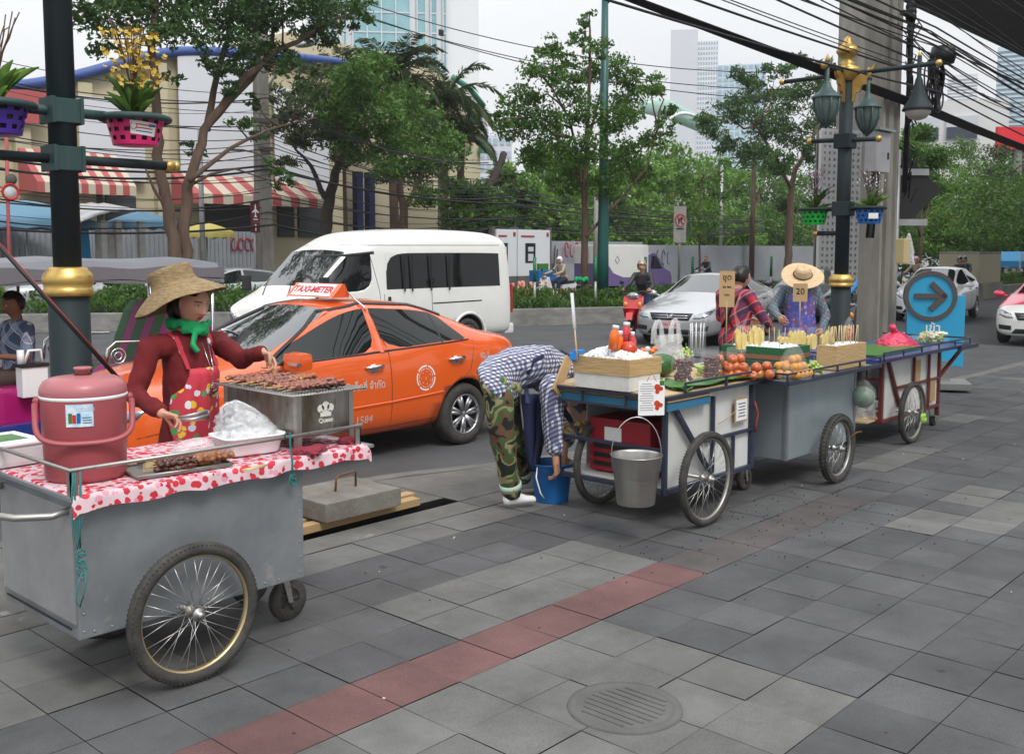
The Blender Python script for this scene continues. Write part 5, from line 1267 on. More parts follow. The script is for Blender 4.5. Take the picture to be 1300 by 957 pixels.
mat('galvanised',(.29,.315,.33),.42,.5,var=((.19,.21,.23),.9),vs=3.2,bump=.35,bs=4,var2=((.37,.36,.33),4.3,.60))
mat('galv_pale',(.40,.41,.42),.45,.5,var=((.28,.28,.29),.8),vs=3,var2=((.22,.17,.12),5,.72))
mat('galv_scuffed',(.27,.31,.34),.42,.5,var=((.40,.46,.50),.7),vs=1.8,stretch=(1,1,.5),bump=.2,bs=8,var2=((.14,.15,.16),6,.68))
mat('stainless',(.45,.44,.42),.3,.85,var=((.15,.11,.07),.95),vs=6,stretch=(1,1,.3),var2=((.07,.045,.028),7,.55))
mat('rust',(.20,.09,.04),.9,var=((.08,.035,.02),.8),vs=20); mat('frame_blue',(.016,.026,.055),.4,var=((.05,.05,.06),.5),vs=20,var2=((.13,.07,.04),26,.68)); mat('frame_maroon',(.12,.025,.022),.5,var2=((.07,.04,.03),18,.62))
mat('panel_white',(.62,.63,.62),.5,var=((.45,.44,.41),.7),vs=3,stretch=(1,1,.3),var2=((.34,.28,.2),7,.70)); mat('rimgold',(.50,.40,.22),.32,.8,var2=((.22,.10,.04),14,.62)); mat('rimsteel',(.36,.35,.33),.42,.8,var2=((.2,.10,.05),14,.60)); mat('spoke',(.55,.55,.53),.3,.9)
mat('jug_pink',(.31,.065,.074),.38,var=((.26,.05,.06),.4),vs=4); mat('jug_lid',(.39,.13,.145),.33); mat('wood_pale',(.40,.28,.14),.75,var=((.36,.22,.10),.7),vs=5,stretch=(1,9,9)); mat('ply',(.52,.38,.22),.7,var=((.40,.27,.14),.6),vs=4)
mat('rope',(.03,.17,.16),.9); mat('leaf_banana',(.06,.20,.03),.4,var=((.03,.11,.02),.7),vs=8); mat('styro',(.66,.66,.63),.7,var=((.45,.43,.39),.6),vs=10); mat('tape_tan',(.48,.33,.16),.35,var=((.40,.26,.12),.7),vs=6,stretch=(1,1,5),bump=.5,bs=12)
mat('card',(.46,.31,.16),.85,var=((.38,.25,.13),.5),vs=12); mat('ice',(.86,.90,.93),.15,spec=.7,alpha=.9); mat('tub_blue',(.015,.13,.38),.3,var=((.01,.10,.30),.5),vs=5); mat('bucket_metal',(.50,.49,.47),.3,.9,var=((.32,.31,.29),.6),vs=7,bump=.15,bs=10)
def bikewheel(parent,x,y,r,w=.05,rim='rimsteel',knobs=False,spokes=32,z=None,name='wheel'):
    z=r if z is None else z; c=Vector((x,y,z)); rt=w/2
    b=MB(); n=48
    V=[[c+Vector(((r-rt+rt*math.cos(q)*1.0)*math.cos(a),rt*1.05*math.sin(q),(r-rt+rt*math.cos(q))*math.sin(a))) for q in [2*PI*k/10 for k in range(10)]] for a in [2*PI*i/n for i in range(n)]]
    V.append(V[0]); b.sheet(V,close_u=True)
    m=52 if knobs else 90
    for i in range(m):
        a=2*PI*i/m
        for s_ in(-1,0,1):
            if s_==0 and not knobs: continue
            hh=.008 if knobs else .0025
            rr=(r-.001) if s_==0 else r-rt*.35
            p=c+Vector((rr*math.cos(a),s_*rt*.75,rr*math.sin(a))); Mx=Matrix.Rotation(-a,3,'Y')
            b.box(p,(hh*1.6,.014 if knobs else .011,2*PI*r/m*(.5 if knobs else .35)),Mx=Mx)
    t=b.build(name,'rubber',parent)
    b=MB(); rr=r-w*.95
    V=[[c+Vector(((rr+dr)*math.cos(a),dy,(rr+dr)*math.sin(a))) for dr,dy in((.012,-.017),(.0,-.014),(-.006,-.008),(-.006,.008),(0,.014),(.012,.017))] for a in [2*PI*i/n for i in range(n)]]
    V.append(V[0]); b.sheet(V); b.build('rim',rim,t)
    b=MB()
    for i in range(spokes):
        a=2*PI*i/spokes; s_=1 if i%2 else -1; a2=a+(.95 if (i//2)%2 else -.95)
        b.tube([c+Vector((rr*math.cos(a),0,rr*math.sin(a))),c+Vector((.022*math.cos(a2),s_*.03,.022*math.sin(a2)))],.0016,4)
    b.build('spokes','spoke',t)
    b=MB(); b.lathe([(.012,-.055),(.012,-.036),(.028,-.034),(.028,-.026),(.014,-.02),(.014,.02),(.028,.026),(.028,.034),(.012,.036),(.012,.055)],c,14,(0,1,0)); b.build('hub','rimsteel',t)
    return t
def caster(parent,x,y,r,top,w=.04,lean=0):
    b=MB(); b.lathe([(r*.55,-w/2),(r*.95,-w/2),(r,-w*.3),(r,w*.3),(r*.95,w/2),(r*.55,w/2)],(x,y,r),24,(0,1,0),cap=False); b.lathe([(.0,w*.2),(r*.5,w*.25),(r*.58,w*.4)],(x,y,r),20,(0,1,0),cap=False); b.lathe([(.0,-w*.2),(r*.5,-w*.25),(r*.58,-w*.4)],(x,y,r),20,(0,1,0),cap=False)
    for k in range(5): a=2*PI*k/5; b.tube([(x,y-w*.3,r),(x+r*.55*math.cos(a),y-w*.3,r+r*.55*math.sin(a))],.008,5)
    c=b.build('caster','rubber',parent)
    b=MB()
    for s_ in(-1,1): b.prism([(x-.012,r-.012),(x+.012,r-.012),(x-.02+.0,top),(x-.06,top)],y+s_*(w/2+.008)-.002,y+s_*(w/2+.008)+.002,'y')
    b.box((x-.04,y,top-.004),(.08,w+.05,.006)); b.build('fork','rimsteel',c)
W_=dict(world=True)
S0,S1,T0,T1=1.66,2.70,3.76,4.47
A=thing('food_cart','grey galvanised pushcart with gold-rimmed wheels carrying the grill, nearest the camera','food cart',(2.1,4.1,0),0,'food carts on the pavement')
b=MB(); b.box(((S0+S1)/2,(T0+T1)/2,.545),(S1-S0,T1-T0,.55),bev=.006)
b.box((S1-.5,T0-.0015,.545),(.004,.004,.54)) if 0 else None
b.build('body','galvanised',A,True)
b=MB()
for x in(S0+.02,S1-.02):
    for k in range(8): b.ball((x,T0-.001,.30+k*.07),(.005,.003,.005),6)
for k in range(14): b.ball((S0+.06+k*.07,T0-.001,.292),(.005,.003,.005),6)
b.build('rivets','rimsteel',A,True)
b=MB(); b.box((S0-.003,(T0+T1)/2,.555),(.006,T1-T0-.03,.45)); b.build('end_panel','galv_pale',A,True)
b=MB(); b.box((S0-.008,(T0+T1)/2,.305),(.004,T1-T0-.10,.008)); b.build('slot','black',A,True)
b=MB(); b.box((2.36,4.115,.826),(1.46,.78,.014)); b.build('deck','galvanised',A,True)
b=MB(); z=.935; b.tube([(1.64,4.46,z),(1.64,3.74,z),(3.03,3.74,z-.005)],.0085,8)
for x,y in((1.655,3.745),(3.01,3.745),(1.655,4.45)): b.box((x,y,.872),(.03,.006,.135)); b.box((x-.012 if x<2 else x+.012,y+.012,.872),(.006,.03,.135))
b.build('rail','rimsteel',A,True)
b=MB(); b.tube([(1.67,3.80,.775),(1.60,3.82,.755),(1.48,3.86,.765),(1.44,3.93,.77),(1.44,4.3,.77),(1.48,4.38,.765),(1.67,4.43,.77)],.014,9); b.build('handle','rust' if 0 else 'rimsteel',A,True)
for y in(3.66,4.385):
    b=None; q=bikewheel(A,2.09-2.1,y-4.1,.29,.055,'rimgold')
b=MB(); b.cyl((2.09,3.62,.29),(2.09,4.42,.29),.011,8); b.build('axle','rimsteel',A,True)
for y in(3.98,4.30): caster(A,2.76-2.1+.0,y-4.1,.10,.27)
g=[]; nx,ny=60,26
x0,x1,y0,y1=1.63,3.06,3.715,4.50
for j in range(ny+5):
    row=[]
    for i in range(nx+1):
        x=x0+(x1-x0)*i/nx; 
        if j<5: y=y0-.004+.004*math.sin(i*.8); z=.838-(5-j)*.0115-(.006*math.sin(i*.55+1)*(5-j)/5); y-=(5-j)*.0012*(1+math.sin(i*.9))
        else: y=y0+(y1-y0)*(j-5)/ny; z=.840+.0025*noise.noise(Vector((x*9,y*9,0)))
        if i==0: z-=.02
        if i==nx: z-=.03; 
        row.append((x,y,z))
    g.append(row)
b=MB(); b.sheet(g); o=b.solo('tablecloth','tablecloth_print','pink tablecloth printed with red flowers, spread on the grill cart','tablecloth')
b=MB(); c=Vector((1.645,3.735,.86)); 
for k in range(2): b.tube([c+Vector((.0+.008*k,-.012,.07)),c+Vector((-.012+.01*k,-.020,.0)),c+Vector((.018*k-.015,-.018,-.12-.02*k)),c+Vector((.012*k,-.02,-.22)),c+Vector((.02-.01*k,-.022,-.11)),c+Vector((.025,-.015,.07))],.0035,6)
for k in range(4): b.tube(arc(c+Vector((.012,-.025,-.235-.022*k)),.014+.004*(k%2),.5*k,.5*k+5.5,12,'y'),.0035,6)
b.tube([c+Vector((.01,-.03,-.31)),c+Vector((-.012,-.03,-.36)),c+Vector((-.016,-.03,-.42)),c+Vector((-.004,-.03,-.44)),c+Vector((.02,-.03,-.37)),c+Vector((.024,-.03,-.31))],.0035,6)
b.solo('rope','rope','knotted green rope looped on the left corner post of the grill cart','rope')
b=MB(); c=T(363,553,3.73)
b.tube([c+Vector((-.012,-.01,-.01)),c+Vector((-.01,-.014,.015)),c+Vector((.012,-.014,.012)),c+Vector((.012,-.012,-.03)),c+Vector((.018,-.02,-.12)),c+Vector((.016,-.02,-.175))],.0045,7)
for k in range(5): b.tube(arc(c+Vector((.016+.006*math.sin(k*2),-.02,-.185-.007*k)),.012,k,k+5.2,10,'xyz'[1]),.0042,6)
b.solo('rope','rope','short green rope tied to the front rail beside the grill','rope')
c=G(110,604,.842); jg=thing('cooler_jug','big dull pink insulated jug with swing handle and lid on the grill cart','cooler jug',c)
b=MB(); b.lathe([(.0,.0),(.145,.0),(.153,.008),(.155,.02),(.160,.20),(.1635,.325),(.161,.333),(.150,.333)],(0,0,0),48); b.build('body','jug_pink',jg)
b=MB(); b.lathe([(.1645,.327),(.167,.333),(.167,.337),(.1645,.340)],(0,0,0),48,cap=False); b.build('rim','white',jg)
b=MB(); b.lathe([(.165,.340),(.166,.352),(.163,.372),(.150,.393),(.125,.405),(.07,.412),(.035,.415)],(0,0,0),48,cap=False); ld=b.build('lid','jug_lid',jg)
b=MB(); b.lathe([(.03,.412),(.026,.432),(.034,.436),(.036,.442),(.032,.446),(0,.447)],(0,0,0),28); b.build('knob','jug_lid',ld)
vd=Vector((c.x,c.y,0)).normalized(); ld_=Vector((-vd.y,vd.x,0))  # left of view
b=MB(); hp_=[]
for k in range(25):
    a=PI*k/24; hp_.append(ld_*math.copysign(abs(math.cos(a))**.75,math.cos(a))*.178-vd*(.06+math.sin(a)**.4*.115)*1.0+Vector((0,0,.315-.150*math.sin(a)**.30)))
b.tube(hp_,.008,8,flat=1.5); 
for s_ in(1,-1): b.ball(ld_*s_*.172+Vector((0,0,.315)),(.018,.018,.02),10)
b.build('handle','jug_pink',jg)
fr=-vd; 
def onjug(a,z,r=.1665): d=fr*math.cos(a)+ld_*(-math.sin(a)); return d*r+Vector((0,0,z))
b=MB(); b.sheet([[onjug(-.42+.62*i/12,.228+.088*j/3,.1640) for i in range(13)] for j in range(4)]); 
mat('sticker_sky',(.25,.50,.72),.3,var=((.75,.80,.82),.9),vs=28); lb=b.build('label_sticker','sticker_sky',jg)
for k,(m_,a0) in enumerate((('leaf_banana',-.36),('red',-.27),('tub_blue',-.17))):
    b=MB(); b.sheet([[onjug(a0+.085*i/3,.242+(.040 if k!=1 else .034)*j/2,.1650) for i in range(4)] for j in range(3)]); b.build('label_picture',m_,lb)
V,F=text_geo('COOLER',.018,bold=.0003); b=MB(); b.add([onjug(.02+v.x/.165,.296+v.y,.1652) for v in V],F); b.build('label_lettering','white',lb)
for k in range(3): b=MB(); b.sheet([[onjug(-.04+.2*i/5,.262-.010*k+.003*j,.1651) for i in range(6)] for j in range(2)]); b.build('label_lettering','navy',lb)
c=G(30,586,.842); bxx=thing('plastic_box','clear plastic box with a white lid left of the jug','box',(c.x-.05,c.y+.05,.842),.05)
b=MB(); b.box((0,0,.048),(.20,.30,.09),bev=.018); b.build('tub','hazyplastic',bxx)
b=MB(); b.box((0,0,.026),(.18,.28,.05),bev=.015); b.build('contents','meat_pink',bxx)
b=MB(); b.box((0,0,.098),(.215,.315,.014),bev=.006); l_=b.build('lid','whiteplastic',bxx)
b=MB(); b.box((0,0,.106),(.12,.16,.0015)); b.build('lid_sticker','leaf_banana',l_)
cn=G(378,573,.845); gs1=T(448,573,cn.y).x; gt1=S(287,560,cn.x).y; zt=1.098
gr=thing('charcoal_grill','sooty stainless steel box grill with a wire grate, standing on the cart','grill',((cn.x+gs1)/2,(cn.y+gt1)/2,.845))
b=MB(); ww=gs1-cn.x; hh=gt1-cn.y
b.box((cn.x+.004,(cn.y+gt1)/2,(.90+zt)/2),(.006,hh-.01,zt-.90)); b.box((gs1-.004,(cn.y+gt1)/2,(.90+zt)/2),(.006,hh-.01,zt-.90)); b.box(((cn.x+gs1)/2,cn.y+.004,(.90+zt)/2),(ww-.01,.006,zt-.90)); b.box(((cn.x+gs1)/2,gt1-.004,(.90+zt)/2),(ww-.01,.006,zt-.90)); b.box(((cn.x+gs1)/2,(cn.y+gt1)/2,.905),(ww-.02,hh-.02,.006)); b.build('firebox','stainless',gr,True)
for x in(cn.x,gs1):
    for y in(cn.y,gt1):
        b=MB(); sx=1 if x==cn.x else -1; sy=1 if y==cn.y else -1
        b.box((x+sx*.009,y-sy*.002,(.85+zt)/2),(.026,.004,zt-.85)); b.box((x-sx*.002,y+sy*.011,(.85+zt)/2),(.004,.026,zt-.85)); b.build('leg','rimsteel',gr,True)
b=MB(); b.box(((cn.x+gs1)/2,(cn.y+gt1)/2,1.04),(ww-.03,hh-.03,.05)); b.build('charcoal','black',gr,True)
b=MB(); z=zt+.006; x0,x1,y0,y1=cn.x-.05,gs1+.06,cn.y-.035,gt1+.04
for k in range(30): y=y0+(y1-y0)*k/29; b.tube([(x0,y,z),(x1,y,z)],.0014,4)
for k in range(26): x=x0+(x1-x0)*k/25; b.tube([(x,y0,z),(x,y1,z)],.0014,4)
b.tube([(x0,y0,z),(x1,y0,z-.004),(x1,y1,z),(x0,y1,z)],.003,5,closed=True); b.build('grate','rimsteel',gr,True)
mat('print_white',(.62,.60,.54),.6)
mc=Vector(((cn.x+gs1)/2+.0,cn.y-.0015,1.015)); b=MB()
for dx,dz,r in((-.028,.012,.019),(.0,.022,.022),(.028,.012,.019)): b.lathe([(0,.0006),(r,.0006)],mc+Vector((dx,-.001,dz)),16,(0,-1,0),cap=False)
b.box(mc+Vector((0,-.0012,-.014)),(.062,.0008,.026)); b.build('printed_mark','print_white',gr,True)
write('printed_mark','Queen',.030,'print_white',basis(mc+Vector((0,-.002,-.045)),(1,0,0),(0,0,1)),gr,bold=.0008,world=True)
g_=random.Random(11); protos=[]
sk0=[]
for k,mn in enumerate(('meat_pink','meat_dark','meat_gold','meat_pink','meat_dark','meat_gold')):
    s_=skewer('raw pink meat skewer cooking in the row on the grill' if k in(0,3) else 'browned meat skewer cooking in the row on the grill',mn,(0,0,-5),(0,0,0),20+k,6,.20,1.25,'meat skewers on the grill'); sk0.append(s_)
used=set(); 
def put(i,loc,rot,label,group):
    if i in used: o=dup(sk0[i],loc)
    else: used.add(i); o=sk0[i]; o.location=loc
    o.rotation_euler=rot; o['label']=label; o['group']=group
n=0
for row in range(2):
    for k in range(17):
        f_=k/16; y=cn.y+.0+(gt1-cn.y)*(f_); x=cn.x-.045+.13*row+g_.uniform(-.008,.008); i=g_.choice((0,3,0,3,1,2)) if row else g_.choice((1,2,5,0,3))
        put(i,(x,y,zt+.020+g_.uniform(0,.010)+(.012 if k%3==0 else 0)),(g_.uniform(-.3,.3),g_.uniform(-.05,.02),g_.uniform(-.14,.14)),'meat skewer cooking in the packed row on the grill grate','meat skewers on the grill')
ct=G(222,594,.845); tr=thing('serving_tray','flat grey metal tray of cooked skewers on the tablecloth','tray',(ct.x,ct.y,.845),-.12)
b=MB(); b.box((0,0,.004),(.40,.25,.006)); b.tube([(-.2,-.125,.012),(.2,-.125,.012),(.2,.125,.012),(-.2,.125,.012)],.006,6,closed=True); b.build('pan','rimsteel',tr)
for k in range(22):
    dark=k<12; x=-.17+.012*(k%6) if dark else -.02+.010*(k%5); y=-.09+.030*(k%7 if dark else (k-12)%6)
    v=Matrix.Rotation(-.12,3,'Z')@Vector((x,y,0))
    put((1,4,4)[k%3] if dark else (2,5)[k%2],(ct.x+v.x,ct.y+v.y,.868+.016*(k//7 if dark else (k-12)//6)),(g_.uniform(-.2,.2),-.03,-.12+g_.uniform(-.22,.22)),('dark glazed meat skewer in the heap on the metal tray' if dark else 'golden meat skewer in the heap on the metal tray'),'meat skewers on the metal tray')
for i in range(6):
    if i not in used:
        for c_ in kids(sk0[i]): bpy.data.objects.remove(c_)
        bpy.data.objects.remove(sk0[i])
ct=G(316,576,.845); bk=thing('plastic_basket','white rectangular plastic basket full of clear bags on the tablecloth','basket',(ct.x+.02,ct.y+.04,.845),-.15)
b=MB(); n=48
def rrect(w,d,z,r=.03):
    out=[]
    for k in range(n):
        a=2*PI*k/n; c_,s_=math.cos(a),math.sin(a); e=.35
        out.append((w/2*math.copysign(abs(c_)**e,c_),d/2*math.copysign(abs(s_)**e,s_),z))
    return out
b.sheet([rrect(.01,.01,.002),rrect(.24,.17,.002),rrect(.25,.18,.01),rrect(.285,.215,.085),rrect(.305,.235,.088),rrect(.305,.235,.080),rrect(.292,.222,.078)],close_u=True); b.build('basket','whiteplastic',bk)
b=MB()
for k in range(20):
    x=-.13+.013*k*1.05
b.build('rib','whiteplastic',bk) if 0 else None
def crumple(c,rx,ry,h,seed=0,n=44,m=30,sp=.35,tip=0.,amp=.22,sk=0.):
    g=[]
    for i in range(m+1):
        f_=i/m; row=[]
        for k in range(n):
            a=2*PI*k/n; d=Vector((math.cos(a)*1.3,math.sin(a)*1.3,f_*.9))
            prof_=math.sqrt(max(0,1-f_**2.2)) if not tip else (math.sqrt(max(0,1-f_**1.2))*(1-tip)+tip*max(0,(1-f_)**.8))
            q=1+amp*noise.noise(d*1.6+Vector((seed,0,0)))+amp*.6*noise.noise(d*3.4+Vector((0,seed,0)))-.5*amp*abs(noise.noise(d*6))+.5*amp*noise.noise(d*11)
            row.append((c[0]+rx*prof_*math.cos(a)*q+sk*f_,c[1]+ry*prof_*math.sin(a)*q,c[2]+h*f_*(1+.25*amp*noise.noise(d*3))))
        g.append(row)
    return g
pb=MB(); pb.sheet(crumple((ct.x+.02,ct.y+.05,.925),.15,.11,.16,3,54,34,tip=.35,sk=-.05,amp=.30),close_u=True); pb.sheet(crumple((ct.x+.03,ct.y+.05,.925),.13,.09,.11,13,44,26,tip=.2,sk=-.02,amp=.36),close_u=True)
lp=Vector((ct.x-.06,ct.y+.07,1.02)); pb.tube([lp+Vector(v) for v in((-.03,.0,-.03),(-.032,.0,.035),(.0,0,.055),(.04,0,.055),(.06,0,.0))],.006,6,flat=2.)
pb.solo('plastic_bag','bagwhite','translucent white carrier bag heaped in the white basket','plastic bag')
pb=MB(); ct2=G(262,580,.845); pb.sheet(crumple((ct2.x,ct2.y+.08,.845),.12,.09,.075,8,44,26,amp=.35),close_u=True); pb.solo('plastic_bag','bagwhite','crumpled clear bag between the tray and the white basket','plastic bag')
b=MB(); c=G(398,573,.845)
for k,(dx,dy,rr) in enumerate(((0,0,.05),(.05,.02,.04),(-.04,.03,.035),(.27,.08,.045))): b.sheet(crumple((c.x-.02+dx,c.y+dy-.01,.845),rr*1.2,rr,.03,20+k),close_u=True)
mat('rag',(.24,.03,.05),.9); b.solo('rag','rag','dark red rag wrapped round the foot of the grill','cloth')
b=MB(); p=G(322,596,.848)
for k in range(26): b.tube([(p.x-.055+.002*k%.03,p.y-.012+.0011*k,.848+.002*(k%4)),(p.x+.08,p.y+.018+.001*k,.850+.002*(k%3))],.0015,4)
b.solo('bamboo_sticks','bamboo','bundle of thin bamboo sticks at the front of the white basket','sticks',kind=None)
cc=G(388+60,655,.1)
sl=thing('concrete_slab','square concrete drain cover with an iron lifting handle, propped on timber','drain cover',(4.02,5.35,0),0)
cA=G(408,661,.06); 
b=MB(); b.box((4.10,5.30,.125),(.62,.52,.12),rz=0,bev=.008); o=b.build('slab','concrete_slab' if 'concrete_slab' in MATS else mat('concrete_slab',(.20,.19,.17),.9,var=((.10,.08,.065),.8),vs=4,bump=.5,bs=50),sl,True)
b=MB(); hx,hy=G(414,632,.185)[:2]; b.tube([(4.05,5.28,.18),(4.05,5.27,.27),(4.07,5.27,.285),(4.21,5.29,.29),(4.23,5.29,.28),(4.235,5.30,.18)],.008,7); b.build('lifting_handle','rust',sl,True)
for k,(y,x0,x1) in enumerate(((5.16,3.5,4.66),(5.30,3.6,4.74),(5.46,3.5,4.70))):
    b=MB(); b.box(((x0+x1)/2,y,.028),(x1-x0,.085,.05),rz=.02,bev=.003); b.solo('timber','wood_pale',('nearest','middle','farthest')[k]+' of the three pale timbers under the concrete drain cover','timber','timbers under the drain cover')
S0,S1,T0,T1=5.32,6.38,3.56,4.42; ZD=.80
B=thing('food_cart','blue-framed pushcart with white side panels loaded with fruit and an ice box','food cart',(5.9,4.0,0),0,'food carts on the pavement')
b=MB(); b.box(((5.86+S1)/2-.27,T0+.012,(.24+.83)/2),(S1-5.34,.008,.59)); b.build('side_panel','panel_white',B,True)
b=MB(); b.box(((5.6+S1)/2,T1-.01,.515),(S1-5.6,.008,.55)); b.box((S1-.01,4.0,.515),(.008,T1-T0-.04,.55)); b.build('back_panel','panel_white',B,True)
b=MB(); b.box((5.86,4.0,.25),(1.04,.80,.012)); b.build('floor_panel','panel_white',B,True)
b=MB(); r_=.016
def bar(a,c,w=.030): 
    a=Vector(a);c=Vector(c); d=(c-a); L=d.length; q=Vector((0,0,1)).rotation_difference(d.normalized()).to_matrix(); b.box((a+c)/2,(w,w,L),Mx=q,bev=.003)
for x,y in((5.30,3.55),(5.30,4.42),(6.39,3.55),(6.39,4.42)): bar((x,y,.22),(x,y,.84))
for x in(5.30,6.39): bar((x,3.55,.235),(x,4.42,.235)); bar((x,3.55,.5),(x,4.42,.5),.022)
for y in(3.55,4.42): bar((5.30,y,.235),(6.39,y,.235)); bar((5.72,y,.50),(6.39,y,.50),.022)
bar((5.86,3.545,.235),(5.86,3.545,.79),.024); bar((6.13,3.545,.235),(6.13,3.545,.50),.02); bar((5.36,3.535,.79),(5.80,3.535,.30),.03); bar((5.32,4.42,.7),(5.55,4.42,.45),.03)
b.build('frame','frame_blue',B,True)
b=MB()
for y in(3.50,4.50): bar((5.22,y,.845),(6.88,y,.845),.022)
for x in(5.22,6.88,5.75,6.3): bar((x,3.50,.845),(x,4.50,.845),.022)
for y in(3.50,):
    bar((5.45,y,.92),(6.88,y,.92),.014)
    for x in(5.45,5.95,6.42,6.88): bar((x,y,.845),(x,y,.92),.014)
bar((5.22,3.50,.76),(5.22,4.50,.76),.016)
for y in(3.50,3.80,4.15,4.50): bar((5.22,y,.76),(5.22,y,.84),.014)
bar((6.88,3.50,.92),(6.88,4.5,.92),.014); b.build('deck_frame','frame_blue',B,True)
b=MB(); b.box((6.05,4.0,.858),(1.64,.98,.008)); b.build('deck','ply',B,True)
mat('blue_tray',(.02,.14,.26),.4,var=((.05,.2,.3),.5),vs=5)
b=MB(); b.box((5.50,3.98,.785),(.50,.96,.05)); b.build('drawer','blue_tray',B,True)
b=MB(); 
for k in range(4): b.box((5.50,3.98,.819+.006*k),(.52-.02*k,.98-.03*k,.004),rz=.01*k)
b.build('cardboard_lining','card',B,True)
for y in(3.40,4.24): bikewheel(B,5.5+.06-5.9,y-4.0,.305,.05,'rimsteel')
b=MB(); b.cyl((5.56,3.40,.305),(5.56,4.26,.305),.012,8); b.build('axle','rimsteel',B,True)
caster(B,6.60-5.9,3.72-4.0,.085,.24); 
b=MB(); b.box((6.5,3.9,.235),(.3,.5,.02)); b.build('caster_plate','frame_blue',B,True)
b=MB(); b.box(T(944,447+0,3.54)+Vector((0,0,0)) if 0 else (6.21,3.535,.66),(.17,.006,.17),bev=.002); o=b.solo('notice_board','wood_pale','small framed paper notice on the white panel of the fruit cart','notice'); 
b=MB(); b.box((6.21,3.530,.66),(.145,.003,.145)); 
nb=b.build('paper','white',None); nb.parent=o; nb.location=nb.location-o.location
for k in range(5):
    b=MB(); b.box((6.21,3.5275,.705-.022*k),(.10-.02*(k%2),.001,.006)); q=b.build('writing','navy',None); q.parent=nb; q.location=q.location-(nb.location+o.location)
b=MB(); b.tube(sag((5.90,3.53,.60),(6.12,3.53,.66),.01,6),.003,5); b.solo('wire','wood_pale','pale cord stretched across the white cart panel','cord')
b=MB(); b.tube([(6.385,3.53,.70),(6.375,3.51,.66),(6.39,3.505,.62),(6.38,3.51,.55),(6.39,3.52,.48)],.012,7,flat=.5); b.solo('ribbon','jug_pink','red cloth strip knotted on the right corner of the fruit cart','cloth')
def boxfrom(pl,pc,pr,yb,z0): 
    c=G(pc,yb,z0); return c.x,T(pr,yb,c.y).x,c.y,S(pl,yb,c.x).y
s0,s1,t0,t1=boxfrom(729,799,838,498,.865); t1=min(t1,t0+.75)
sb=thing('ice_box','white foam box wrapped in tan tape and filled with ice and bottles','foam box',((s0+s1)/2,(t0+t1)/2,.865))
def openbox(name,m,s0,s1,t0,t1,z0,z1,th,par):
    b=MB(); b.box(((s0+s1)/2,(t0+t1)/2,z0+th/2),(s1-s0-.01,t1-t0-.01,th)); b.box(((s0+s1)/2,t0+th/2,(z0+z1)/2),(s1-s0,th,z1-z0),bev=.004); b.box(((s0+s1)/2,t1-th/2,(z0+z1)/2),(s1-s0,th,z1-z0),bev=.004)
    b.box((s0+th/2+.001,(t0+t1)/2,(z0+z1)/2),(th,t1-t0-2*th-.001,z1-z0)); b.box((s1-th/2-.001,(t0+t1)/2,(z0+z1)/2),(th,t1-t0-2*th-.001,z1-z0)); return b.build(name,m,par,True)
zt=.865+.20
openbox('box','styro',s0,s1,t0,t1,.865,zt-.10,.03,sb); openbox('tape_band','tape_tan',s0-.006,s1+.006,t0-.006,t1+.006,zt-.105,zt+.003,.035,sb)
IB=(s0,s1,t0,t1,zt)
def icepile(s0,s1,t0,t1,z,h,n,label,size=.022,seed=1):
    g=random.Random(seed); b=MB(); q=[]
    for i in range(13):
        row=[]
        for j in range(13):
            fx,fy=i/12,j/12; e=(4*fx*(1-fx))**.5*(4*fy*(1-fy))**.5; row.append((s0+(s1-s0)*fx,t0+(t1-t0)*fy,z-.015+h*.85*e+.006*noise.noise(Vector((fx*9,fy*9,0)))))
        q.append(row)
    b.sheet(q)
    for k in range(n):
        fx,fy=g.random(),g.random(); e=(4*fx*(1-fx))**.5*(4*fy*(1-fy))**.5; r=Matrix.Rotation(g.uniform(0,3),3,'X')@Matrix.Rotation(g.uniform(0,3),3,'Z')
        b.box((s0+(s1-s0)*fx,t0+(t1-t0)*fy,z-.01+h*e),(size*g.uniform(.7,1.4),size,size*g.uniform(.6,1.1)),Mx=r,bev=.002)
    return b.solo('ice','ice',label,'ice',kind='stuff')
icepile(s0+.03,s1-.03,t0+.03,t1-.03,zt-.01,.075,420,'crushed ice heaped in the tan-taped foam box',.024,2)
mat('juice_orange',(.80,.16,.02),.25,coat=.5); mat('juice_red',(.60,.05,.06),.25,coat=.5); mat('fruit_red',(.55,.06,.02),.3,var=((.42,.03,.015),.6),vs=8,coat=.3)
def bottle(px,py,z,m,label,lean=(0,0)):
    c=T(px,py,(t0+t1)/2-.05); t=thing('juice_bottle',label,'bottle',c,0,'juice bottles in the ice'); t.rotation_euler=(lean[0],lean[1],0)
    b=MB(); b.lathe([(.0,-.06),(.030,-.06),(.031,.03),(.026,.055),(.020,.072),(.020,.078)],(0,0,0),20); b.build('bottle',m,t); b=MB(); b.lathe([(.022,.075),(.022,.095),(.02,.098),(0,.098)],(0,0,0),18); b.build('cap','whiteplastic',t)
bottle(779,432,0,'juice_orange','orange juice bottle furthest left in the ice',(.1,.12)); bottle(785,439,0,'juice_orange','orange juice bottle just left of the round red fruit',(.12,-.05)); bottle(795,428,0,'juice_red','tall red juice bottle standing highest in the ice',(0,.05)); bottle(802,440,0,'juice_red','red juice bottle behind the round red fruit',(0,-.04))
c=T(798,443,t0+.12); b=MB(); b.ball(c,(.058,.058,.052),24); b.m=1; b.tube([c+Vector((0,0,.05)),c+Vector((.0,0,.075)),c+Vector((.006,0,.10))],.005,6); b.solo('round_fruit',['fruit_red','bark_dark'],'round glossy red gourd with a dark stem on the ice','fruit')
b=MB(); 
for k,(px,py) in enumerate(((816,445),(822,443),(828,446),(820,449),(831,443))): b.ball(T(px,py,t0+.10),(.022,.02,.018),10,mi=k%2)
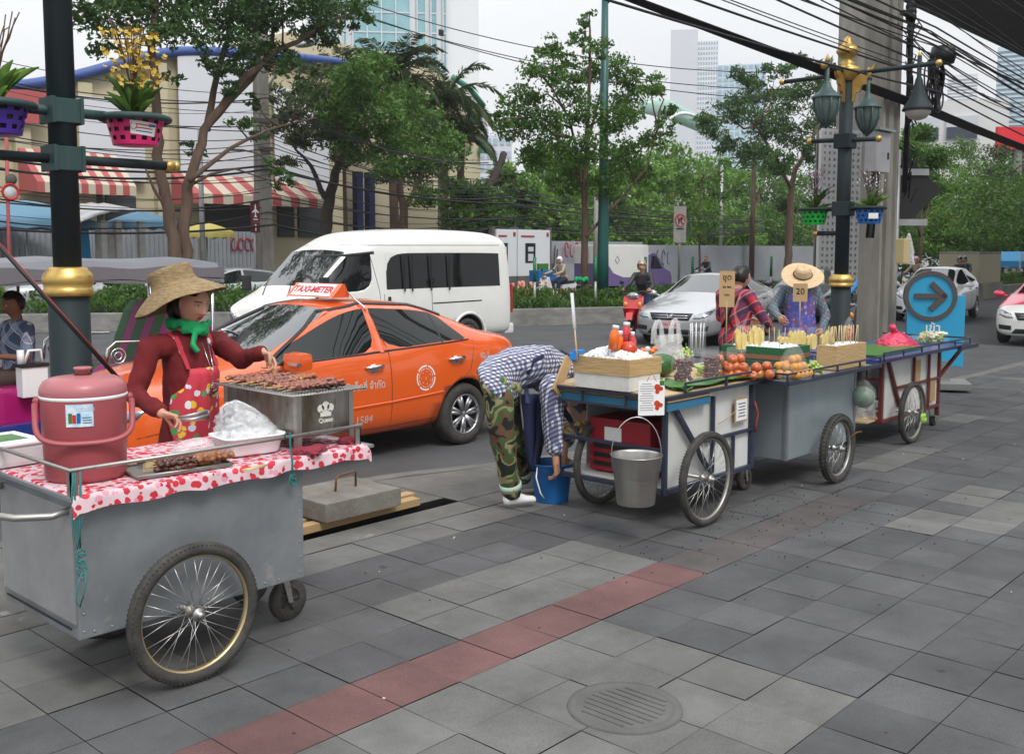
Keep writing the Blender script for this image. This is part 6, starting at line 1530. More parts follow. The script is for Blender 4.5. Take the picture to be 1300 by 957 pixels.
b.solo('cut_fruit',['juice_orange','styro'],'pieces of orange fruit with a white net at the ice box edge','fruit')
b=MB(); a=T(733,460,t0+.3); c=T(726,372,t0+.35); b.tube([a,a.lerp(c,.5)],.005,6); b.m=1; b.tube([a.lerp(c,.48),c],.016,8,flat=.4); b.solo('fly_whisk',['bamboo','hazyplastic'],'upright stick wrapped in pale plastic at the left of the ice box','stick')
mat('tape_blue',(.02,.22,.62),.5)
b=MB(); c=T(729,452,t1-.02); b.box(c,(.06,.05,.045),rz=.4); b.box(c+Vector((.02,-.02,.03)),(.07,.04,.02),rz=-.3); b.solo('tape_wad','tape_blue','crumpled bright blue tape on the corner of the ice box','tape')
b=MB(); p0=T(705,498,4.36); p1=T(722,455,4.42); b.prism([(-.035,-.01),(.035,-.01),(.035,.01),(-.035,.01)],0,(p1-p0).length,'z',Mx=Matrix.Translation(p0)@Vector((0,0,1)).rotation_difference((p1-p0).normalized()).to_matrix().to_4x4()); b.solo('chopping_board','wood_pale','long wooden board with blue edge leaning on the cart beside the bent vendor','board')
pl=T(827,505,3.50); lf=thing('leaflet','white printed sheet with two fruit pictures hanging on the corner of the fruit cart','leaflet',pl,0)
nrm=Vector((-.62,-.78,0)).normalized(); ux=Vector((-nrm.y,nrm.x,0)); Mt=basis((0,0,0),ux,(ux*-.09+Vector((0,0,1))))
if ux.x<0: ux=-ux
Mt=basis((0,0,0),ux,(ux*.09+Vector((0,0,1))))
b=MB(); b.box((0,0,0),(.165,.215,.0015)); b.xf(Mt); b.build('sheet','white',lf)
for q in range(12): b=MB(); b.box((-.03,.085-.0145*q,.0015),(.085 if q%4 else .06,.0035,.0008)); b.xf(Mt); b.build('printed_line','denim_grey',lf)
for yy,mm in((.065,'fruit_red'),(-.035,'fruit_red')):
    b=MB(); 
    for dx,dy,r in((.035,.0,.019),(.058,-.01,.014),(.036,-.028,.014)): b.lathe([(0,.0012),(r,.0012)],(dx,yy+dy,.001),16,cap=False)
    b.xf(Mt); b.build('picture',mm,lf)
b=MB(); b.box((.066,.09,.0014),(.03,.03,.0008)); b.xf(Mt); b.build('picture','leaf_banana',lf)
b=MB(); b.tube([Mt@Vector((-.03,.1,0)),Mt@Vector((0,.155,-.005)),Mt@Vector((.03,.1,0))],.0022,5); b.build('string','red',lf)
c=T(810,608,3.50); r1=.5*(T(843,580,3.5)-T(778,580,3.5)).length*.80; zt_=T(810,577,3.5).z; zb_=T(810,638,3.5).z
mb=thing('metal_bucket','galvanised metal bucket hanging from the corner of the fruit cart','bucket',(c.x-.02,3.50,zb_)); H_=zt_-zb_
b=MB(); b.lathe([(0,.004),(.112,.0),(.115,.006),(.128,H_*.45),(.130,H_*.46),(.131,H_*.55),(.134,H_*.56),(.142,H_*.72),(.145,H_*.73),(.152,H_-.004),(.158,H_),(.158,H_+.004),(.152,H_+.005),(.149,H_-.01),(.125,.4*H_),(.108,.02),(0,.02)],(0,0,0),40); b.build('body','bucket_metal',mb)
b=MB(); d=Vector((.68,.73,0)).normalized(); pts=[]
for k in range(15): a=PI*k/14; pts.append(Vector((-d.y,d.x,0))*math.cos(a)*.152*-1+Vector((0,0,H_+.0+.23*math.sin(a))))
b.tube(pts,.0032,6); b.build('bail_handle','spoke',mb)
c=G(714,638,0); c=Vector((c.x,c.y+.10,0)); bb=thing('plastic_bucket','bright blue plastic bucket on the paving in front of the bending vendor','bucket',c)
b=MB(); b.lathe([(0,.004),(.115,0),(.118,.01),(.145,.235),(.152,.24),(.152,.268),(.160,.270),(.160,.278),(.150,.280),(.143,.262),(.138,.20),(.11,.02),(0,.02)],(0,0,0),44); b.build('body','tub_blue',bb)
b=MB(); b.lathe([(0,.15),(.128,.15)],(0,0,0),30,cap=False); mat('water',(.16,.19,.19),.05,spec=1.); b.build('water','water',bb)
b=MB(); b.tube([Vector((-.155,.0,.26)),Vector((-.20,-.03,.20)),Vector((-.19,-.06,.10)),Vector((-.15,-.06,.05)),],.005,6); b.build('bail_handle','whiteplastic',bb)
mat('crate_red',(.30,.015,.025),.5)
cr_=thing('drink_crate','dark red drink crate with a white label inside the fruit cart frame','crate',(5.60,4.0,.26))
b=MB(); b.box((0,0,.19),(.34,.50,.36),bev=.01); b.build('crate','crate_red',cr_); b=MB(); b.box((-.173,.05,.27),(.004,.14,.09)); b.build('label_sticker','white',cr_)
for k in range(3): b=MB(); b.box((-.1745,0,.06+.06*k),(.005,.42,.03)); b.build('slot','black',cr_)
fb=T(727,541,4.46); tq=thing('snack_bag','clear bag of yellow fried snacks hanging at the end of the fruit cart','bag',(fb.x,4.44,fb.z-.07))
b=MB(); g__=random.Random(4)
for k in range(60): a=g__.uniform(0,6.28); rr=.11*math.sqrt(g__.random()); b.ball((rr*math.cos(a)*1.1,rr*math.sin(a)*.5,.055+g__.uniform(-.04,.045)),(.028,.014,.012),7,Mx=Matrix.Rotation(g__.uniform(0,3),3,'Z')@Matrix.Rotation(g__.uniform(0,3),3,'X'))
mat('snack',(.62,.42,.13),.6,var=((.48,.28,.08),.6),vs=20); b.build('snacks','snack',tq)
b=MB(); b.sheet(crumple((0,0,.0),.14,.085,.30,2,sp=.3,tip=.6,amp=.12),close_u=True); b.build('bag','clearplastic',tq)
zd=.868
def bananaleaf(px,py,L,ang,label):
    c=G(px,py,zd+.004); g=[]
    for i in range(15):
        f_=i/14; w_=.09*math.sin(PI*min(1,f_*.96+.03))**.5; row=[]
        for k in range(7):
            v=Matrix.Rotation(ang,3,'Z')@Vector(((f_-.5)*L,(k/6-.5)*2*w_,0)); row.append((c.x+v.x,c.y+v.y,zd+.008+.006*math.sin(k*1.2+i)+.004*abs(k-3)))
        g.append(row)
    b=MB(); b.sheet(g); o=b.solo('banana_leaf','leaf_banana',label,'leaf'); md=o.modifiers.new('s','SOLIDIFY'); md.thickness=.0015; bake(o)
bananaleaf(857,490,.5,.9,'banana leaf under the watermelon at the front of the fruit cart'); bananaleaf(900,486,.9,.05,'long banana leaf under the cherry bags'); bananaleaf(960,478,.6,-.05,'banana leaf at the right end of the fruit cart')
wmn=G(855,480,zd); b=MB(); b.ball((wmn.x+.06,wmn.y+.14,zd+.08),(.13,.10,.08),24); mat('melon',(.02,.07,.02),.3,var=((.05,.15,.03),.8),vs=12,stretch=(1,3,3)); b.solo('watermelon','melon','dark green watermelon lying under the white carrier bag','watermelon')
def bagwall(g,label,m='clearplastic',name='plastic_bag'): 
    b=MB(); b.sheet(g,close_u=True); return b.solo(name,m,label,'plastic bag')
mat('cherry',(.15,.010,.020),.25,coat=.4,var=((.06,.004,.01),.7),vs=20); mat('apple',(.42,.02,.022),.25,var=((.55,.27,.06),.75),vs=16,coat=.3); mat('orange_fruit',(.56,.23,.03),.4,bump=.3,bs=120,var=((.60,.30,.03),.4),vs=6); mat('grape',(.38,.50,.12),.22,coat=.5)
cp=thing('cherry','dark red cherry packed in the left cherry bag','cherry',(0,0,0),0,'cherries in bags'); b=MB(); b.ball((0,0,.011),(.012,.012,.0115),10); b.build('flesh','cherry',cp); b=MB(); b.tube([(0,0,.021),(.003,0,.035),(.008,.002,.045)],.001,4); b.build('stalk','leaf_banana',cp); fc=True
g__=random.Random(9)
for q,(px,py,lab) in enumerate(((878,487,'dark red cherry packed in the left cherry bag'),(914,482,'dark red cherry packed in the right cherry bag'))):
    c=G(px,py,zd); c.y+=.07
    for k in range(119):
        a=g__.uniform(0,6.28); lay=k//17; rr=.062*math.sqrt(g__.random()) if lay==6 else .062*(.75+.25*g__.random()) if k%2 else .055*math.sqrt(g__.random())
        loc=(c.x+rr*math.cos(a)*1.05,c.y+rr*math.sin(a)*.9,zd+.012+.021*lay)
        if fc: o=cp; o.location=loc; fc=False
        else: o=dup(cp,loc)
        o['label']=lab; o.rotation_euler=(g__.uniform(-.7,.7),g__.uniform(-.7,.7),g__.uniform(0,6))
    b=MB(); b.sheet([[(c.x+.085*(1-.0*i)*math.cos(a)*(1+.05*math.sin(5*a+i)),c.y+.075*math.sin(a)*(1+.05*math.sin(4*a+i)),zd+.005+.19*i/9) for a in [2*PI*k/28 for k in range(28)]] for i in range(10)],close_u=True)
    b.solo('plastic_bag','clearplastic','clear bag around the '+('left' if q==0 else 'right')+' heap of cherries','plastic bag')
def grapes(c,r,n,label,seed=0):
    g=random.Random(seed); b=MB()
    for k in range(n): 
        a=g.uniform(0,6.28); f_=g.random(); rr=r*math.sqrt(g.random()); b.ball((c[0]+rr*math.cos(a),c[1]+rr*math.sin(a),c[2]+.012+r*1.3*f_*(1-rr/r*.6)),(.0115,.0115,.013),8)
    b.m=1; b.tube([(c[0],c[1],c[2]+r),(c[0]+.01,c[1],c[2]+r*1.9)],.003,5); return b.solo('grape_bunch',['grape','leaf_banana'],label,'grapes')
c=G(912,478,zd); grapes((c.x+.02,c.y+.12,zd),.075,70,'green grapes between the two cherry bags',1)
c=G(893,470,zd); grapes((c.x,c.y+.16,zd+.08),.06,40,'pale green grapes behind the left cherry bag',2)
ap=thing('apple','red and yellow apple in the pile on the fruit cart','apple',(0,0,0),0,'apples in the pile'); b=MB(); b.lathe([(0,.006),(.014,.001),(.026,.004),(.034,.020),(.036,.036),(.031,.052),(.020,.061),(.010,.061),(.0,.054)],(0,0,0),20); b.build('flesh','apple',ap); b=MB(); b.tube([(0,0,.054),(.002,0,.070)],.0013,5); b.build('stalk','bark_dark',ap)
first=True
for lay,(cnt,y0_) in enumerate(((14,0),(7,1),(3,2))):
    for k in range(cnt):
        px=924+ (k%7)*9+lay*5 if lay==0 else 930+k*(9 if lay==1 else 14); rowi=k//7 if lay==0 else 0
        p=G(px,481,zd); loc=(p.x+g__.uniform(-.01,.01),p.y+.03+.075*rowi+.035*lay,zd+.004+.052*lay)
        if first: o=ap; o.location=loc; first=False
        else: o=dup(ap,loc)
        o.rotation_euler=(g__.uniform(-.9,.9),g__.uniform(-.9,.9),g__.uniform(0,6))
b=MB(); c=G(962,462,zd); b.box((c.x+.1,c.y+.12,zd+.075),(.7,.006,.13),rz=-.03); b.solo('plastic_screen','clearplastic','clear plastic sheet standing behind the apples','plastic sheet')
c=G(868,478,zd); 
bg_=MB(); bc=(c.x+.13,c.y+.22,zd+.10); g=[]
for i in range(21):
    f_=i/20; row=[]
    for k in range(36):
        a=2*PI*k/36; d=Vector((math.cos(a),math.sin(a),f_*2)); w_=.235*(1-.22*f_)*(1+.14*noise.noise(d*2)+.09*noise.noise(d*6)); dp=.10*(1-.75*f_)*(1+.2*noise.noise(d*3+Vector((5,0,0))))
        row.append((bc[0]+w_*math.cos(a)*.8+0,bc[1]+dp*math.sin(a),bc[2]-.03+.21*f_-(.03*math.cos(a)**2 if 0 else 0)))
    g.append(row)
bg_.sheet(g,close_u=True)
for dx,sg_ in((-.13,-1),(.09,1)):
    p=Vector((bc[0]+dx,bc[1],bc[2]+.155)); bg_.tube([p+Vector((-.055,0,-.03)),p+Vector((-.055,0,.07)),p+Vector((-.03,0,.115)),p+Vector((.01,.0,.125)),p+Vector((.035,0,.09)),p+Vector((.045,0,.02)),p+Vector((.07,0,-.04))],[.04,.032,.024,.020,.024,.032,.04],8,flat=.35)
bg_.solo('carrier_bag','bagwhite','white plastic carrier bag with two looped handles standing on the watermelon','carrier bag')
c=G(893,455,zd); b=MB(); cc=Vector((c.x+.25,c.y+.22,zd)); b.sheet([[(cc.x+.075*math.cos(a),cc.y+.075*math.sin(a),cc.z+.25*i/4) for a in [2*PI*k/26 for k in range(26)]] for i in range(5)],close_u=True); b.solo('plastic_cups','clearplastic','stack of clear plastic cups behind the cherries','cups')
b=MB(); 
for k in range(9): a=2*PI*k/9; b.tube([(cc.x+.05*math.cos(a),cc.y+.05*math.sin(a),cc.z+.02),(cc.x+.06*math.cos(a),cc.y+.06*math.sin(a),cc.z+.27)],.003,5)
b.solo('straws','whiteplastic','bundle of straws inside the clear cups','straws')
S0,S1,T0,T1=6.74,7.90,3.46,4.26
Cc=thing('food_cart','scuffed blue-grey sheet metal pushcart with knobbly tyres, selling pineapple on sticks','food cart',(7.3,3.85,0),0,'food carts on the pavement')
b=MB(); b.box(((S0+S1)/2,(T0+T1)/2,.52),(S1-S0,T1-T0,.58),bev=.006); b.build('body','galv_scuffed',Cc,True)
b=MB(); b.box((S0-.004,T0+.012,.52),(.008,.024,.58)); b.box((S0+.012,T0-.003,.52),(.024,.006,.58)); b.box((S1-.012,T0-.003,.52),(.024,.006,.58)); b.build('corner_strip','galvanised',Cc,True)
b=MB(); b.box((7.25,3.86,.828),(1.55,1.06,.02)); b.build('deck','galv_pale',Cc,True)
b=MB()
for z,w in((.835,.03),(.90,.014)):
    bar((6.46,3.32,z),(8.04,3.32,z),w); bar((6.46,3.32,z),(6.46,4.4,z),w); bar((8.04,3.32,z),(8.04,4.4,z),w)
for x in(6.46,6.85,7.25,7.65,8.04): bar((x,3.32,.83),(x,3.32,.90),.014)
b.build('deck_rail','frame_blue',Cc,True)
for y in(3.32,4.34): bikewheel(Cc,7.29-7.3,y-3.85,.262,.062,'rimsteel',True,spokes=28)
b=MB(); b.cyl((7.29,3.32,.262),(7.29,4.34,.262),.012,8); b.build('axle','rimsteel',Cc,True)
caster(Cc,6.86-7.3,3.95-3.85,.085,.23)
b=MB(); b.tube([(7.45,3.29,.33),(7.53,3.275,.36),(7.60,3.27,.355)],.006,6); b.solo('wire','rust','bit of rusty wire sticking out of the knobbly wheel','wire')
s0,s1,t0,t1=boxfrom(915,994,1030,468,.845); t1=min(t1,t0+.75); s1=min(s1,s0+.45)
gb=thing('foam_box','foam box wrapped with dark green and brown tape, filled with ice and fruit on sticks','foam box',((s0+s1)/2,(t0+t1)/2,.845))
zt=.845+.155
mat('tape_green',(.012,.10,.04),.35); mat('tape_brown',(.22,.10,.06),.35)
openbox('box','tape_green',s0,s1,t0,t1,.845,zt,.03,gb)
b=MB(); b.box((s0-.003,(t0+t1)/2,zt-.075),(.005,t1-t0,.035)); b.box(((s0+s1)/2,t0-.003,zt-.075),(s1-s0,.005,.035)); b.build('brown_band','tape_brown',gb,True)
icepile(s0+.03,s1-.03,t0+.03,t1-.03,zt-.01,.03,160,'ice in the green-taped foam box',.02,5); GB=(s0,s1,t0,t1,zt)
s0,s1,t0,t1=boxfrom(1036,1063,1099,467,.865)
tb=thing('foam_box','foam box wrapped in pale tan tape and full of thin sticks','foam box',((s0+s1)/2,(t0+t1)/2,.845)); zt2=.865+.165
openbox('box','tape_tan',s0,s1,t0,t1,.845,zt2,.03,tb); icepile(s0+.03,s1-.03,t0+.03,t1-.03,zt2-.01,.02,100,'ice in the pale tan foam box',.02,6); TB=(s0,s1,t0,t1,zt2)
mat('pineapple',(.76,.62,.22),.35,var=((.62,.42,.08),.8),vs=26,stretch=(1,1,.6))
def slice_(loc,rz,h,w,label,m='pineapple'):
    t=thing('pineapple_slice',label,'pineapple slice',loc,rz,'pineapple slices in bags')
    b=MB(); g=[]
    prof=[(.35,0),(.75,.10),(1.,.35),(1.,.62),(.8,.85),(.5,.97),(.12,1.)]
    gg=random.Random(len(label)*7); nf=max(2,int(w/.030))
    for k in range(nf):
        f_=(k+.5)/nf-.5; hh=h*gg.uniform(.72,1.05)*(1-.5*f_*f_*2); ww=w/nf*1.0; x0=f_*w*.9; ln=f_*.035+gg.uniform(-.006,.006)
        b.prism([(x0-ww*.35,0),(x0-ww*.7+ln*.4,hh*.35),(x0-ww*.6+ln,hh*.8),(x0+ln,hh),(x0+ww*.6+ln,hh*.86),(x0+ww*.75+ln*.4,hh*.4),(x0+ww*.35,0)],-.016+gg.uniform(-.012,.01),.012+gg.uniform(-.01,.014),'y')
    b.build('fruit',m,t); b=MB(); b.tube([(0,0,-.08),(0,0,h*.5)],.003,5); b.build('stick','bamboo',t)
    b=MB(); b.sheet([[(w*.62*math.cos(a),.034*math.sin(a),-.02+(h+.03)*i/4) for a in [2*PI*k/16 for k in range(16)]] for i in range(5)],close_u=True); b.build('bag','clearplastic',t)
for k,(px,py,h,w,lab) in enumerate(((941,424,.19,.07,'pineapple slice furthest left in the green-taped box'),(960,422,.20,.12,'broad pineapple slice in the green-taped box, with red chilli salt'),(993,430,.14,.10,'low pineapple slice between the two foam boxes'),(1008,424,.19,.09,'tall pineapple slice left of the middle of the row'),(1016,422,.18,.07,'narrow pineapple slice leaning at the middle of the row'),(1030,423,.20,.10,'pineapple slice in front of the blue floral apron'),(1050,425,.18,.11,'pineapple slice furthest right, below the checked sleeve'))):
    p=T(px,442,4.05 if px<985 else 4.15); slice_((p.x,p.y,p.z-.01),-.6+.15*(k%3),h*.95,w,lab)
b=MB(); 
for k in range(1): pass
fs=None
for k in range(46):
    q=GB if k<14 else TB
    if k<14: x=q[0]+.05+.25*g__.random(); y=q[2]+.05+(q[3]-q[2]-.1)*g__.random()
    else: x=q[0]+.04+(q[1]-q[0]-.08)*g__.random(); y=q[2]+.04+(q[3]-q[2]-.08)*g__.random()
    if fs is None:
        b=MB(); b.tube([(0,0,0),(0,0,.17)],.0028,5); fs=b.build('bamboo_stick','bamboo',None,world='raw'); o=fs
    else: o=fs.copy(); COL.objects.link(o)
    tag(o,'thin bamboo stick standing in the '+('green-taped box' if k<14 else 'tan foam box'),'stick','bamboo sticks standing in the foam boxes'); o.location=(x,y,q[4]-.03); o.rotation_euler=(g__.uniform(-.1,.1),g__.uniform(-.1,.1),0)
c=T(1077,432,TB[2]+.12); t=thing('fruit_bag','tall clear bag of red fruit standing among the sticks','bag',(c.x,c.y,TB[4])); b=MB(); 
for k in range(14): b.ball((g__.uniform(-.03,.03),g__.uniform(-.02,.02),.02+.007*k),(.016,.014,.014),8)
b.build('fruit','juice_red',t); b=MB(); b.lathe([(.045,0),(.05,.1),(.03,.16),(.006,.20)],(0,0,0),16,cap=False); b.build('bag','clearplastic',t)
c0=G(1014,481,.845); first=True; op=thing('orange','small orange in the clear bag on the pineapple cart','orange',(0,0,0),0,'oranges in the bag'); b=MB(); b.ball((0,0,.032),(.034,.034,.031),16); b.build('peel','orange_fruit',op); b=MB(); b.lathe([(0,.002),(.004,0)],(0,0,.063),8); b.build('stalk_end','leaf_banana',op)
for lay in range(3):
    for i in range(4-lay):
        for j in range(3 if lay<2 else 1):
            loc=(c0.x-.08+.064*i+.03*lay,c0.y-.02+.062*j+.03*lay,.848+.052*lay)
            if first: o=op; o.location=loc; first=False
            else: o=dup(op,loc,g__.uniform(0,6))
b=MB(); b.sheet(crumple((c0.x+.03,c0.y+.06,.845),.17,.13,.26,6,tip=.55,amp=.10),close_u=True); b.solo('plastic_bag','clearplastic','knotted clear bag holding the oranges','plastic bag')
c1=G(1036,476,.845); grapes((c1.x+.02,c1.y+.03,.845),.07,90,'bunch of bright green grapes right of the oranges',4)
def placard(px,py,px2,py2,t,w,h,txt,label,pole_to,thai=True,size=.05,tilt=.05):
    c=T((px+px2)/2,(py+py2)/2,t); th=thing('placard',label,'placard',(c.x,c.y,pole_to),0); nr=Vector((-c.x,-c.y,0)).normalized(); ux=Vector((-nr.y,nr.x,0))
    if ux.dot(Vector((_s[0],0,0)))==0: pass
    Mt=basis((0,0,c.z-pole_to),ux,(ux*tilt+Vector((0,0,1)))); b=MB(); b.box((0,0,0),(w,h,.004)); b.xf(Mt); cd=b.build('card','card',th)
    for k,tx in enumerate(txt): write('writing',tx[0],tx[2],'black',Mt@basis((0,tx[1],.0035),(1,0,0),(0,1,0)),cd,thai,.0006)
    b=MB(); b.tube([(0,0,0),Mt@Vector((0,h*.3,-.005))],.006,6); b.build('stick','bamboo',th)
placard(914,346,932,388,4.55,.130,.31,[('ชุด',.10,.10),('ละ ๒๐',.02,.045),('บาท',-.05,.04)],'tall brown card placard with handwriting in front of the plaid shirt',.98)
placard(1007,360,1025,383,4.55,.135,.175,[('20',.01,.085)],'small square brown card placard with handwriting in front of the straw hat',1.0,False)
S0,S1,T0,T1=8.88,10.30,3.66,4.40
Dd=thing('food_cart','maroon-framed pushcart with white panels and a blue top, furthest of the row','food cart',(9.6,4.0,0),0,'food carts on the pavement')
b=MB(); b.box(((9.0+S1)/2,T0+.012,.50),(S1-9.0,.008,.55)); b.box((S1-.01,4.03,.5),(.008,.7,.55)); b.box((9.6,T1-.01,.5),(1.3,.008,.55)); b.build('side_panel','panel_white',Dd,True)
b=MB()
for x,y in((8.90,3.66),(8.90,4.40),(10.30,3.66),(10.30,4.40)): bar((x,y,.12 if x>10 else .22),(x,y,.78),.035)
for y in(3.655,4.40): bar((8.9,y,.225),(10.3,y,.225),.03); bar((9.2,y,.50),(10.3,y,.50),.024)
for x in(8.90,10.30): bar((x,3.66,.225),(x,4.4,.225),.03); bar((x,3.66,.6),(x,4.4,.6),.024)
bar((9.0,3.645,.78),(9.30,3.645,.32),.03); bar((9.62,3.645,.5),(9.62,3.645,.78),.024); bar((10.0,3.645,.225),(10.0,3.645,.78),.024); bar((10.3,3.66,.5),(10.75,3.60,.76),.03); bar((10.3,4.4,.5),(10.75,4.4,.76),.03)
b.build('frame','frame_maroon',Dd,True)
b=MB(); b.box((9.60,3.95,.805),(2.2,.86,.03)); b.build('deck','blue_paint',Dd,True)
b=MB(); 
for z in(.82,.88): bar((8.55,3.50,z),(10.7,3.50,z),.016); bar((10.7,3.5,z),(10.7,4.4,z),.016)
for k in range(6): bar((8.55+.43*k,3.50,.82),(8.55+.43*k,3.50,.88),.014)
bar((10.4,3.5,.795),(10.9,3.5,.795),.04); b.build('deck_rail','frame_blue',Dd,True)
for y in(3.52,4.50): bikewheel(Dd,9.28-9.6,y-4.0,.283,.05,'rimsteel',spokes=30)
b=MB(); b.cyl((9.28,3.52,.283),(9.28,4.5,.283),.012,8); b.build('axle','rimsteel',Dd,True)
caster(Dd,10.36-9.6,3.72-4.,.05,.2)
b=MB(); b.box((9.72,3.648,.62),(.13,.006,.20)); b.box((10.12,3.648,.40),(.12,.006,.24)); b.build('patch_panel','wood_pale',Dd,True)
b=MB(); c=Vector((9.36,3.46,.23))
for k in range(5): b.ball(c+Vector((g__.uniform(-.05,.1),0,g__.uniform(-.05,.04))),(.035,.012,.028),8)
mat('lime',(.30,.55,.06),.4); b.solo('plastic_flower','lime','bright green scrap caught in the spokes of the furthest cart','scrap')
c=T(1139,436,3.95); b=MB(); b.sheet(crumple((c.x,3.95,.82),.30,.2,.15,12,tip=.3,amp=.15,sk=-.06),close_u=True); b.tube([(c.x-.06,3.95,.93),(c.x-.10,3.95,.99),(c.x-.14,3.95,1.02)],[.05,.03,.035],8); mat('bag_red',(.62,.03,.09),.3,alpha=.93,bump=.8,bs=25,coat=.3); b.solo('plastic_bag','bag_red','full pinkish red plastic bag lying on the furthest cart','plastic bag')
c=T(1181,434,3.85); t=thing('vegetable_tray','clear tray heaped with cut white and green fruit on the furthest cart','tray',(c.x,3.85,.822)); b=MB(); b.box((0,0,.045),(.46,.22,.08),bev=.01); b.build('tray','clearplastic',t)
b=MB(); b2=MB()
for k in range(110):
    p=(g__.uniform(-.21,.21),g__.uniform(-.09,.09),  .02+g__.random()*.075); (b2 if k%4==0 or p[2]<.055 else b).box(p,(.05,.014,.022),Mx=Matrix.Rotation(g__.uniform(0,3),3,'Z')@Matrix.Rotation(g__.uniform(-.8,.8),3,'X'))
mat('fruit_white',(.68,.64,.48),.5); b.build('cut_fruit','fruit_white',t); b2.build('cut_fruit','grape',t)
b=MB(); c=T(1120,440,3.9); b.box((9.3,3.9,.832),(1.1,.5,.018),bev=.005); b.solo('banana_leaf','leaf_banana','flat green leaves on the left half of the furthest cart','leaf')
c=T(1096,508,3.40); t=thing('melon_bag','striped green melon in a thin plastic bag hanging between the last two carts','melon',(c.x,3.40,c.z-.075)); b=MB(); b.ball((0,0,.10),(.095,.09,.088),22); mat('melon_pale',(.16,.24,.16),.4,var=((.05,.09,.06),.9),vs=16,stretch=(1,1,.3)); b.build('melon','melon_pale',t)
b=MB(); b.lathe([(.0,-.01),(.07,.0),(.098,.05),(.102,.11),(.09,.17),(.05,.21),(.015,.25),(.008,.40)],(0,0,0),20); b.build('bag','clearplastic',t)
c=T(1112,508,3.75); b=MB(); b.sheet(crumple((c.x,3.85,.24),.12,.10,.20,15),close_u=True); b.solo('plastic_bag','bagwhite','white and red plastic bag on the shelf of the furthest cart','plastic bag')
b=MB(); b.box((9.0,4.03,.235),(.6,.66,.015)); b.solo('shelf_board','ply','board on the lower shelf of the furthest cart','board')
b=MB(); b.ball((8.95,3.95,.78-.06),(.16,.14,.05),16); b.solo('bowl','whiteplastic','upturned white bowl under the blue top of the furthest cart','bowl')
mat('sign_blue',(.03,.33,.56),.35,var=((.025,.30,.52),.5),vs=2); mat('bronze',(.10,.085,.08),.4,.3); mat('brushed',(.42,.42,.41),.3,.9,var=((.32,.32,.31),.5),vs=3,stretch=(1,1,12))
c=G(1196,492,0); vd=Vector((c.x,c.y,0)).normalized(); rz=math.atan2(vd.y,vd.x)-PI/2+R(8)
c=Vector((13.05,4.78,0)); sg_=thing('sign','blue entrance sign with a dark ringed arrow and Thai lettering on a steel foot','sign',c,rz)
k=14.0/1289*.885
def pxh(y): return T(1193,y,c.y).z
zb,zt_=T(1193,461,4.75).z,T(1193,374,4.75).z
b=MB(); b.box((.07,0,(zb+zt_)/2),(.68,.14,zt_-zb),bev=.006); b.build('panel','sign_blue',sg_)
rc=T(1190,375,4.75).z; 
b=MB(); b.lathe([(0,-.075),(.262,-.075),(.262,.075),(0,.075)],(0,0,rc),48,(0,1,0),smooth=False); b.build('disc','sign_blue',sg_)
b=MB(); b.lathe([(.262,-.095),(.312,-.095),(.312,.085),(.262,.085)],(0,0,rc),56,(0,1,0),cap=False,smooth=False); V=b; b.lathe([(.262,-.095),(.262,.085)],(0,0,rc),56,(0,1,0),cap=False); b.build('ring','bronze',sg_)
b=MB(); b.box((-.02,-.090,rc),(.34,.03,.062)); 
for s_ in(1,-1): b.box((.09,-.092,rc+s_*.075),(.25,.03,.066),Mx=Matrix.Rotation(s_*R(45),3,'Y'))
b.build('arrow','bronze',sg_)
write('lettering','เข้า',.22,'white',basis((0.04,-.074,T(1190,415,4.75).z),(1,0,0),(0,0,1)),sg_,True,.002)
write('lettering','IN',.10,'white',basis((.05,-.074,T(1190,446,4.75).z),(1,0,0),(0,0,1)),sg_,False,.002) if 0 else None
b=MB(); b.box((0.05,.0,(zb+.10)/2+.04),(.42,.20,zb-.10+.06)); b.build('foot','brushed',sg_)
b=MB(); b.box((0,0,.075),(.98,.52,.09),bev=.008); b.build('base','brushed',sg_)
for x in(-.38,.38):
    for y in(-.18,.18): b=MB(); b.cyl((x,y,0),(x,y,.03),.03,10); b.build('rubber_foot','rubber',sg_)
mat('litter',(.55,.52,.46),.8); g__=random.Random(21)
b=MB()
for k in range(70):
    x=g__.uniform(2.,11); y=g__.uniform(-.5,4.6); b.box((x,y,.004),(g__.uniform(.004,.014),g__.uniform(.004,.010),.003),rz=g__.uniform(0,3),mi=g__.choice((0,1,1)))
for k in range(130):
    x=g__.gauss(5.9,.75); y=g__.gauss(3.05,.30); b.ball((x,y,.002),(.007*g__.uniform(.5,1.2),.005,.003),6,mi=2)
o=b.build('litter',['litter','bark','black']); tag(o,'tiny crumbs, twigs and leaf scraps scattered on the paving','litter',kind='stuff')
b=MB(); a=T(-12,300,4.70); c=T(160,492,4.62); b.tube([a,c],.010,8); b.m=1; up_=Vector((.6,0,.8)).normalized()*.009; b.tube([a+up_,c+up_],.0035,6); b.solo('umbrella_pole',['black','red'],'slanting black pole with a red edge crossing in front of the lamp post','pole')
def ringprof(r0,r1,r2,z): # gold moulding
    return [(r1,z-.075),(r2*.98,z-.07),(r2,z-.055),(r2*.97,z-.035),(r2*.93,z-.03),(r2*1.0,z-.01),(r2*1.02,z+.01),(r2*.96,z+.035),(r2*.80,z+.055),(r2*.78,z+.065),(r0,z+.07)]
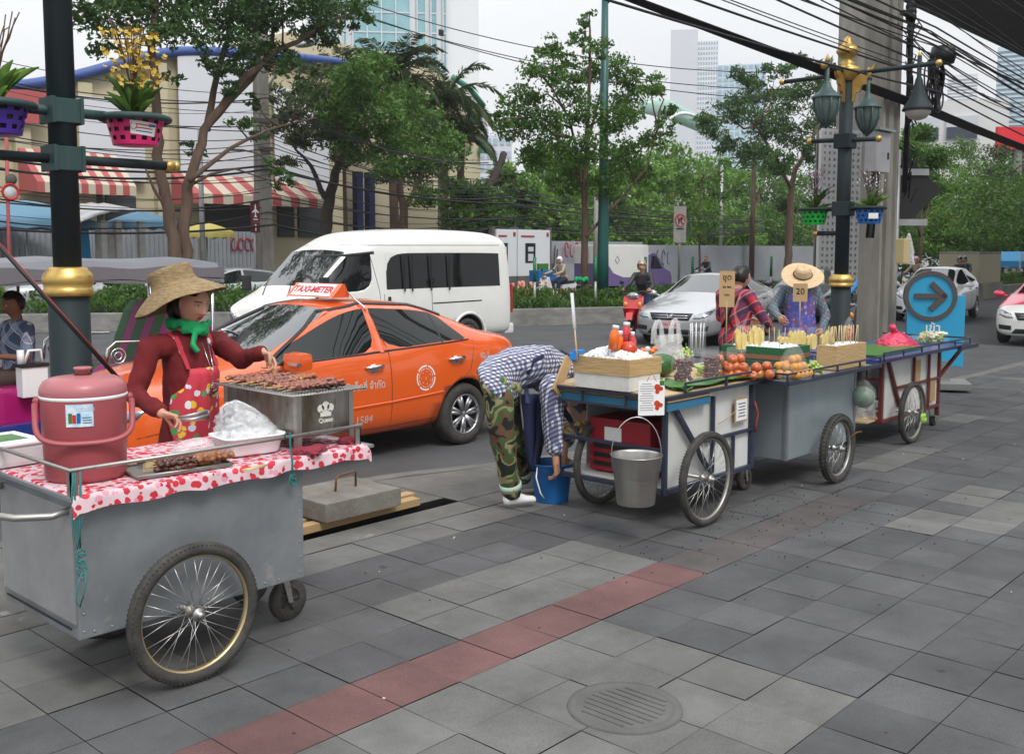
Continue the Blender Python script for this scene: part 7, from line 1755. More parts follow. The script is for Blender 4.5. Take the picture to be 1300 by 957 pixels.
def basket(parent,c,r,h,m,label_sticker=False):
    b=MB(); n=28
    rows=7
    for i in range(rows):
        f0,f1=i/rows,(i+1)/rows
        for k in range(n):
            if i in(1,3,5) and (k+(i//2))%2==0: 
                continue
            r0=r*(.74+.24*f0); r1=r*(.74+.24*f1); a0,a1=2*PI*k/n,2*PI*(k+1)/n
            b.add([c+Vector((r0*math.cos(a0),r0*math.sin(a0),-h+h*f0)),c+Vector((r0*math.cos(a1),r0*math.sin(a1),-h+h*f0)),c+Vector((r1*math.cos(a1),r1*math.sin(a1),-h+h*f1)),c+Vector((r1*math.cos(a0),r1*math.sin(a0),-h+h*f1))],[(0,1,2,3)],True)
    b.lathe([(0,-h),(r*.74,-h),(r*.74,-h+.01)],c,n); b.lathe([(r*.96,-.008),(r*1.02,-.006),(r*1.02,.006),(r*.96,.006)],c,n,cap=False)
    o=b.build('pot',m,parent,True); b=MB(); b.lathe([(0,-h+.02),(r*.70,-h+.02),(r*.90,-.02),(0,-.01)],c,20); b.build('soil','bark_dark',parent,True); return o
def orchid(parent,c,r,h,flower,nf,seed,green='leaf_bright'):
    g=np.random.default_rng(seed); C=[];A=[]
    for k in range(22):
        a=g.uniform(0,6.28); e=g.uniform(.2,1.3)*r; d=Vector((math.cos(a),math.sin(a),0)); L=g.uniform(.25,.95)*h
        b=MB(); P=[c+d*e*.5*f_+Vector((0,0,L*f_*(1-.25*f_)))+d*e*.9*f_*f_ for f_ in (0,.25,.5,.75,1)]
        b.tube(P,[.008,.018,.024,.018,.003],6,flat=.22); C.append(b)
    B=MB()
    for b in C: B.add(b.v,b.f,True)
    B.build('leaves','leaf_mid' if seed%2 else green,parent,True)
    B=MB()
    for k in range(14):
        a=g.uniform(0,6.28); d=Vector((math.cos(a),math.sin(a),0))*g.uniform(.3,1.3)*r; B.tube([c+d*f_*f_+Vector((0,0,h*1.15*f_*g.uniform(.9,1.1))) for f_ in(0,.3,.6,.85,1)],.003,4)
    B.build('stems','bark',parent,True)
    B=MB()
    for k in range(nf):
        a=g.uniform(0,6.28); f_=g.uniform(.35,1.0); p=c+Vector((math.cos(a),math.sin(a),0))*g.uniform(.0,1.3)*r+Vector((0,0,h*f_*1.15)); q=Matrix.Rotation(g.uniform(0,3),3,'X')@Matrix.Rotation(g.uniform(0,3),3,'Z')
        for m_ in range(5):
            a2=2*PI*m_/5; v=q@Vector((math.cos(a2),math.sin(a2),.2)); w_=q@Vector((-math.sin(a2),math.cos(a2),0)); s_=.0125
            B.add([p,p+v*s_*.6+w_*s_*.45,p+v*s_*1.3,p+v*s_*.6-w_*s_*.45],[(0,1,2,3)])
    if nf: B.build('flowers',flower,parent,True)['kind']='stuff'
mat('flower_yellow',(.52,.36,.05),.6); mat('flower_lilac',(.55,.38,.60),.6); mat('flower_white',(.75,.70,.75),.6); mat('basket_pink',(.62,.03,.16),.35); mat('basket_purple',(.07,.03,.30),.35); mat('basket_green',(.01,.36,.05),.35); mat('basket_blue',(.01,.13,.42),.35)
Lx,Ly=2.22,5.0
lp=thing('lamp_post','big dark grey street lamp post with a gold collar beside the pink jug','lamp post',(Lx,Ly,0),0,'ornate lamp posts along the kerb')
zr=T(78,357,Ly).z
b=MB(); b.lathe([(.16,0),(.16,.05),(.12,.10),(.098,.16),(.097,zr-.07),(.090,zr-.06)],(Lx,Ly,0),28,cap=False); b.lathe([(.066,zr),(.064,4.2),(.058,7.2)],(Lx,Ly,0),26); b.build('pole','postgrey',lp,True)
b=MB(); b.lathe(ringprof(.066,.099,.118,zr),(Lx,Ly,0),36); b.build('collar','gold',lp,True)
zu=T(78,142,Ly).z; zl=T(78,202,Ly).z
for z in(zu,zl):
    b=MB(); b.box((Lx,Ly,z),(.135,.145,.115),bev=.004)
    for sx in(-1,1): b.box((Lx+sx*.068,Ly,z),(.018,.155,.125),bev=.003)
    b.build('clamp','verdigris',lp,True)
b=MB(); b.tube([(Lx-.06,Ly-.0,zl),(2.76,Ly,zl-.0)],.024,12); b.tube([(Lx+.0,Ly,zl),(1.2,Ly,zl)],.024,12); b.build('arm','postgrey',lp,True)
b=MB(); b.tube([(2.755,Ly,zl),(2.80,Ly,zl),],.029,12); b.ball((2.815,Ly,zl),(.024,.03,.03),14); b.build('arm_end','gold',lp,True)
pc=T(171,143,Ly); pl_=Vector((T(-6,143,Ly).x,Ly,zu)); R0=.155
b=MB(); b.tube([(Lx,Ly,zu),(pc.x-R0,Ly,zu)],.024,12); b.tube([(Lx,Ly,zu),(pl_.x+R0,Ly,zu)],.024,12)
for c_ in(pc.x,pl_.x): b.tube(arc((c_,Ly,zu),R0+.01,0,2*PI,36,'z')[:-1],.018,10,closed=True)
b.build('basket_arm','verdigris',lp,True)
def pot(c,r,h,m,lab,fl,nf,seed,hh,**k):
    t=thing('flower_basket',lab,'flower basket',c,0,'hanging orchid baskets on the lamp posts'); o=basket(t,Vector(c),r,h,m); orchid(t,Vector(c)+Vector((0,0,-.02)),r*.8,hh,fl,nf,seed,**k); return t,o
t,o=pot((pc.x,Ly,zu+.01),.150,.145,'basket_pink','pink pierced plastic basket with yellow flowering orchids on the near lamp post','flower_yellow',230,3,.40)
vd=Vector((-pc.x,-Ly,0)).normalized(); wd=Vector((-vd.y,vd.x,0))
def onp(a,z): r=.150*(.98-.24*(-z/.145))+.004; d=vd*math.cos(a)+wd*math.sin(a); return Vector((0,0,z+.01))+d*r
b=MB(); b.sheet([[onp(-.18+1.0*i/10,-.105+.065*j/2-.012*i/10) for i in range(11)] for j in range(3)]); s_=b.build('sticker','white',t)
b=MB(); b.sheet([[onp(.50+.30*i/4,-.060+.012*j-.010) +vd*.001 for i in range(5)] for j in range(2)]); b.build('sticker_mark','tub_blue',s_)
for k in range(3): b=MB(); b.sheet([[onp(.02+.66*i/8,-.062-.016*k+.005*j-.006*i/8)+vd*.001 for i in range(9)] for j in range(2)]); b.build('sticker_mark','red' if k<2 else 'tub_blue',s_)
b=MB(); b.tube([onp(-.06,-.068)+vd*.002+wd*.016*math.cos(a)+Vector((0,0,.016*math.sin(a))) for a in [2*PI*k/18 for k in range(18)]],.0016,5,closed=True); b.build('sticker_mark','red',s_)
pot((pl_.x,Ly,zu+.01),.150,.145,'basket_purple','purple pierced plastic basket with leafy green orchids at the far left','flower_yellow',0,6,.34)
Lx,Ly=10.95,5.0
lq=thing('lamp_post','ornate lamp post with gilded brackets and three lanterns beside the concrete pole','lamp post',(Lx,Ly,0),0,'ornate lamp posts along the kerb')
zr=T(1068,356,Ly).z; ztop=T(1075,98,Ly).z
b=MB(); b.lathe([(.17,0),(.17,.08),(.125,.16),(.110,.22),(.108,zr-.07),(.09,zr-.06)],(Lx,Ly,0),26,cap=False); b.lathe([(.078,zr),(.074,ztop)],(Lx,Ly,0),24); b.build('pole','postgrey',lq,True)
b=MB(); b.lathe(ringprof(.078,.110,.138,zr),(Lx,Ly,0),32); b.build('collar','gold',lq,True)
zf=T(1075,45,Ly).z
b=MB(); h=zf-ztop; b.lathe([(.075,ztop-.05),(.11,ztop-.02),(.15,ztop+.06),(.14,ztop+.09),(.08,ztop+.12),(.10,ztop+h*.32),(.06,ztop+h*.36),(.05,ztop+h*.42),(.10,ztop+h*.52),(.125,ztop+h*.62),(.10,ztop+h*.72),(.05,ztop+h*.83),(.045,ztop+h*.92),(.03,ztop+h*.95),(.0,ztop+h)],(Lx,Ly,0),28); b.build('finial','gold',lq,True)
b=MB()
for d in((1,0),(-1,0),(0,-1)):
    v=Vector((d[0],d[1],0)); n_=Vector((-d[1],d[0],0)); P=[]
    out=[(a*.55,z*.62) for a,z in ((.06,-.05),(.28,.02),(.52,.12),(.60,.18),(.50,-.02),(.42,-.06),(.40,-.16),(.32,-.18),(.28,-.28),(.20,-.30),(.16,-.44),(.08,-.50),(.06,-.60))]
    k=len(b.v); poly=[Vector((Lx,Ly,ztop+.0))+v*a+Vector((0,0,z)) for a,z in out]; m=len(poly)
    b.add([p+n_*.018 for p in poly]+[p-n_*.018 for p in poly],[tuple(range(m)),tuple(range(2*m-1,m-1,-1))]+[(i,i+m,(i+1)%m+m,(i+1)%m) for i in range(m)])
b.build('bracket','gold',lq,True)
pA=S(1167,92,Lx); 
arms=[((Lx,pA.y,ztop+.03),.66,'bell'),((T(1050,100,Ly).x,Ly,ztop+.0),.78,'lantern'),((T(1102,116,Ly).x,Ly,ztop-.0),.78,'lantern')]
b=MB(); b.tube([(Lx,pA.y-.16,ztop+.03),(Lx,Ly+.75,ztop+.03)],.025,10); b.tube([(arms[1][0][0]-.05,Ly,ztop+.05),(arms[2][0][0]+.05,Ly,ztop+.05)],.025,10)
zs=T(1075,180,Ly).z; b.tube([(Lx,Ly-.36,zs+.0),(Lx,Ly+.40,zs+.03)],.026,10); zs2=T(1068,296,Ly).z; b.tube([(Lx,Ly+.30,zs2),(Lx,Ly,zs2)],.026,10); b.build('arm','postgrey',lq,True)
b=MB()
for p in((Lx,pA.y-.20,ztop+.03),(Lx,Ly+.78,ztop+.03),(arms[1][0][0]-.08,Ly,ztop+.05),(Lx,Ly-.38,zs),(Lx,Ly+.42,zs+.03),(Lx,Ly+.32,zs2)): b.ball(p,(.038,.038,.038),12)
b.build('arm_end','gold',lq,True)
mat('lantern_glass',(.10,.14,.13),.2,spec=.7); mat('opal_glass',(.42,.40,.36),.35); mat('lantern_green',(.05,.085,.09),.5,var=((.08,.14,.13),.6),vs=12)
for c,k,kind in arms:
    c=Vector(c); 
    b=MB(); b.lathe([(0,.24*k),(.022*k,.20*k),(.03*k,.15*k),(.025*k,.12*k)],c,14); b.build('lantern_finial','gold',lq,True)
    if kind=='bell':
        b=MB(); b.lathe([(a*k,z*k) for a,z in [(.035,.15),(.035,-.18),(.055,-.22),(.085,-.36),(.14,-.52),(.225,-.66),(.245,-.70),(.235,-.71),(.0,-.69)]],c,32); L_=b.build('lantern','postgrey',lq,True)
        b=MB(); b.lathe([(a*k,z*k) for a,z in [(.205,-.70),(.19,-.76),(.13,-.83),(.05,-.86),(0,-.865)]],c,28); b.build('glass','opal_glass',L_) if 0 else b.build('lantern_bowl','opal_glass',lq,True)
    else:
        b=MB(); b.lathe([(a*k,z*k) for a,z in [(.03,.12),(.03,-.12),(.05,-.18),(.09,-.25),(.17,-.32),(.205,-.35),(.20,-.37),(.0,-.36)]],c,28)
        for q in range(8): a=2*PI*q/8; d=Vector((math.cos(a),math.sin(a),0)); b.tube([c+(d*.185+Vector((0,0,-.37)))*k,c+(d*.175+Vector((0,0,-.50)))*k,c+(d*.12+Vector((0,0,-.64)))*k,c+(d*.03+Vector((0,0,-.74)))*k],.011,5)
        b.lathe([(a*k,z*k) for a,z in [(.05,-.72),(.03,-.76),(0,-.78)]],c,12); b.build('lantern','lantern_green',lq,True)
        b=MB(); b.lathe([(a*k,z*k) for a,z in [(.175,-.37),(.165,-.50),(.11,-.64),(.02,-.74)]],c,24,cap=False); b.build('lantern_glass','lantern_glass',lq,True)
zb=T(1068,265,Ly).z; p1=S(1034,262,Lx); p2=S(1104,268,Lx)
b=MB(); b.tube([(Lx,p1.y-.1,zb),(Lx,p2.y+.1,zb)],.026,8); b.box((Lx,Ly,zb),(.19,.19,.16),bev=.01); b.box((Lx,Ly,zs),(.19,.19,.16),bev=.01)
for p in(p1,p2): b.tube(arc((Lx,p.y,zb),.165,0,2*PI,30,'z')[:-1],.018,8,closed=True)
b.build('basket_arm','postgrey',lq,True)
pot((Lx,p1.y,zb),.158,.17,'basket_green','green pierced basket with lilac orchids on the far lamp post','flower_lilac',120,9,.42); t,o=pot((Lx,p2.y,zb),.158,.17,'basket_blue','blue pierced basket with white orchids on the far lamp post','flower_white',70,10,.36)
b=MB(); d=Vector((-Lx,-p2.y,0)).normalized(); w_=Vector((-d.y,d.x,0)); b.box(d*.150+w_*.04+Vector((0,0,-.09)),(.10,.004,.06),rz=math.atan2(w_.y,w_.x)); b.build('sticker','white',t)
cp_=thing('utility_pole','rough concrete utility pole of two ribbed shafts carrying the bundle of black cables','utility pole',(12.7,5.35,0))
for k,(dx,x_top) in enumerate(((0,0),(.42,.0))):
    b=MB(); w0,w1=.27,.25; cx=12.62+dx*.62
    for z0,z1,a,c_ in((0,9,w0,w1),):
        V=[]
        sec=[(-.5,-.5),(-.22,-.5),(-.16,-.30),(.16,-.30),(.22,-.5),(.5,-.5),(.5,.5),(.22,.5),(.16,.30),(-.16,.30),(-.22,.5),(-.5,.5)]
        for z,w in((0,a),(9,c_)): V+=[(cx+p*w,5.35+q*w,z) for p,q in sec]
        n=12; F=[(i,(i+1)%n,(i+1)%n+n,i+n) for i in range(n)]+[tuple(range(n))[::-1],tuple(range(n,2*n))]
        b.add(V,F)
    b.build('shaft','concrete_pale',cp_,True)
b=MB(); 
for z in(5.6,): b.box((12.75,5.35,z),(.56,.30,.12))
b.build('band','concrete_dark',cp_,True)
eb=T(1112,196,5.12); t=thing('junction_box','pale grey electrical box strapped to the concrete pole','junction box',(eb.x,5.10,eb.z-.22)); b=MB(); b.box((0,0,.24),(.42,.14,.48),bev=.01); b.build('case','galv_pale',t); b=MB(); b.box((0,-.01,.50),(.48,.22,.03),rz=0); b.build('lid','galvanised',t); b=MB(); b.box((.14,-.075,.20),(.03,.012,.08)); b.build('latch','black',t)
for k in range(3):
    b=MB(); x=eb.x-.08+.08*k; b.tube([(x,5.12,eb.z-.22),(x,5.13,eb.z-.5),(x-.03,5.15,eb.z-1.0)],.018,6); b.solo('conduit','cable' if k!=1 else 'concrete_dark','drooping conduit under the electrical box','conduit','conduits under the electrical box')
g__=random.Random(5)
PX=13.1; 
def nearcable(zp,t,r,s0,z0,s1,z1,sg0,sg1,label,group='black cables over the pavement',n=26):
    P=sag((s0,t,z0),(PX,t,zp),sg0,n)+sag((PX,t,zp),(s1,t,z1),sg1,n)[1:]
    b=MB(); b.tube(P,r,6); o=b.solo('cable','cable',label,'cable',group)
ys=[-60,-42,-25,-8,4,12,20,28,36,48,60,75,90,105,-12,22,40,56,70,-75,-95,85]
for k,y in enumerate(ys):
    t_=5.0+g__.uniform(-.15,.15)-.12; p=T(1148,y,t_); s1=PX+32
    nearcable(p.z+g__.uniform(-.05,.05),t_,g__.choice((.006,.008,.010,.012)),-9,p.z+g__.uniform(.4,1.6),s1,p.z+g__.uniform(-.5,.9),.12+g__.uniform(0,.2),.2+g__.uniform(0,.6),'black cable in the bundle sagging over the pavement')
for k in range(9): # thick bundle low: from overhead left down to the pole and on to the right
    t_=5.05+.02*k; nearcable(T(1130,118+k*1.3,t_).z,t_,.008,-9,T(1130,118,t_).z+.72+.05*k,PX+30,T(1130,150,t_).z+.05,.02+.012*k,.35,'black cable in the lowest, thickest bundle over the pavement')
for k in range(4):
    a=T(1140+10*k,30+10*k,5.0); c=T(1230+20*k,110+10*k,5.05); b=MB(); b.tube(sag(a,c,.12,12),.006,5); b.solo('cable','cable','short slack cable crossing the bundle right of the concrete pole','cable','black cables over the pavement')
cc=T(1190,100,4.9); b=MB(); 
for k in range(12):
    r=.17+.035*g__.random(); c=cc+Vector((.12*g__.random(),.1*g__.random(),.05*g__.random()-.10)); b.tube([c+Vector((r*.75*math.cos(a),.03*math.sin(a*2+k),r*1.75*math.sin(a))) for a in [2*PI*q/26 for q in range(26)]],.011,5,closed=True)
b.solo('cable_coil','cable','hanging coil of spare black cable beside the bell lantern','cable coil')
c=T(1197,72,4.95); b=MB(); b.lathe([(.0,-.10),(.14,-.09),(.165,.0),(.14,.12),(.0,.13)],c,18); b.solo('splice_box','black','round black splice case hanging among the cables','splice case')
b=MB()
for k in range(40):
    z=2.6+k*.065+g__.uniform(-.05,.05); a=Vector((12.98+g__.uniform(0,.12),5.15+g__.uniform(-.05,.05),z)); b.tube([a,a+Vector((g__.uniform(-.1,.18),-.05,g__.uniform(-.25,.25))),a+Vector((g__.uniform(-.05,.15),0,g__.uniform(-.4,.1)))],.009,5)
b.tube([(13.03,5.14,2.5),(13.05,5.13,4),(13.02,5.14,7)],.035,7); b.solo('cable_tangle','cable','tangle of black wires running down the edge of the concrete pole','wires',kind='stuff')
c=T(1156,16,4.95); b=MB(); 
for k in range(3): b.lathe([(.03,0),(.07,.02),(.03,.05)],c+Vector((0,0,.06*k-.06)),14,(1,0,.3))
b.box(c+Vector((-.1,0,-.04)),(.3,.06,.05)); b.solo('insulator','black','dark insulator bracket at the top of the concrete pole','insulator')
c=T(1150,243,7.6); t=thing('road_sign','black square road sign set on its corner, seen from behind on a steel post','road sign',(c.x+.0,7.6,0)) if 0 else None
px_=T(1136,300,5.75); t=thing('road_sign','black diamond road sign seen from behind on a steel post right of the concrete pole','road sign',(px_.x,5.75,0))
b=MB(); b.tube([(0,0,0),(0,0,T(1136,190,5.75).z)],.05,10); b.build('post','galv_pale',t)
dc=T(1150,243,5.75); nrm=Vector((-px_.x,-5.75,0)).normalized(); ux=Vector((-nrm.y,nrm.x,0)); sc2=px_.x*.737+5.75*.676
rr_=46*sc2/1289; Mt=basis((0.0,.0,dc.z),ux*-1 if ux.x*1.0<0 else ux,(0,0,1)); rt_=Vector((_s[0],_t[0],0)); Mt=basis(Vector((0,0,dc.z))+rt_*.12+(-nrm)*.07,rt_,(0,0,1))
b=MB(); k=rr_; b.prism([(-k*.98,0),(0,-k),(k,0),(0,k)],-.006,.006,'z'); b.xf(Mt); b.build('plate','black',t)
b=MB(); 
for y in(245-38+13,283): 
    z=T(1150,y,5.75).z-dc.z; b.box((.05,z,.02),(k*1.05,.09,.03))
b.xf(Mt); b.build('crossbar','galv_pale',t)
c=T(1148,317,5.4); t=thing('net_bag','white netting and a small yellowish box fixed to the sign post','net',(c.x,5.4,c.z-.2)); b=MB(); b.box((-.08,0,.18),(.22,.14,.34),bev=.02); b.build('box','canvas_white' if 0 else mat('cream_box',(.45,.36,.18),.5),t); b=MB(); b.sheet(crumple((.14,0,.0),.13,.08,.42,17,tip=.4,amp=.5),close_u=True); b.build('netting','bagwhite',t)
def tree(name,label,base,trunks,clumps,n,size,leaf,bark='bark',seed=1,group='street trees',asp=.45,limb_r=.05,cat='tree',sub=1.0,droop=.3):
    """base world point; trunks=[(list of points, r0, r1)]; clumps=[(centre, (rx,ry,rz))]"""
    t=thing(name,label,cat,base,0,group); g=np.random.default_rng(seed); b=MB(); tips=[]
    for pts,r0,r1 in trunks:
        P=[Vector(p) for p in pts]; Q=[]
        for a,c in zip(P,P[1:]):
            for k in range(4): Q.append(a.lerp(c,k/4)+Vector(g.normal(size=3))*r0*.12)
        Q.append(P[-1]); m=len(Q); b.tube(Q,[r0+(r1-r0)*(i/(m-1))**.8 for i in range(m)],9); tips+=Q[m//3:]
    b.build('trunk',bark,t,True)
    b=MB(); C=[]
    tot=sum((r[0]*r[1]*r[2])**(2/3) for _,r in clumps)
    for c,r in clumps:
        c=Vector(c); q=min(tips,key=lambda p:(p-c).length+.8*max(0,p.z-c.z)*1.5); L=(c-q).length
        mid=q.lerp(c,.5)+Vector(g.normal(size=3))*L*.08+Vector((0,0,L*.10)); lr=limb_r*min(1.3,.5+L*.12)
        b.tube([q,q.lerp(mid,.5)+Vector(g.normal(size=3))*L*.03,mid,c],[lr,lr*.8,lr*.6,lr*.25],6)
        k=int(n*(r[0]*r[1]*r[2])**(2/3)/tot); ns=max(6,int(k/34)); R_=np.array(r)
        D_=g.normal(size=(ns,3)); D_/=np.linalg.norm(D_,axis=1)[:,None]; rad=g.uniform(.25,1.0,ns)**.55; S_=np.array(c)+D_*R_*rad[:,None]
        for s_ in S_[:max(3,ns//5)]:
            b.tube([c,c.lerp(Vector(s_),.5)+Vector(g.normal(size=3))*.05,Vector(s_)],[lr*.25,lr*.18,lr*.08],4)
        per=max(1,k//ns); sr=float(np.mean(R_))*.26*sub
        for s_ in S_:
            off=g.normal(size=(per,3))*np.array((sr,sr,sr*.55)); C.append(np.array(s_)+off)
    b.build('limbs',bark,t,True)
    C=np.concatenate(C); leaf_mesh('crown',C,size,leaf,parent=t,asp=asp,rs=seed,droop=droop); return t
def clump_px(L,t,dep=.8):
    """[(px,py,radius px)] at street depth t -> clumps"""
    out=[]
    for k,q in enumerate(L):
        px,py,r=q[:3]; tt=t+(q[3] if len(q)>3 else ((k*37)%11/11-.5)*dep*2); c=T(px,py,tt); d=c.x*_s[1]+c.y*_t[1]; R_=r*d/CF; ry=(q[4] if len(q)>4 else .8)
        out.append((c,(R_,R_,R_*ry)))
    return out
def tp(L,t): return [T(x,y,t) for x,y in L]
bs_=G(225,415,.2)
tt=22.5; base=T(232,372,tt); base.z=.2
tree('tree','tall twin-stemmed tree behind the woman, its branches crossing the top left','' and 0 or base,
 [(tp([(240,372),(232,300),(238,240),(262,165),(300,110),(360,60),(400,40)],tt),.185,.05),(tp([(225,372),(220,300),(210,250),(200,200),(198,120),(192,60),(200,-30)],tt),.175,.08),(tp([(262,165),(275,100),(290,40),(300,-40)],tt+.3),.10,.04),(tp([(240,230),(290,190),(340,165),(400,150)],tt-.3),.07,.02),(tp([(262,160),(320,100),(345,60),(350,-30)],tt+.5),.10,.04),(tp([(215,270),(195,240),(185,215)],tt),.06,.02)],
 clump_px([(110,10,34),(150,20,40),(200,5,42),(240,30,36),(280,10,42),(320,20,40),(360,0,45),(400,20,36),(430,10,30),(300,60,30),(345,70,30),(210,50,26),(270,85,24),(405,45,26),(465,10,20),(290,110,16),(310,85,20),(370,88,22),(130,50,22),(170,-20,40),(240,-30,45),(320,-40,50),(400,-35,45),(220,100,12),(245,190,14),(385,110,16),(300,160,18),(320,130,14),(350,210,16),(360,235,14),(330,175,12),(455,25,16)],tt,1.2)+clump_px([(x,y,60) for x,y in ((60,-70),(130,-100),(210,-110),(290,-120),(370,-100),(440,-70),(100,-190),(190,-210),(290,-220),(380,-190),(240,-310),(330,-300))],tt,2),46000,.15,'leaf_dark',seed=3,group=None,sub=.9)
tt=17.9; base=T(741,388,tt); base.z=.2
tree('tree','slender tree with a green ribbon round its trunk in the median','' or base,
 [(tp([(741,392),(743,340),(742,250),(745,190),(748,130),(750,60),(748,20)],tt),.13,.02),(tp([(742,270),(735,200),(722,150),(700,110)],tt+.1),.06,.02),(tp([(744,300),(790,250),(820,215),(835,160)],tt-.1),.05,.015),(tp([(746,180),(762,120),(768,60)],tt),.05,.015)],
 clump_px([(690,90,26),(665,130,26),(655,165,24),(690,150,28),(720,110,24),(745,90,20),(700,60,18),(735,50,14),(780,90,22),(800,130,26),(825,110,18),(785,150,26),(740,140,26),(700,190,30),(745,190,30),(790,200,28),(830,180,18),(845,160,14),(670,200,20),(720,230,26),(770,235,24),(815,220,18),(760,60,16),(745,25,12),(720,80,14),(640,150,14),(850,140,12),(835,118,12),(800,100,16)],tt,1.0),21000,.115,'leaf_mid',seed=5,asp=.5)
b=MB(); c=T(743,355,tt-.14); 
for k in range(9): a=2*PI*k/9; b.ball(c+Vector((.15*math.cos(a),.15*math.sin(a)+.14,.02*math.sin(k*3))),(.07,.07,.075),8)
b.solo('ribbon','scarf_green','green cloth ribbon tied round the slender median tree','ribbon')
tt=29; base=T(515,285,tt); base.z=0
tree('tree','leafy mid-green tree with a forked trunk above the white van','' or base,[(tp([(515,330),(512,270),(505,220),(490,170)],tt),.22,.08),(tp([(512,270),(540,215),(560,190)],tt),.10,.04),(tp([(505,230),(465,180)],tt),.09,.03)],
 clump_px([(450,100,30),(480,85,24),(430,140,28),(470,140,34),(510,130,30),(540,165,34),(500,180,34),(455,185,30),(430,170,24),(560,200,28),(530,215,30),(490,215,24),(575,180,16),(575,240,18),(540,250,20),(440,110,20)],tt,1.4),17000,.20,'leaf_mid',seed=7,asp=.4)
tt=31; base=T(418,285,tt); base.z=0
tree('tree','dark-trunked tree with drooping grey-green foliage left of the palms','' or base,[(tp([(408,340),(415,270),(425,220),(440,185)],tt),.30,.12),(tp([(412,250),(395,210),(375,190)],tt),.12,.04)],
 clump_px([(370,140,24),(395,120,26),(420,130,26),(380,175,22),(410,165,24),(440,200,18),(365,205,14),(345,120,16),(350,160,14),(430,100,20),(400,90,14)],tt,1.2),6500,.24,'leaf_olive','bark_dark',seed=8,asp=.3)
tt=30; base=T(600,290,tt); base.z=0
tree('tree','dark evergreen with a crooked pollarded trunk left of the telephone panels','' or base,[(tp([(590,330),(600,280),(618,240),(632,215),(640,195)],tt),.30,.14),(tp([(618,240),(640,225),(655,215)],tt),.12,.06)],
 clump_px([(600,250,24),(625,270,26),(650,265,26),(585,280,20),(610,285,22),(640,285,20),(665,245,20),(640,225,12),(575,262,14)],tt,1.),12000,.24,'leaf_mid','bark_dark',seed=9,asp=.4)
bgT=[(640,37,'mid'),(690,36,'bright'),(735,40,'bright'),(800,39,'bright'),(850,42,'bright'),(905,41,'bright'),(960,44,'mid'),(1010,46,'mid'),(1160,24,'mid'),(1215,23.5,'bright'),(1270,21,'mid'),(1310,19.5,'mid')]
for k,(px,tt,lf) in enumerate(bgT):
    base=T(px,335,tt); base.z=0; hh=(215,185,205,190,178,195,185,200,205,215,200,205)[k]
    cl=[(px+dx,y,27) for dx,y in ((-30,hh+45),(0,hh+20),(30,hh+40),(-20,hh+70),(18,hh+72),(-38,hh+92),(5,hh+98),(38,hh+92),(-8,hh+48),(25,hh+116),(-22,hh+118),(-42,305),(-15,308),(12,306),(40,304),(0,285),(-28,288),(30,286))]
    tree('tree',['leafy tree seen above the rear of the white van','dark leafy tree behind the telephone panels','bright layered tree behind the purple truck','leafy tree above the white box of the truck','light green tree left of the no-right-turn sign','broad tree behind the no-right-turn sign','leafy tree behind the square brown pole','dark tree left of the pierced white wall','leafy tree right of the concrete pole, behind the footbridge','tree behind the beige hut','tree behind the red hoarding','tree cut by the right edge of the view'][k],base,[(tp([(px-5,345),(px,300),(px+3,hh+60)],tt),.28,.1)],clump_px(cl,tt,1.6 if px<1100 else .9),11000,.42 if px<1100 else .26,'leaf_'+lf,seed=20+k,group='trees behind the metal fence',asp=.4)
tt=27; base=T(1003,340,tt); base.z=0
tree('tree','tall feathery dark tree with a reddish trunk left of the far lamp post','' or base,[(tp([(1000,348),(1003,300),(1004,240),(1010,215),(1030,180),(1045,140)],tt),.24,.08),(tp([(1004,240),(985,200),(960,160)],tt),.10,.04)],
 clump_px([(905,160,20),(935,140,24),(965,120,22),(945,95,16),(975,155,26),(1000,130,24),(1030,110,20),(1050,150,24),(1010,170,24),(960,195,22),(925,190,18),(1035,190,22),(990,205,20),(1060,200,16),(1055,235,16),(985,90,16),(1015,80,14),(1045,85,12),(890,150,10),(1000,260,14),(1040,255,12)],tt,1.4,),15000,.30,'leaf_dark',seed=31,asp=.28)
tt=24; base=T(888,352,tt); base.z=.2
tree('tree','thin young tree with sparse leaves in front of the grey fence','' or base,[(tp([(888,385),(888,330),(887,280),(890,230)],tt),.07,.02)],clump_px([(880,220,22),(905,240,22),(870,255,18),(895,275,20),(915,215,16),(860,235,14),(885,300,12)],tt,.7),1500,.2,'leaf_mid',seed=33)
for k,(px,ty,yt,tt,cl,lf) in enumerate(((1168,350,230,20,[(1150,190,18),(1165,170,16),(1180,200,20),(1150,225,18),(1185,235,16),(1165,255,14)],'mid'),(1213,345,250,26,[(1200,200,22),(1225,190,20),(1240,215,22),(1210,230,24),(1190,250,18),(1235,250,20),(1255,235,14),(1205,275,16),(1225,285,12),(1175,210,14)],'mid'),(1272,340,230,23,[(1265,195,16),(1290,190,18),(1305,215,20),(1270,220,18),(1290,240,18),(1262,250,14),(1285,265,14),(1300,180,16)],'olive'))):
    base=T(px,ty,tt); base.z=0
    tree('tree',['reddish-trunked tree behind the black diamond sign','small forked tree above the beige container','bushy tree at the right edge under the red hoarding'][k],base,[(tp([(px,ty+20),(px,ty-40),(px+4,yt)],tt),.14,.05),(tp([(px,ty-50),(px-18,yt+10)],tt),.06,.02),(tp([(px,ty-45),(px+18,yt+5)],tt),.06,.02)],clump_px(cl,tt,1.),8000,.27,'leaf_'+lf,seed=40+k,asp=.3)
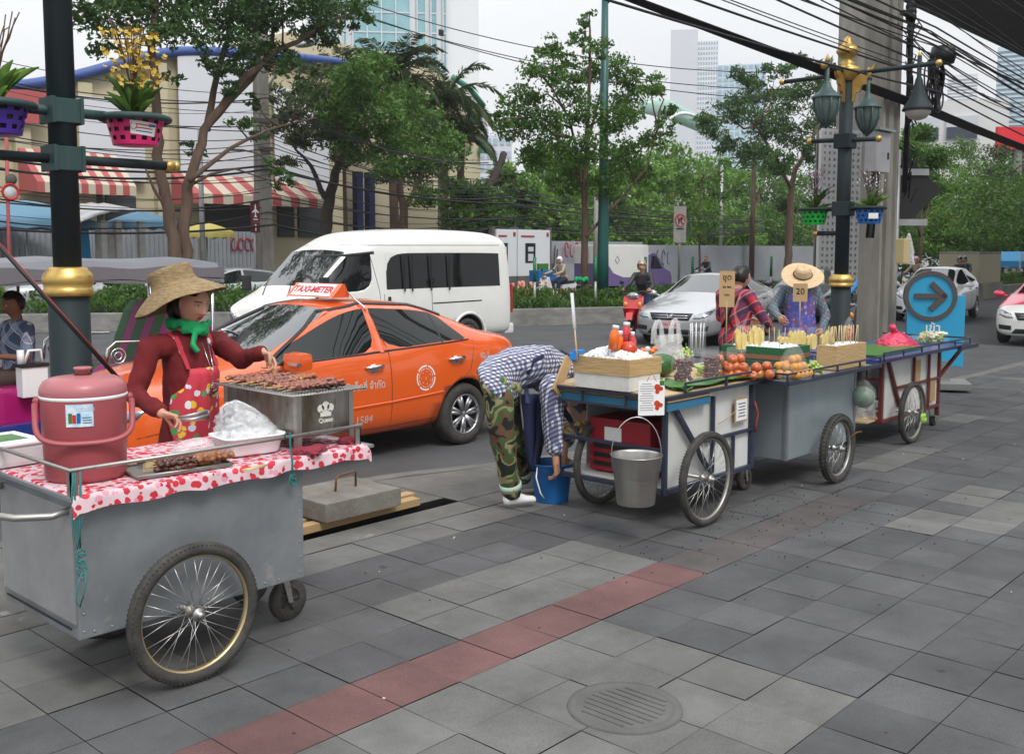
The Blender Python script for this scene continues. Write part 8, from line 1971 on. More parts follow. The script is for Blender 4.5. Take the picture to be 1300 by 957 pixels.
def palm(label,px,pyc,pyb,tt,nf,L,seed):
    base=T(px,330,tt); base.z=0; c=T(px,pyc,tt); t=thing('palm_tree',label,'palm tree',base,0,'palms by the glass tower'); g=np.random.default_rng(seed)
    b=MB(); P=[base.lerp(c,k/8)+Vector((.05*math.sin(k),0,0)) for k in range(9)]; b.tube(P,[.22-.008*k for k in range(9)],10)
    for k in range(22): q=base.lerp(c,(k+1)/23); b.lathe([(.215-.003*k,-.02),(.225-.003*k,0),(.205-.003*k,.02)],q,10,cap=False)
    b.build('trunk','bark',t,True); C=[];A=[]; b=MB()
    for k in range(nf):
        a=2*PI*k/nf+g.uniform(-.2,.2); el=g.uniform(-.1,1.25); d=Vector((math.cos(a)*math.cos(el),math.sin(a)*math.cos(el),math.sin(el))); pts=[]; p=c.copy(); v=d.copy(); m=13
        for i in range(m): pts.append(p.copy()); p=p+v*(L/m); v=(v+Vector((0,0,-.13-.02*i*.6))).normalized()
        b.tube(pts,[.035*(1-i/m)+.006 for i in range(m)],4)
        for i in range(1,m):
            for q in range(7):
                f_=q/7; o=pts[i-1].lerp(pts[i],f_); tv=(pts[i]-pts[i-1]).normalized(); sd=tv.cross(Vector((0,0,1))).normalized(); ll=L*.20*math.sin(PI*min(.97,(i+f_)/m*.9+.08))
                for s_ in(1,-1):
                    dd=(sd*s_*.8+tv*.55+Vector((0,0,-.28+.2*g.normal()))).normalized(); C.append(o+dd*ll*.5); A.append((dd,ll))
    b.build('ribs','leaf_olive',t,True)
    V=[];F=[]
    for c_,(dd,ll) in zip(C,A):
        w_=dd.cross(Vector((.3,.2,1))).normalized()*.035; k=len(V); V+=[c_-dd*ll*.5,c_+w_,c_+dd*ll*.5,c_-w_]; F.append((k,k+1,k+2,k+3))
    b=MB(); b.add(V,F); b.build('fronds','palm_leaf',t,True)
palm('palm with upright fronds in front of the glass tower',500,100,330,33,22,3.2,1); palm('palm with long arching fronds at the right of the pair',565,130,330,32,20,3.4,2); palm('pale palm half hidden left of the pair',435,95,330,37,16,3.0,3); palm('low palm behind the mid-green tree',585,175,330,34,18,2.8,4)
mat('wall_cream',(.52,.46,.32),.85,var=((.42,.37,.25),.5),vs=.6); mat('wall_white',(.62,.62,.61),.8,var=((.5,.5,.5),.4),vs=.5); mat('banner',(.60,.62,.66),.5); mat('tube_blue',(.04,.08,.25),.4); mat('tube_green',(.04,.2,.12),.4); mat('awning_red',(.40,.09,.09),.7); mat('awning_cream',(.52,.46,.36),.7); mat('shop_dark',(.05,.055,.06),.6); mat('curtain_glass',(.27,.47,.50),.10,.35,spec=.8,var=((.10,.24,.28),.6),vs=.25); mat('tower_white',(.62,.64,.66),.6); mat('tower_grey',(.50,.52,.56),.6); mat('col_blue',(.02,.035,.12),.5); mat('fence_metal',(.36,.38,.41),.5,.25,var=((.26,.28,.30),.6),vs=.8); mat('parasol_blue',(.12,.25,.36),.7); mat('parasol_yellow',(.62,.52,.13),.7); mat('maroon',(.12,.012,.03),.5); mat('win_dark',(.04,.05,.07),.15)  # tower_grey lightened: part of the distance haze is put into the colour
Y=35
def zat(px,py,t=Y): return T(px,py,t).z
def xat(px,t=Y): return T(px,300,t).x
mh=thing('market_hall','cream market hall with a curved blue roof edge and red striped awnings','building',(xat(220),Y,0))
x0,x1,xm=xat(-160),xat(436),xat(190)
def roofz(x):  # two flattened arches
    f=(x-x0)/(x1-x0); 
    px=-160+ (436+160)*f
    y=115-55*math.exp(-((px-190)/150)**2) if px<190 else 60+22*((px-190)/246)**1.6
    return T(190+ (px-190),y,Y).z
b=MB(); n=40; poly=[(x0+(x1-x0)*k/n) for k in range(n+1)]
V=[(x,Y,0) for x in poly]+[(x,Y,roofz(x)) for x in poly]+[(x,Y+14,0) for x in poly]+[(x,Y+14,roofz(x)) for x in poly]; m=n+1
F=[(i,i+1,m+i+1,m+i) for i in range(n)]+[(2*m+i+1,2*m+i,3*m+i,3*m+i+1) for i in range(n)]+[(m+i,m+i+1,3*m+i+1,3*m+i) for i in range(n)]+[(0,m,3*m,2*m),(n,m+n,3*m+n,2*m+n)]
b.add(V,F); b.build('wall','wall_cream',mh,True)
b=MB(); b.tube([(x,Y-.25,roofz(x)) for x in poly],.19,10); b.build('gutter','tube_blue',mh,True)
for px in(30,110,205,330,420):
    b=MB(); x=xat(px); b.box((x,Y-.15,(roofz(x)-.3)/2),(.5,.3,roofz(x)-.3)); b.build('pilaster','wall_cream',mh,True)
for a,c,yt,yb in((226,322,70,225),(345,413,98,235),(100,182,140,235)):
    b=MB(); b.box(((xat(a)+xat(c))/2,Y-.32,(zat(250,yt)+zat(250,yb))/2),(xat(c)-xat(a),.04,zat(250,yt)-zat(250,yb))); b.build('banner','banner',mh,True)
def awning(px0,px1,yt,ym,yb,t0,name,parent,n=10,first=0):
    xa,xb=xat(px0,t0),xat(px1,t0); zt,zm,zb=T(200,yt,t0+1.2).z,T(200,ym,t0).z,T(200,yb,t0).z
    for par,mm in((0,'awning_red'),(1,'awning_cream')):
        b=MB()
        for k in range(n):
            if k%2!=par: continue
            a=xa+(xb-xa)*k/n; c=xa+(xb-xa)*(k+1)/n
            b.add([(a,t0+1.4,zt),(c,t0+1.4,zt),(c,t0,zm),(a,t0,zm),(a,t0,zb),(c,t0,zb)],[(0,1,2,3),(3,2,5,4)])
        b.build(name,mm,parent,True)
    b=MB(); b.add([(xa,t0+1.4,zt),(xa,t0,zm),(xa,t0,zb),(xa,t0+1.4,zb),(xb,t0+1.4,zt),(xb,t0,zm),(xb,t0,zb),(xb,t0+1.4,zb)],[(0,1,2,3),(4,5,6,7)]); b.build(name,'awning_red',parent,True)
awning(50,175,200,238,250,Y-1.9,'awning',mh,14); awning(245,415,218,243,256,Y-1.9,'awning',mh,14)
for a,c in((102,130),(135,172),(258,325),(352,372),(378,412)):
    b=MB(); b.box(((xat(a)+xat(c))/2,Y-.06,zat(200,275)),(xat(c)-xat(a),.12,zat(200,252)-zat(200,300))); b.build('shop_front','shop_dark',mh,True)
b=MB(); b.add([(xat(-60),Y-.5,zat(10,122)),(xat(58),Y-.5,zat(58,118)),(xat(58),Y-.5,zat(58,158)),(xat(-60),Y-.5,zat(10,168))],[(0,1,2,3)]); o=b.build('side_panel','awning_red',mh,True)
for k,px in enumerate((425,455,470)):
    b=MB(); x=xat(px,Y+2); b.box((x,Y+2,2.6),(.35,.35,5.6)); b.solo('column','col_blue',['left','middle','right'][k]+' dark blue column of the arcade behind the trees','column','dark blue columns')
gb_=thing('building','cream building with a green roof edge and a red sloping panel beside the palms','building',(xat(585,38),38,0)); xr=xat(610,38)
b=MB(); b.prism([(xr-12,0),(xr,0),(xr,T(612,138,38).z),(xr-2.5,T(580,98,38).z),(xr-6,T(550,80,38).z),(xr-12,T(550,75,38).z)],38,48,'y'); b.build('wall','wall_cream',gb_,True)
b=MB(); b.tube([(xr-2.2,37.8,T(580,98,38).z-.1),(xr-1.,37.8,T(600,114,38).z),(xr+.05,37.8,T(612,136,38).z)],.16,8); b.box((xr,37.7,T(605,190,38).z),(.6,.3,.4)); b.build('roof_edge','tube_green',gb_,True)
b=MB(); b.prism([(xat(572,37.6),T(570,150,37.6).z),(xat(600,37.6),T(600,182,37.6).z),(xat(572,37.6),T(570,178,37.6).z)],37.6,37.9,'y'); b.build('panel','awning_red',gb_,True)
b=MB(); 
for k in range(2): b.box((xat(570+k*16,37.9),37.9,2.4),(.4,.2,3.)); 
b.build('window','shop_dark',gb_,True)
def tower(name,label,px0,px1,ytop,d,dep,m,parts=None,cat='tower',group=None,zbase=0):
    """block facing the camera, top edge at ytop"""
    pm=(px0+px1)/2; c=D(pm,ytop,d); v=Vector((c.x,c.y,0)).normalized(); rz=math.atan2(v.y,v.x)-PI/2; wd=(px1-px0)*d/CF; H_=c.z
    t=thing(name,label,cat,(c.x+v.x*dep/2,c.y+v.y*dep/2,0),rz,group); b=MB(); b.box((0,0,H_/2),(wd,dep,H_)); b.build('wall',m,t); return t,wd,H_,dep
t,wd,H_,dp=tower('glass_tower','pale office tower with vertical bands of blue-green glass',388,608,-40,120,20,'tower_white')
for a,c in((.03,.08),(.13,.17),(.215,.235),(.27,.60),(.64,.69),(.72,.755),(.79,.81)):
    b=MB(); x=(-.5+(a+c)/2)*wd; b.box((x,-dp/2-.1,H_/2),((c-a)*wd,.3,H_*.99)); w_=b.build('window','curtain_glass',t)
    b=MB(); k=max(1,int((c-a)*wd/1.6))
    for i in range(k+1): b.box((x-(c-a)*wd/2+(c-a)*wd*i/max(1,k),-dp/2-.3,H_/2),(.14,.2,H_*.99))
    for i in range(11,int(H_/2.3)): b.box((x,-dp/2-.28,i*2.3),((c-a)*wd,.14,.16))
    b.build('mullion','tower_grey',w_)
def facade(t,wd,H_,dp,nx,nz,wf=.6,hf=.5,m='win_dark',z0=6,name='facade_grid'):
    b=MB()
    for i in range(nx):
        for k in range(nz):
            b.box((-wd/2+wd*(i+.5)/nx,-dp/2-.05,z0+(H_-z0)*(k+.5)/nz),(wd/nx*wf,.2,(H_-z0)/nz*hf))
    b.build(name,m,t)
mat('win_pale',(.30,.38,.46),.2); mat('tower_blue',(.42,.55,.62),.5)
t,w1,h1,d1=tower('high_rise','pale slab tower with a blank side wall, hazy in the distance',852,886,38,420,20,'tower_grey')
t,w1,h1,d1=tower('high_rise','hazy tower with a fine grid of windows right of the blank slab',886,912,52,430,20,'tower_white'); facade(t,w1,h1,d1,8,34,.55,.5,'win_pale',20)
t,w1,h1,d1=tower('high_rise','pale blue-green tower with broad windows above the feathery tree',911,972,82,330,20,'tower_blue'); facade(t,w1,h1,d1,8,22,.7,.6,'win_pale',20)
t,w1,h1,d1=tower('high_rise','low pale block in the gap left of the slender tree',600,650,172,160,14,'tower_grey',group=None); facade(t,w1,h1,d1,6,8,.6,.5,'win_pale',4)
t,w1,h1,d1=tower('office_building','white office building with dark ribbon windows behind the bell lantern',1143,1275,128,95,16,'wall_white')
for k,(a,c,y0,y1) in enumerate(((1160,1195,148,177),(1203,1240,148,177))):
    b=MB(); x0=(a-1209)*95/CF; x1=(c-1209)*95/CF; z0=D(1209,y1,95).z; z1=D(1209,y0,95).z; b.box(((x0+x1)/2,-8.05,(z0+z1)/2),(x1-x0,.3,z1-z0)); w_=b.build('window','tower_grey',t); b=MB(); b.box(((x0+x1)/2,-8.25,z0+(z1-z0)*.28),((x1-x0)*.96,.1,(z1-z0)*.5)); b.build('pane','win_dark',w_)
t,w1,h1,d1=tower('office_building','grey louvred upper storey seen above the white office building',1205,1240,95,100,10,'tower_grey')
b=MB(); 
for k in range(14): b.box((0,-5.1,h1-.4-k*.32),(w1,.2,.10))
b.build('louvre','tower_white',t)
t,w1,h1,d1=tower('high_rise','grey-blue tower with close horizontal ribs at the right edge',1270,1330,58,110,14,'tower_grey')
b=MB()
for k in range(34): b.box((0,-7.1,h1-.4-k*.5),(w1,.3,.22))
b.build('ribs','tower_blue',t)
mat('hoarding_red',(.62,.02,.03),.5); c=D(1296,176,70); t=thing('billboard','plain bright red hoarding at the right edge','hoarding',(c.x,c.y,0),R(-38)); b=MB(); b.box((0,0,c.z),(3.7,.3,1.5)); b.build('panel','hoarding_red',t); b=MB(); b.box((0,.2,c.z/2),(.4,.3,c.z)); b.build('post','rimsteel',t)
cg=T(855,140,44); b=MB(); b.tube([T(815,135,46),T(850,140,46),T(890,158,46),T(925,180,46)],[.5,.8,.7,.4],10,flat=.5); mat('canopy_green',(.30,.46,.40),.2,alpha=.85); b.solo('glass_canopy','canopy_green','pale green curved canopy roof seen between the trees','canopy')
b=MB(); b.tube([T(868+34*math.cos(a)*.9,178-34*math.sin(a),45) for a in [PI*k/14 for k in range(15)]],.14,6); b.solo('arch','tower_white','white steel arch in the gap between the trees','arch')
dk=thing('viaduct','dark underside of the elevated railway crossing the top right corner','viaduct',(50,8,9))
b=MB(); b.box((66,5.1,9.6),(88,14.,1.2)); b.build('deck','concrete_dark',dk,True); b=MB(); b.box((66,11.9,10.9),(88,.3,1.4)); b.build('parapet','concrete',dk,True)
pc_=T(1088,300,16.9); pl=thing('viaduct_pillar','tall square concrete pillar behind the far lamp post','pillar',(pc_.x,16.9,0)); b=MB(); b.box((pc_.x,16.9,8),(1.5,1.3,16.),bev=.08); b.build('shaft','concrete_pale',pl,True)
b=MB(); b.box((pc_.x-.4,16.23,8),(.05,.03,16)); b.build('groove','concrete_dark',pl,True)
lw=thing('screen_wall','white wall of square pierced blocks around the pillar','screen wall',(27.5,15.9,0)); b=MB()
a=T(1040,300,16.0); c=T(1100,300,15.2); zt=T(1070,175,15.7).z; L_=(Vector((c.x-a.x,c.y-a.y,0))).length; rz=math.atan2(c.y-a.y,c.x-a.x); n1=10; n2=int(n1*(zt+.1)/L_)
for i in range(n1+1): b.box((L_*i/n1,0,zt/2),(L_/n1*.58,.12,zt))
for k in range(n2+1): b.box((L_/2,0.002,zt*k/n2),(L_,.11,zt/n2*.55))
Mt=Matrix.Translation((a.x,a.y,.2))@Matrix.Rotation(rz,4,'Z'); b.xf(Mt); b.build('blocks','wall_white',lw,True)
b=MB(); b.box((L_/2,.25,zt/2),(L_,.05,zt)); b.xf(Mt); b.build('backing','concrete_pale',lw,True)
sk=thing('footbridge','elevated footbridge with a blue band behind the trees at right','footbridge',(70,30,4)); 
def zz(y,d): return D(1220,y,78).z
a=D(1100,270,82); c=D(1330,262,74); b=MB(); 
for (y0,y1,mm,nm) in((252,262,'concrete','parapet'),(262,268,'blue_band','band'),(268,280,'concrete_dark','deck')):
    if mm=='blue_band': mat('blue_band',(.02,.16,.38),.5)
    b=MB(); za,zb_=zz(y1,56),zz(y0,56); V=[(a.x,a.y,za),(c.x,c.y,za),(c.x,c.y,zb_),(a.x,a.y,zb_)]; n_=Vector((a.y-c.y,c.x-a.x,0)).normalized()*1.2; V+=[tuple(Vector(v)+n_) for v in V]; b.add(V,[(0,1,2,3),(7,6,5,4),(0,4,5,1),(3,2,6,7),(0,3,7,4),(1,5,6,2)]); b.build(nm,mm,sk,True)
hb=thing('site_hut','beige ribbed metal hut on a concrete plinth behind the white hatchback','hut',D(1232,345,40)); hb.location.z=0; FR[hb.name]=Matrix.Translation((hb.location.x,hb.location.y,0))
A1,B1,C1=D(1192,345,44),D(1243,345,40),D(1270,345,43); zt=D(1232,323,41).z; mat('hut',(.42,.38,.28),.6)
b=MB()
for p,q in((A1,B1),(B1,C1)):
    n=26 if p is A1 else 12; d=(q-p); d.z=0
    nn=Vector((d.y,-d.x,0)).normalized()*.04; V=[];F=[]
    for k in range(n*2+1): v=p+d*(k/(n*2))+nn*(1 if (k//1)%2 else -1); V+=[(v.x,v.y,.3),(v.x,v.y,zt)]
    F=[(2*i,2*i+2,2*i+3,2*i+1) for i in range(n*2)]; b.add(V,F)
b.build('wall','hut',hb,True)
b=MB(); D1=A1+(C1-B1); b.add([(A1.x,A1.y,zt),(B1.x,B1.y,zt),(C1.x,C1.y,zt),(D1.x,D1.y,zt),(A1.x,A1.y,zt+.12),(B1.x,B1.y,zt+.12),(C1.x,C1.y,zt+.12),(D1.x,D1.y,zt+.12)],[(0,1,5,4),(1,2,6,5),(2,3,7,6),(3,0,4,7),(4,5,6,7)]); b.build('roof','concrete_pale',hb,True)
b=MB(); b.add([(A1.x,A1.y-.1,-.2),(B1.x-.1,B1.y-.2,-.2),(C1.x+.1,C1.y-.1,-.2),(A1.x,A1.y-.1,.5),(B1.x-.1,B1.y-.2,.5),(C1.x+.1,C1.y-.1,.5)],[(0,1,4,3),(1,2,5,4)]); b.build('plinth','concrete_pale',hb,True)
for k,px in enumerate((1276,1294)):
    c=D(px,330,50); t=thing('market_stall','bright blue canvas stall at far right, '+('behind the tree trunk' if k==0 else 'at the very edge'),'stall',(c.x,c.y,0),R(20)); b=MB(); b.prism([(-.8,1.3),(0,1.75),(.8,1.3),(.8,1.0),(-.8,1.0)],-.7,.7,'y'); b.build('canopy','canopy_blue' if 'canopy_blue' in MATS else mat('canopy_blue',(.03,.28,.55),.6),t); b=MB(); 
    for x in(-1,1): b.cyl((x,-.6,0),(x,-.6,1.7),.04,6)
    b.build('post','rimsteel',t)
def corr(name,label,p,q,h,m,n,group='corrugated metal fences'):
    t=None; d=Vector((q[0]-p[0],q[1]-p[1],0)); nn=Vector((-d.y,d.x,0)).normalized()*.03; V=[];L_=d.length; n=int(L_/.16)
    for k in range(n*2+1): v=Vector((p[0],p[1],0))+d*(k/(2*n))+nn*(1 if k%2 else -1); V+=[(v.x,v.y,0),(v.x,v.y,h)]
    F=[(2*i,2*i+2,2*i+3,2*i+1) for i in range(2*n)]; b=MB(); b.add(V,F); t=thing(name,label,'fence',(p[0],p[1],0),0,group); b.build('sheet',m,t,True)
    b=MB(); b.box(((p[0]+q[0])/2,(p[1]+q[1])/2+.05,h-.1),(L_,.05,.06),rz=math.atan2(d.y,d.x)); b.build('rail','rimsteel',t,True); return t
fa=T(-60,300,31.5); fb_=T(250,300,31.5); corr('metal_fence','pale corrugated fence behind the parasols at left',(fa.x,31.5),(fb_.x,31.5),T(150,288,31.5).z,'fence_metal',60)
fc=T(345,300,31.6); t=corr('metal_fence','grey corrugated fence with red scrawl between the yellow parasol and the airport sign',(fb_.x+.2,31.6),(fc.x,31.6),T(300,294,31.6).z,'fence_metal',40)
fd=T(660,300,31); fe=T(815,300,31.5); ff=D(1045,315,66)
t2=corr('metal_fence','grey corrugated fence covered in graffiti behind the purple truck',(fd.x,31),(fe.x,31.5),2.25,'fence_metal',60)
t3=corr('metal_fence','long corrugated fence with black tags behind the pedestrians',(fe.x+.3,31.6),(ff.x,ff.y),2.1,'fence_metal',90)
def scrawl(parent,t,px0,px1,y0,y1,m,n,seed,off=.06,amp=1.,w=.03):
    g=random.Random(seed); b=MB()
    for k in range(n):
        px=px0+(px1-px0)*(k+.5)/n; c=T(px,(y0+y1)/2,t-off); d=(c.x*_s[1]+c.y*_t[1])/CF; wd=(px1-px0)/n*d*.5; hh=(y1-y0)*d*.5
        P=[]
        kind=g.randint(0,3)
        for i in range(12):
            a=i/11*(5.2 if kind<2 else 3.3)+g.uniform(0,1.5)*(i==0); P.append(c+Vector((wd*math.cos(a+kind),0,hh*math.sin(a*(1 if kind<3 else 1.6)+kind)*amp)))
        b.tube(P,w,4,flat=.3)
    b.build('graffiti',m,parent,True)
mat('spray_red',(.35,.03,.06),.7); mat('spray_black',(.03,.03,.035),.7)
scrawl(t,31.6,293,327,303,318,'spray_red',4,1,w=.035); scrawl(t2,31.,716,742,308,326,'spray_red',4,2,w=.05); scrawl(t2,31.,694,712,312,345,'spray_black',3,3,w=.045)
scrawl(t3,31.9,832,880,318,336,'spray_black',7,4,.5,w=.035)
def parasol(label,px,py,t,r,m,zb=0,group='street parasols'):
    c=T(px,py,t); th=thing('parasol',label,'parasol',(c.x,t,0),0,group); n=8; g=[]
    for i in range(7):
        f_=i/6; g.append([(r*f_*math.cos(2*PI*k/32)*(1-.03*(k%4==2)),r*f_*math.sin(2*PI*k/32)*(1-.03*(k%4==2)),c.z-.42*r/1.3*f_**1.4-.02*math.sin(PI*f_)*(k%4==2)) for k in range(32)])
    g.append([(r*math.cos(2*PI*k/32),r*math.sin(2*PI*k/32),c.z-.42*r/1.3-.22+.05*(k%2)) for k in range(32)])
    b=MB(); b.sheet(g,close_u=True); b.build('canopy',m,th); b=MB(); b.tube([(0,0,0),(0,0,c.z)],.025,8); b.build('pole','rimsteel',th); return th
parasol('large pale blue parasol at the far left',32,254,29.5,1.9,'parasol_blue'); parasol('pale blue parasol beside the grey stall roof',180,268,29.,1.05,'parasol_blue'); parasol('yellow parasol in front of the tree trunks',262,283,29.,.86,'parasol_yellow')
b=MB(); c=T(108,305,29.6); b.lathe([(.05,-1.),(.16,-.85),(.14,-.2),(.10,.5),(.05,.85),(.0,.95)],c,12); b.tube([(c.x,c.y,0),c],.03,6); b.solo('parasol','canopy_blue','bright blue parasol folded closed against the fence','parasol')
st=thing('market_stall','small stall with a tattered silver sheet roof left of the tall tree','stall',(T(140,310,27.4).x,27.4,0)); a=T(97,280,27.); c=T(183,268,27.)
g=[[(a.x+(c.x-a.x)*i/10,27.+2.0*k/4,(T(97,283,27).z+(T(160,266,27).z-T(97,283,27).z)*math.sin(PI*.5*min(1,i/7))+ .02*math.sin(i*3)-(.0 if k else .0))+.06*k) for i in range(11)] for k in range(5)]
b=MB(); b.sheet(g); mat('sheet_silver',(.55,.56,.57),.35,.3,bump=.8,bs=4); o=b.build('roof','sheet_silver',st,True); md=o.modifiers.new('s','SOLIDIFY'); md.thickness=.05; bake(o)
b=MB(); 
for x in(T(133,300,27.2).x,T(152,300,27.2).x,T(181,300,27.2).x): b.box((x,27.3,1.3),(.16,.16,2.6))
b.box((T(143,300,27.2).x,27.5,1.4),(.6,.3,1.9)); b.build('post','concrete',st,True)
for k,(a,c,lab) in enumerate(((655,696,'pale telephone kiosk panel with a dark picture of a phone, right of the pair'),(628,654,'pale telephone kiosk panel left of the pair, half hidden by the van'))):
    t=thing('phone_kiosk',lab,'kiosk',(T((a+c)/2,300,26.5).x,26.5,0)); xa,xb=T(a,300,26.5).x,T(c,300,26.5).x; zt,zb_=T(675,292,26.5).z,T(675,350,26.5).z
    b=MB(); b.box(((xa+xb)/2,26.5,(zt+zb_)/2),(xb-xa,.18,zt-zb_),bev=.01); b.build('panel','tower_white',t,True)
    b=MB(); w_=(xb-xa); b.box((xa+w_*.38,26.4,zb_+(zt-zb_)*.50),(w_*.30,.03,(zt-zb_)*.42)); p_=b.build('picture','black',t,True)
    b=MB(); b.box((xa+w_*.38,26.38,zb_+(zt-zb_)*.58),(w_*.16,.02,(zt-zb_)*.10)); b.box((xa+w_*.38,26.38,zb_+(zt-zb_)*.40),(w_*.16,.02,(zt-zb_)*.16)); b.build('picture_detail','tower_grey',t,True)
    b=MB(); b.box((xa+w_*.30,26.4,zt-.25),(w_*.4,.02,.06)); b.box((xb-.15,26.4,zt-.18),(.12,.02,.16)); b.build('heading','spray_red',t,True)
    b=MB(); 
    for x in(xa-.12,xb+.08): b.box((x,26.55,zt/2+.05),(.12,.22,zt+.1))
    b.box(((xa+xb)/2,26.6,zb_/2),(xb-xa,.4,zb_)); b.build('frame','concrete_dark',t,True)
c=T(689,350,24.9); b=MB(); w_=.60; b.box((c.x,24.9,c.z),(1.0,.5,.42),bev=.04); b.m=1; b.box((c.x+.0,24.9,c.z+.30),(.55,.1,.30)); b.solo('tub',['tub_blue','leaf_banana'],'blue tub with green leaves in front of the pink-checked woman','tub')
b=MB(); c=T(689,368,24.9); b.box((c.x,24.95,(c.z)/1-.0),(1.0,.5,.5),bev=.02); b.solo('hand_cart','leaf_dark','dark green cart below the blue tub','cart')
mat('scoot_pink',(.65,.04,.14),.3); c=T(718,374,22.6); b=MB(); b.box((c.x,22.6,c.z+.12),(1.1,.5,.08),bev=.03,rz=.1); b.m=1; b.ball((c.x-.5,22.6,c.z),(.6,.25,.22),12); b.solo('folded_cart',['scoot_pink','shirt_tan'],'pink and white bundle lying on the median planting','bundle')
c=T(662,365,18.6); b=MB()
for k in range(28): b.ball(c+Vector((g__.uniform(-.32,.32),g__.uniform(-.2,.2),g__.uniform(-.16,.14))),(.05,.05,.08),7)
mat('flower_peach',(.65,.27,.20),.6); b.solo('flowers','flower_peach','peach coloured flowers at the end of the median planting','flowers')
gp=thing('lamp_post','tall dark green lamp post on a pyramidal foot in the median','lamp post',(T(765,388,17.6).x,17.6,.2)); x=T(765,388,17.6).x; mat('post_green',(.012,.085,.075),.4)
b=MB(); b.lathe([(.17,.0),(.16,1.2),(.13,4),(.085,9.1)],(0,0,.28),18); b.build('pole','post_green',gp); b=MB(); b.lathe([(.50,0),(.47,.06),(.26,.34),(.20,.42),(.18,.5)],(0,0,0),4,smooth=False); b.xf(Matrix.Rotation(R(40),4,'Z')); b.build('foot','post_green',gp)
zt=T(776,4,17.6).z-.2; b=MB(); b.lathe([(.09,zt-.05),(.10,zt),(.28,zt+.28),(.30,zt+.4)],(.05,0,0),16); b.build('lamp_holder','post_green',gp)
stakes=[(679,378),(755,372),(818,358),(878,352),(978,348),(1050,346),(1087,345),(1252,345)]
first=None
for k,(px,py) in enumerate(stakes):
    i=min(range(60),key=lambda q:abs((lambda p:P_px(p))(medpt(8+q,.5))-px)) if 0 else 0
    best=None
    for q in range(0,700):
        xx=8+q*.1; 
        if xx>79: break
        p=medpt(xx,.45); X=p.x*_s[0]+p.y*_t[0]; Y_=p.x*_s[1]+p.y*_t[1]; pxx=650+CF*X/Y_
        if best is None or abs(pxx-px)<best[0]: best=(abs(pxx-px),p)
    p=best[1]
    b=MB(); b.tube([(p.x,p.y,.2),(p.x,p.y,.95)],.035,8); b.m=1; b.tube([(p.x,p.y,.95),(p.x,p.y,1.6)],.045,8); mat('stake_green',(.01,.16,.06),.4); b.solo('fence_stake',['galv_pale','stake_green'],'green-topped steel stake of the median wire fence','stake','stakes of the median fence')
def signpost(px,t,ytop,r=.04,m='galv_pale'): 
    c=T(px,300,t); return c.x,T(px,ytop,t).z
x,zt=signpost(863,22,262); t=thing('road_sign','no right turn sign on a grey panel among the trees','road sign',(x,22,0)); b=MB(); b.tube([(0.05,0.05,0),(0.05,0.05,zt)],.05,8); b.build('post','rimsteel',t)
zc=T(863,285,22).z; hh=(T(863,262,22).z-T(863,308,22).z); b=MB(); b.box((0,0,zc),(.50,.04,hh),rz=R(-40)); b.build('panel','concrete',t)
rt_=Vector((math.cos(R(-40)),math.sin(R(-40)),0)); Mt=basis(Vector((0,0,zc+hh*.12))+Vector((math.sin(R(-40)),-math.cos(R(-40)),0))*.03,rt_,(0,0,1))
b=MB(); b.tube([Mt@Vector((.20*math.cos(a),.24*math.sin(a),0)) for a in [2*PI*k/28 for k in range(28)]],.026,6,closed=True,flat=.5); b.tube([Mt@Vector((-.13,.16,0)),Mt@Vector((.13,-.16,0))],.02,5); b.build('prohibition_ring','red',t)
b=MB(); b.tube([Mt@Vector(v) for v in((-.05,-.14,0),(-.05,.06,0),(.05,.06,0))],.022,5); b.tube([Mt@Vector((.03,.12,0)),Mt@Vector((.10,.06,0)),Mt@Vector((.03,.0,0))],.018,5); b.box((Mt@Vector((0,-.33,0))),(.28,.02,.05),rz=R(-40)); b.build('symbol','black',t)
up=T(335,300,27.2); t=thing('utility_pole','pale concrete utility pole with a street lamp arm across the road','utility pole',(up.x,27.2,0)); b=MB(); zt=T(338,-60,27.2).z; V=[]
b.add([(sx*w_,sy*w_,z) for z,w_ in((0,.22),(zt,.14)) for sx,sy in((-1,-1),(1,-1),(1,1),(-1,1))],[(0,1,5,4),(1,2,6,5),(2,3,7,6),(3,0,4,7),(4,5,6,7)]); b.build('shaft','concrete_pale',t)
z1=T(345,155,27.2).z; z2=T(365,66,27.2).z; dx=T(395,60,27.2).x-up.x
b=MB(); b.tube([(.15,0,T(345,120,27.2).z),(.5,-.1,T(352,95,27.2).z),(.8,-.2,T(358,78,27.2).z),(1.1,-.25,z2)],.04,7); b.build('lamp_arm','galv_pale',t); b=MB(); b.ball((1.55,-.3,T(388,58,27.2).z),(.5,.17,.12),14,Mx=Matrix.Rotation(-.3,3,'Y')); b.build('lamp_head','galv_pale',t)
b=MB()
for y in(155,172,190): b.box((0,-.2,T(338,y,27.2).z),(.9 if y==155 else .5,.1,.12))
b.build('crossarm','concrete_dark',t)
t=thing('road_sign','maroon airport sign with a white aeroplane and arrow on the pole across the road','road sign',(T(324,280,26.8).x,26.8,0)); zt,zm,zb_=T(324,256,26.8).z,T(324,282,26.8).z,T(324,296,26.8).z
b=MB(); b.box((0,0,(zt+zm)/2),(.30*1.05,.03,zt-zm-.02)); b.box((0,0,(zb_+zm)/2),(.315,.03,zm-zb_-.02)); b.box((.60,.35,(zt+zm)/2-.1),(.30,.03,.8)); b.build('panel','maroon',t)
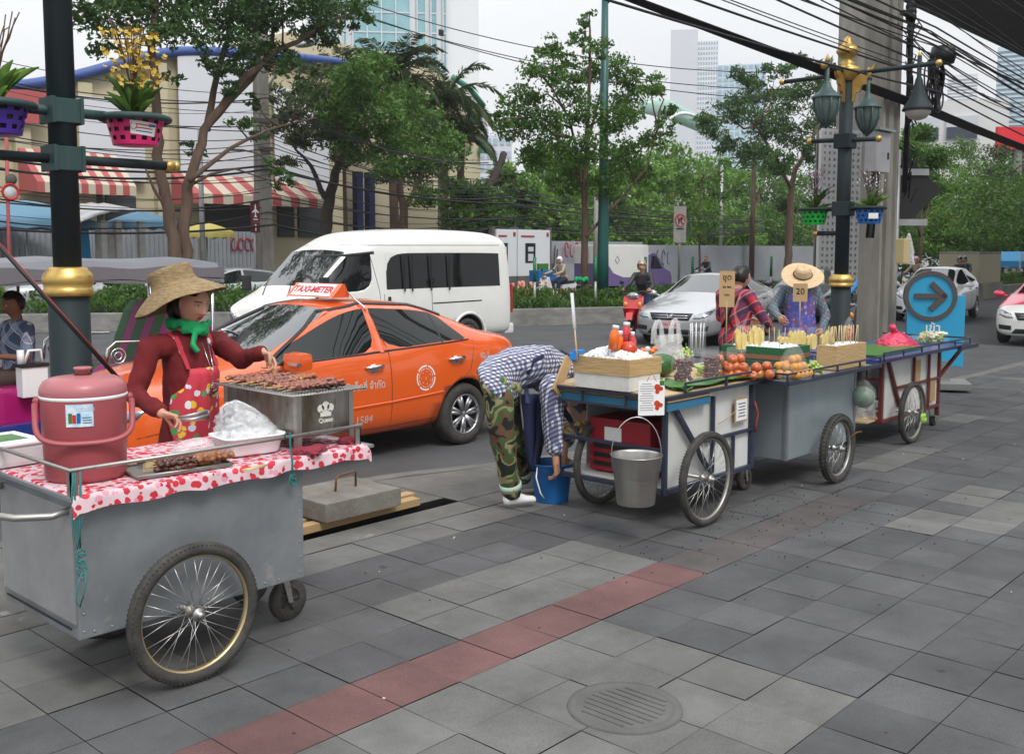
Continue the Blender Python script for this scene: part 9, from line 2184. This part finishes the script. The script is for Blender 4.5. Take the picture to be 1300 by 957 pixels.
b=MB(); z=(zt+zm)/2; b.prism([(0,.22),(.022,.16),(.022,.06),(.12,-.03),(.12,-.06),(.02,-.02),(.018,-.13),(.05,-.17),(.05,-.19),(0,-.175),(-.05,-.19),(-.05,-.17),(-.018,-.13),(-.02,-.02),(-.12,-.06),(-.12,-.03),(-.022,.06),(-.022,.16)],-.025,-.018,'y',Mx=Matrix.Translation((0,0,z+.02))); z=(zm+zb_)/2; b.prism([(0,.11),(.06,.02),(.02,.02),(.02,-.10),(-.02,-.10),(-.02,.02),(-.06,.02)],-.025,-.018,'y',Mx=Matrix.Translation((0,0,z))); b.box((0,-.02,zm+.08),(.16,.006,.03)); b.build('symbol','white',t); b=MB(); b.tube([(0,.06,0),(0,.06,zt)],.035,6); b.build('post','galv_pale',t)
x=T(15,300,26.5).x; t=thing('road_sign','round red-ringed sign on a red pole at the far left','road sign',(x,26.5,0)); zc=T(15,244,26.5).z; b=MB(); b.tube([(-.1,.05,0),(0,.05,zc+1.6)],.045,7); b.build('post','awning_red',t); b=MB(); b.lathe([(0,.02),(.20,.02),(.20,-.01)],(0,0,zc),24,(0,-1,0)); b.build('disc','tower_white',t); b=MB(); b.tube([(.19*math.cos(a),-.03,zc+.19*math.sin(a)) for a in [2*PI*k/26 for k in range(26)]],.03,5,closed=True); b.build('ring','red',t); b=MB(); b.lathe([(0,.02),(.14,.02),(.14,-.01)],(0.04,0,T(17,228,26.5).z),20,(0,-1,0)); b.build('small_disc','concrete_dark',t)
for k,(px,t_,yt,w_,m,lab) in enumerate(((257,27.6,165,.075,'galv_pale','grey steel pole behind the twin trunks'),(955,30,185,.16,'bark','square brown concrete pole in front of the green trees'),(915,32,205,.10,'galv_pale','grey steel pole left of the square brown pole'),(560,33,170,.14,'concrete','concrete pole right of the mid-green tree'),(757,26,250,.12,'concrete_pale','pale pole behind the slender tree'))):
    c=T(px,300,t_); zt=T(px,yt,t_).z; b=MB(); b.tube([(c.x,t_,0),(c.x,t_,zt)],[w_*1.15,w_*.9],4 if k==1 else 9); b.solo('pole',m,lab,'pole')
g__=random.Random(77)
for k in range(25):
    y=118+ k*6.9 + g__.uniform(-2,2); t_=26.9+g__.uniform(-.3,.2); th=g__.choice((.008,.010,.013,.015,.02)); 
    if k in(13,14,24,25): th=.032
    xa=T(-140,y,t_).x; xm=up.x; xb=T(640+g__.uniform(-20,40),y,t_).x; xe=T(1040,y,t_).x
    z0=T(335,y,t_).z; 
    if z0>7.3: z0=7.3-.03*k
    dz=.3*g__.uniform(-1,1); P=sag((xa,t_,z0+dz),(xm,t_,z0),.25+g__.uniform(0,.35),18)+sag((xm,t_,z0),(xb,t_,z0-.35*(z0-2.6)+g__.uniform(-.1,.1)),.25+g__.uniform(0,.4),18)[1:]
    if k>8: P+=sag(P[-1],(xe,t_+3.5,2.9+.06*(25-k)),.3,16)[1:]
    b=MB(); b.tube(P,th,4); b.solo('cable','cable','dark cable strung between the poles across the road','cable','cables across the road')
for k,(y0,y1,x0_,x1_) in enumerate(((8,70,460,1000),(16,92,430,1000),(26,105,470,1020))):
    b=MB(); b.tube(sag(D(x0_-60,y0-25,40),D(x1_,y1+22,46),.9,20),.02,4); b.solo('cable','cable','thin cable crossing the open sky in the middle','cable','cables across the sky')
b=MB(); c=D(560,42,42); b.box(c,(.25,.05,.25)); b.solo('cable_spacer','cable','small spacer on the sky cables','spacer')
for lab,spots in (('tall twin-stemmed tree behind',((-7,25,.2),(3,29,0),(10,-7,0),(26,-8,0))),('leafy mid-green tree with a forked',((18,-9,0),(34,-8,0),(2,-9,0)))):
    r_=[o for o in COL.objects if o.parent is None and str(o.get('label','')).startswith(lab)][0]
    for k,p in enumerate(spots): dup(r_,p,1.3*k+.8,'street tree standing outside the view, '+('across the road' if p[1]>0 else 'on the near pavement'),group='trees outside the view')
HAZE=.0004
if HAZE:
    m=bpy.data.materials.new('air'); m.use_nodes=True; N=m.node_tree; N.nodes.remove(N.nodes['Principled BSDF']); v=N.nodes.new('ShaderNodeVolumePrincipled'); v.inputs['Color'].default_value=(.97,.985,1,1); v.inputs['Density'].default_value=HAZE; N.links.new(v.outputs[0],N.nodes['Material Output'].inputs['Volume']); MATS['air']=m
    b=MB(); b.box((220,220,69),(760,760,142)); o=b.build('haze','air'); o['kind']='stuff'
bpy.context.view_layer.update()
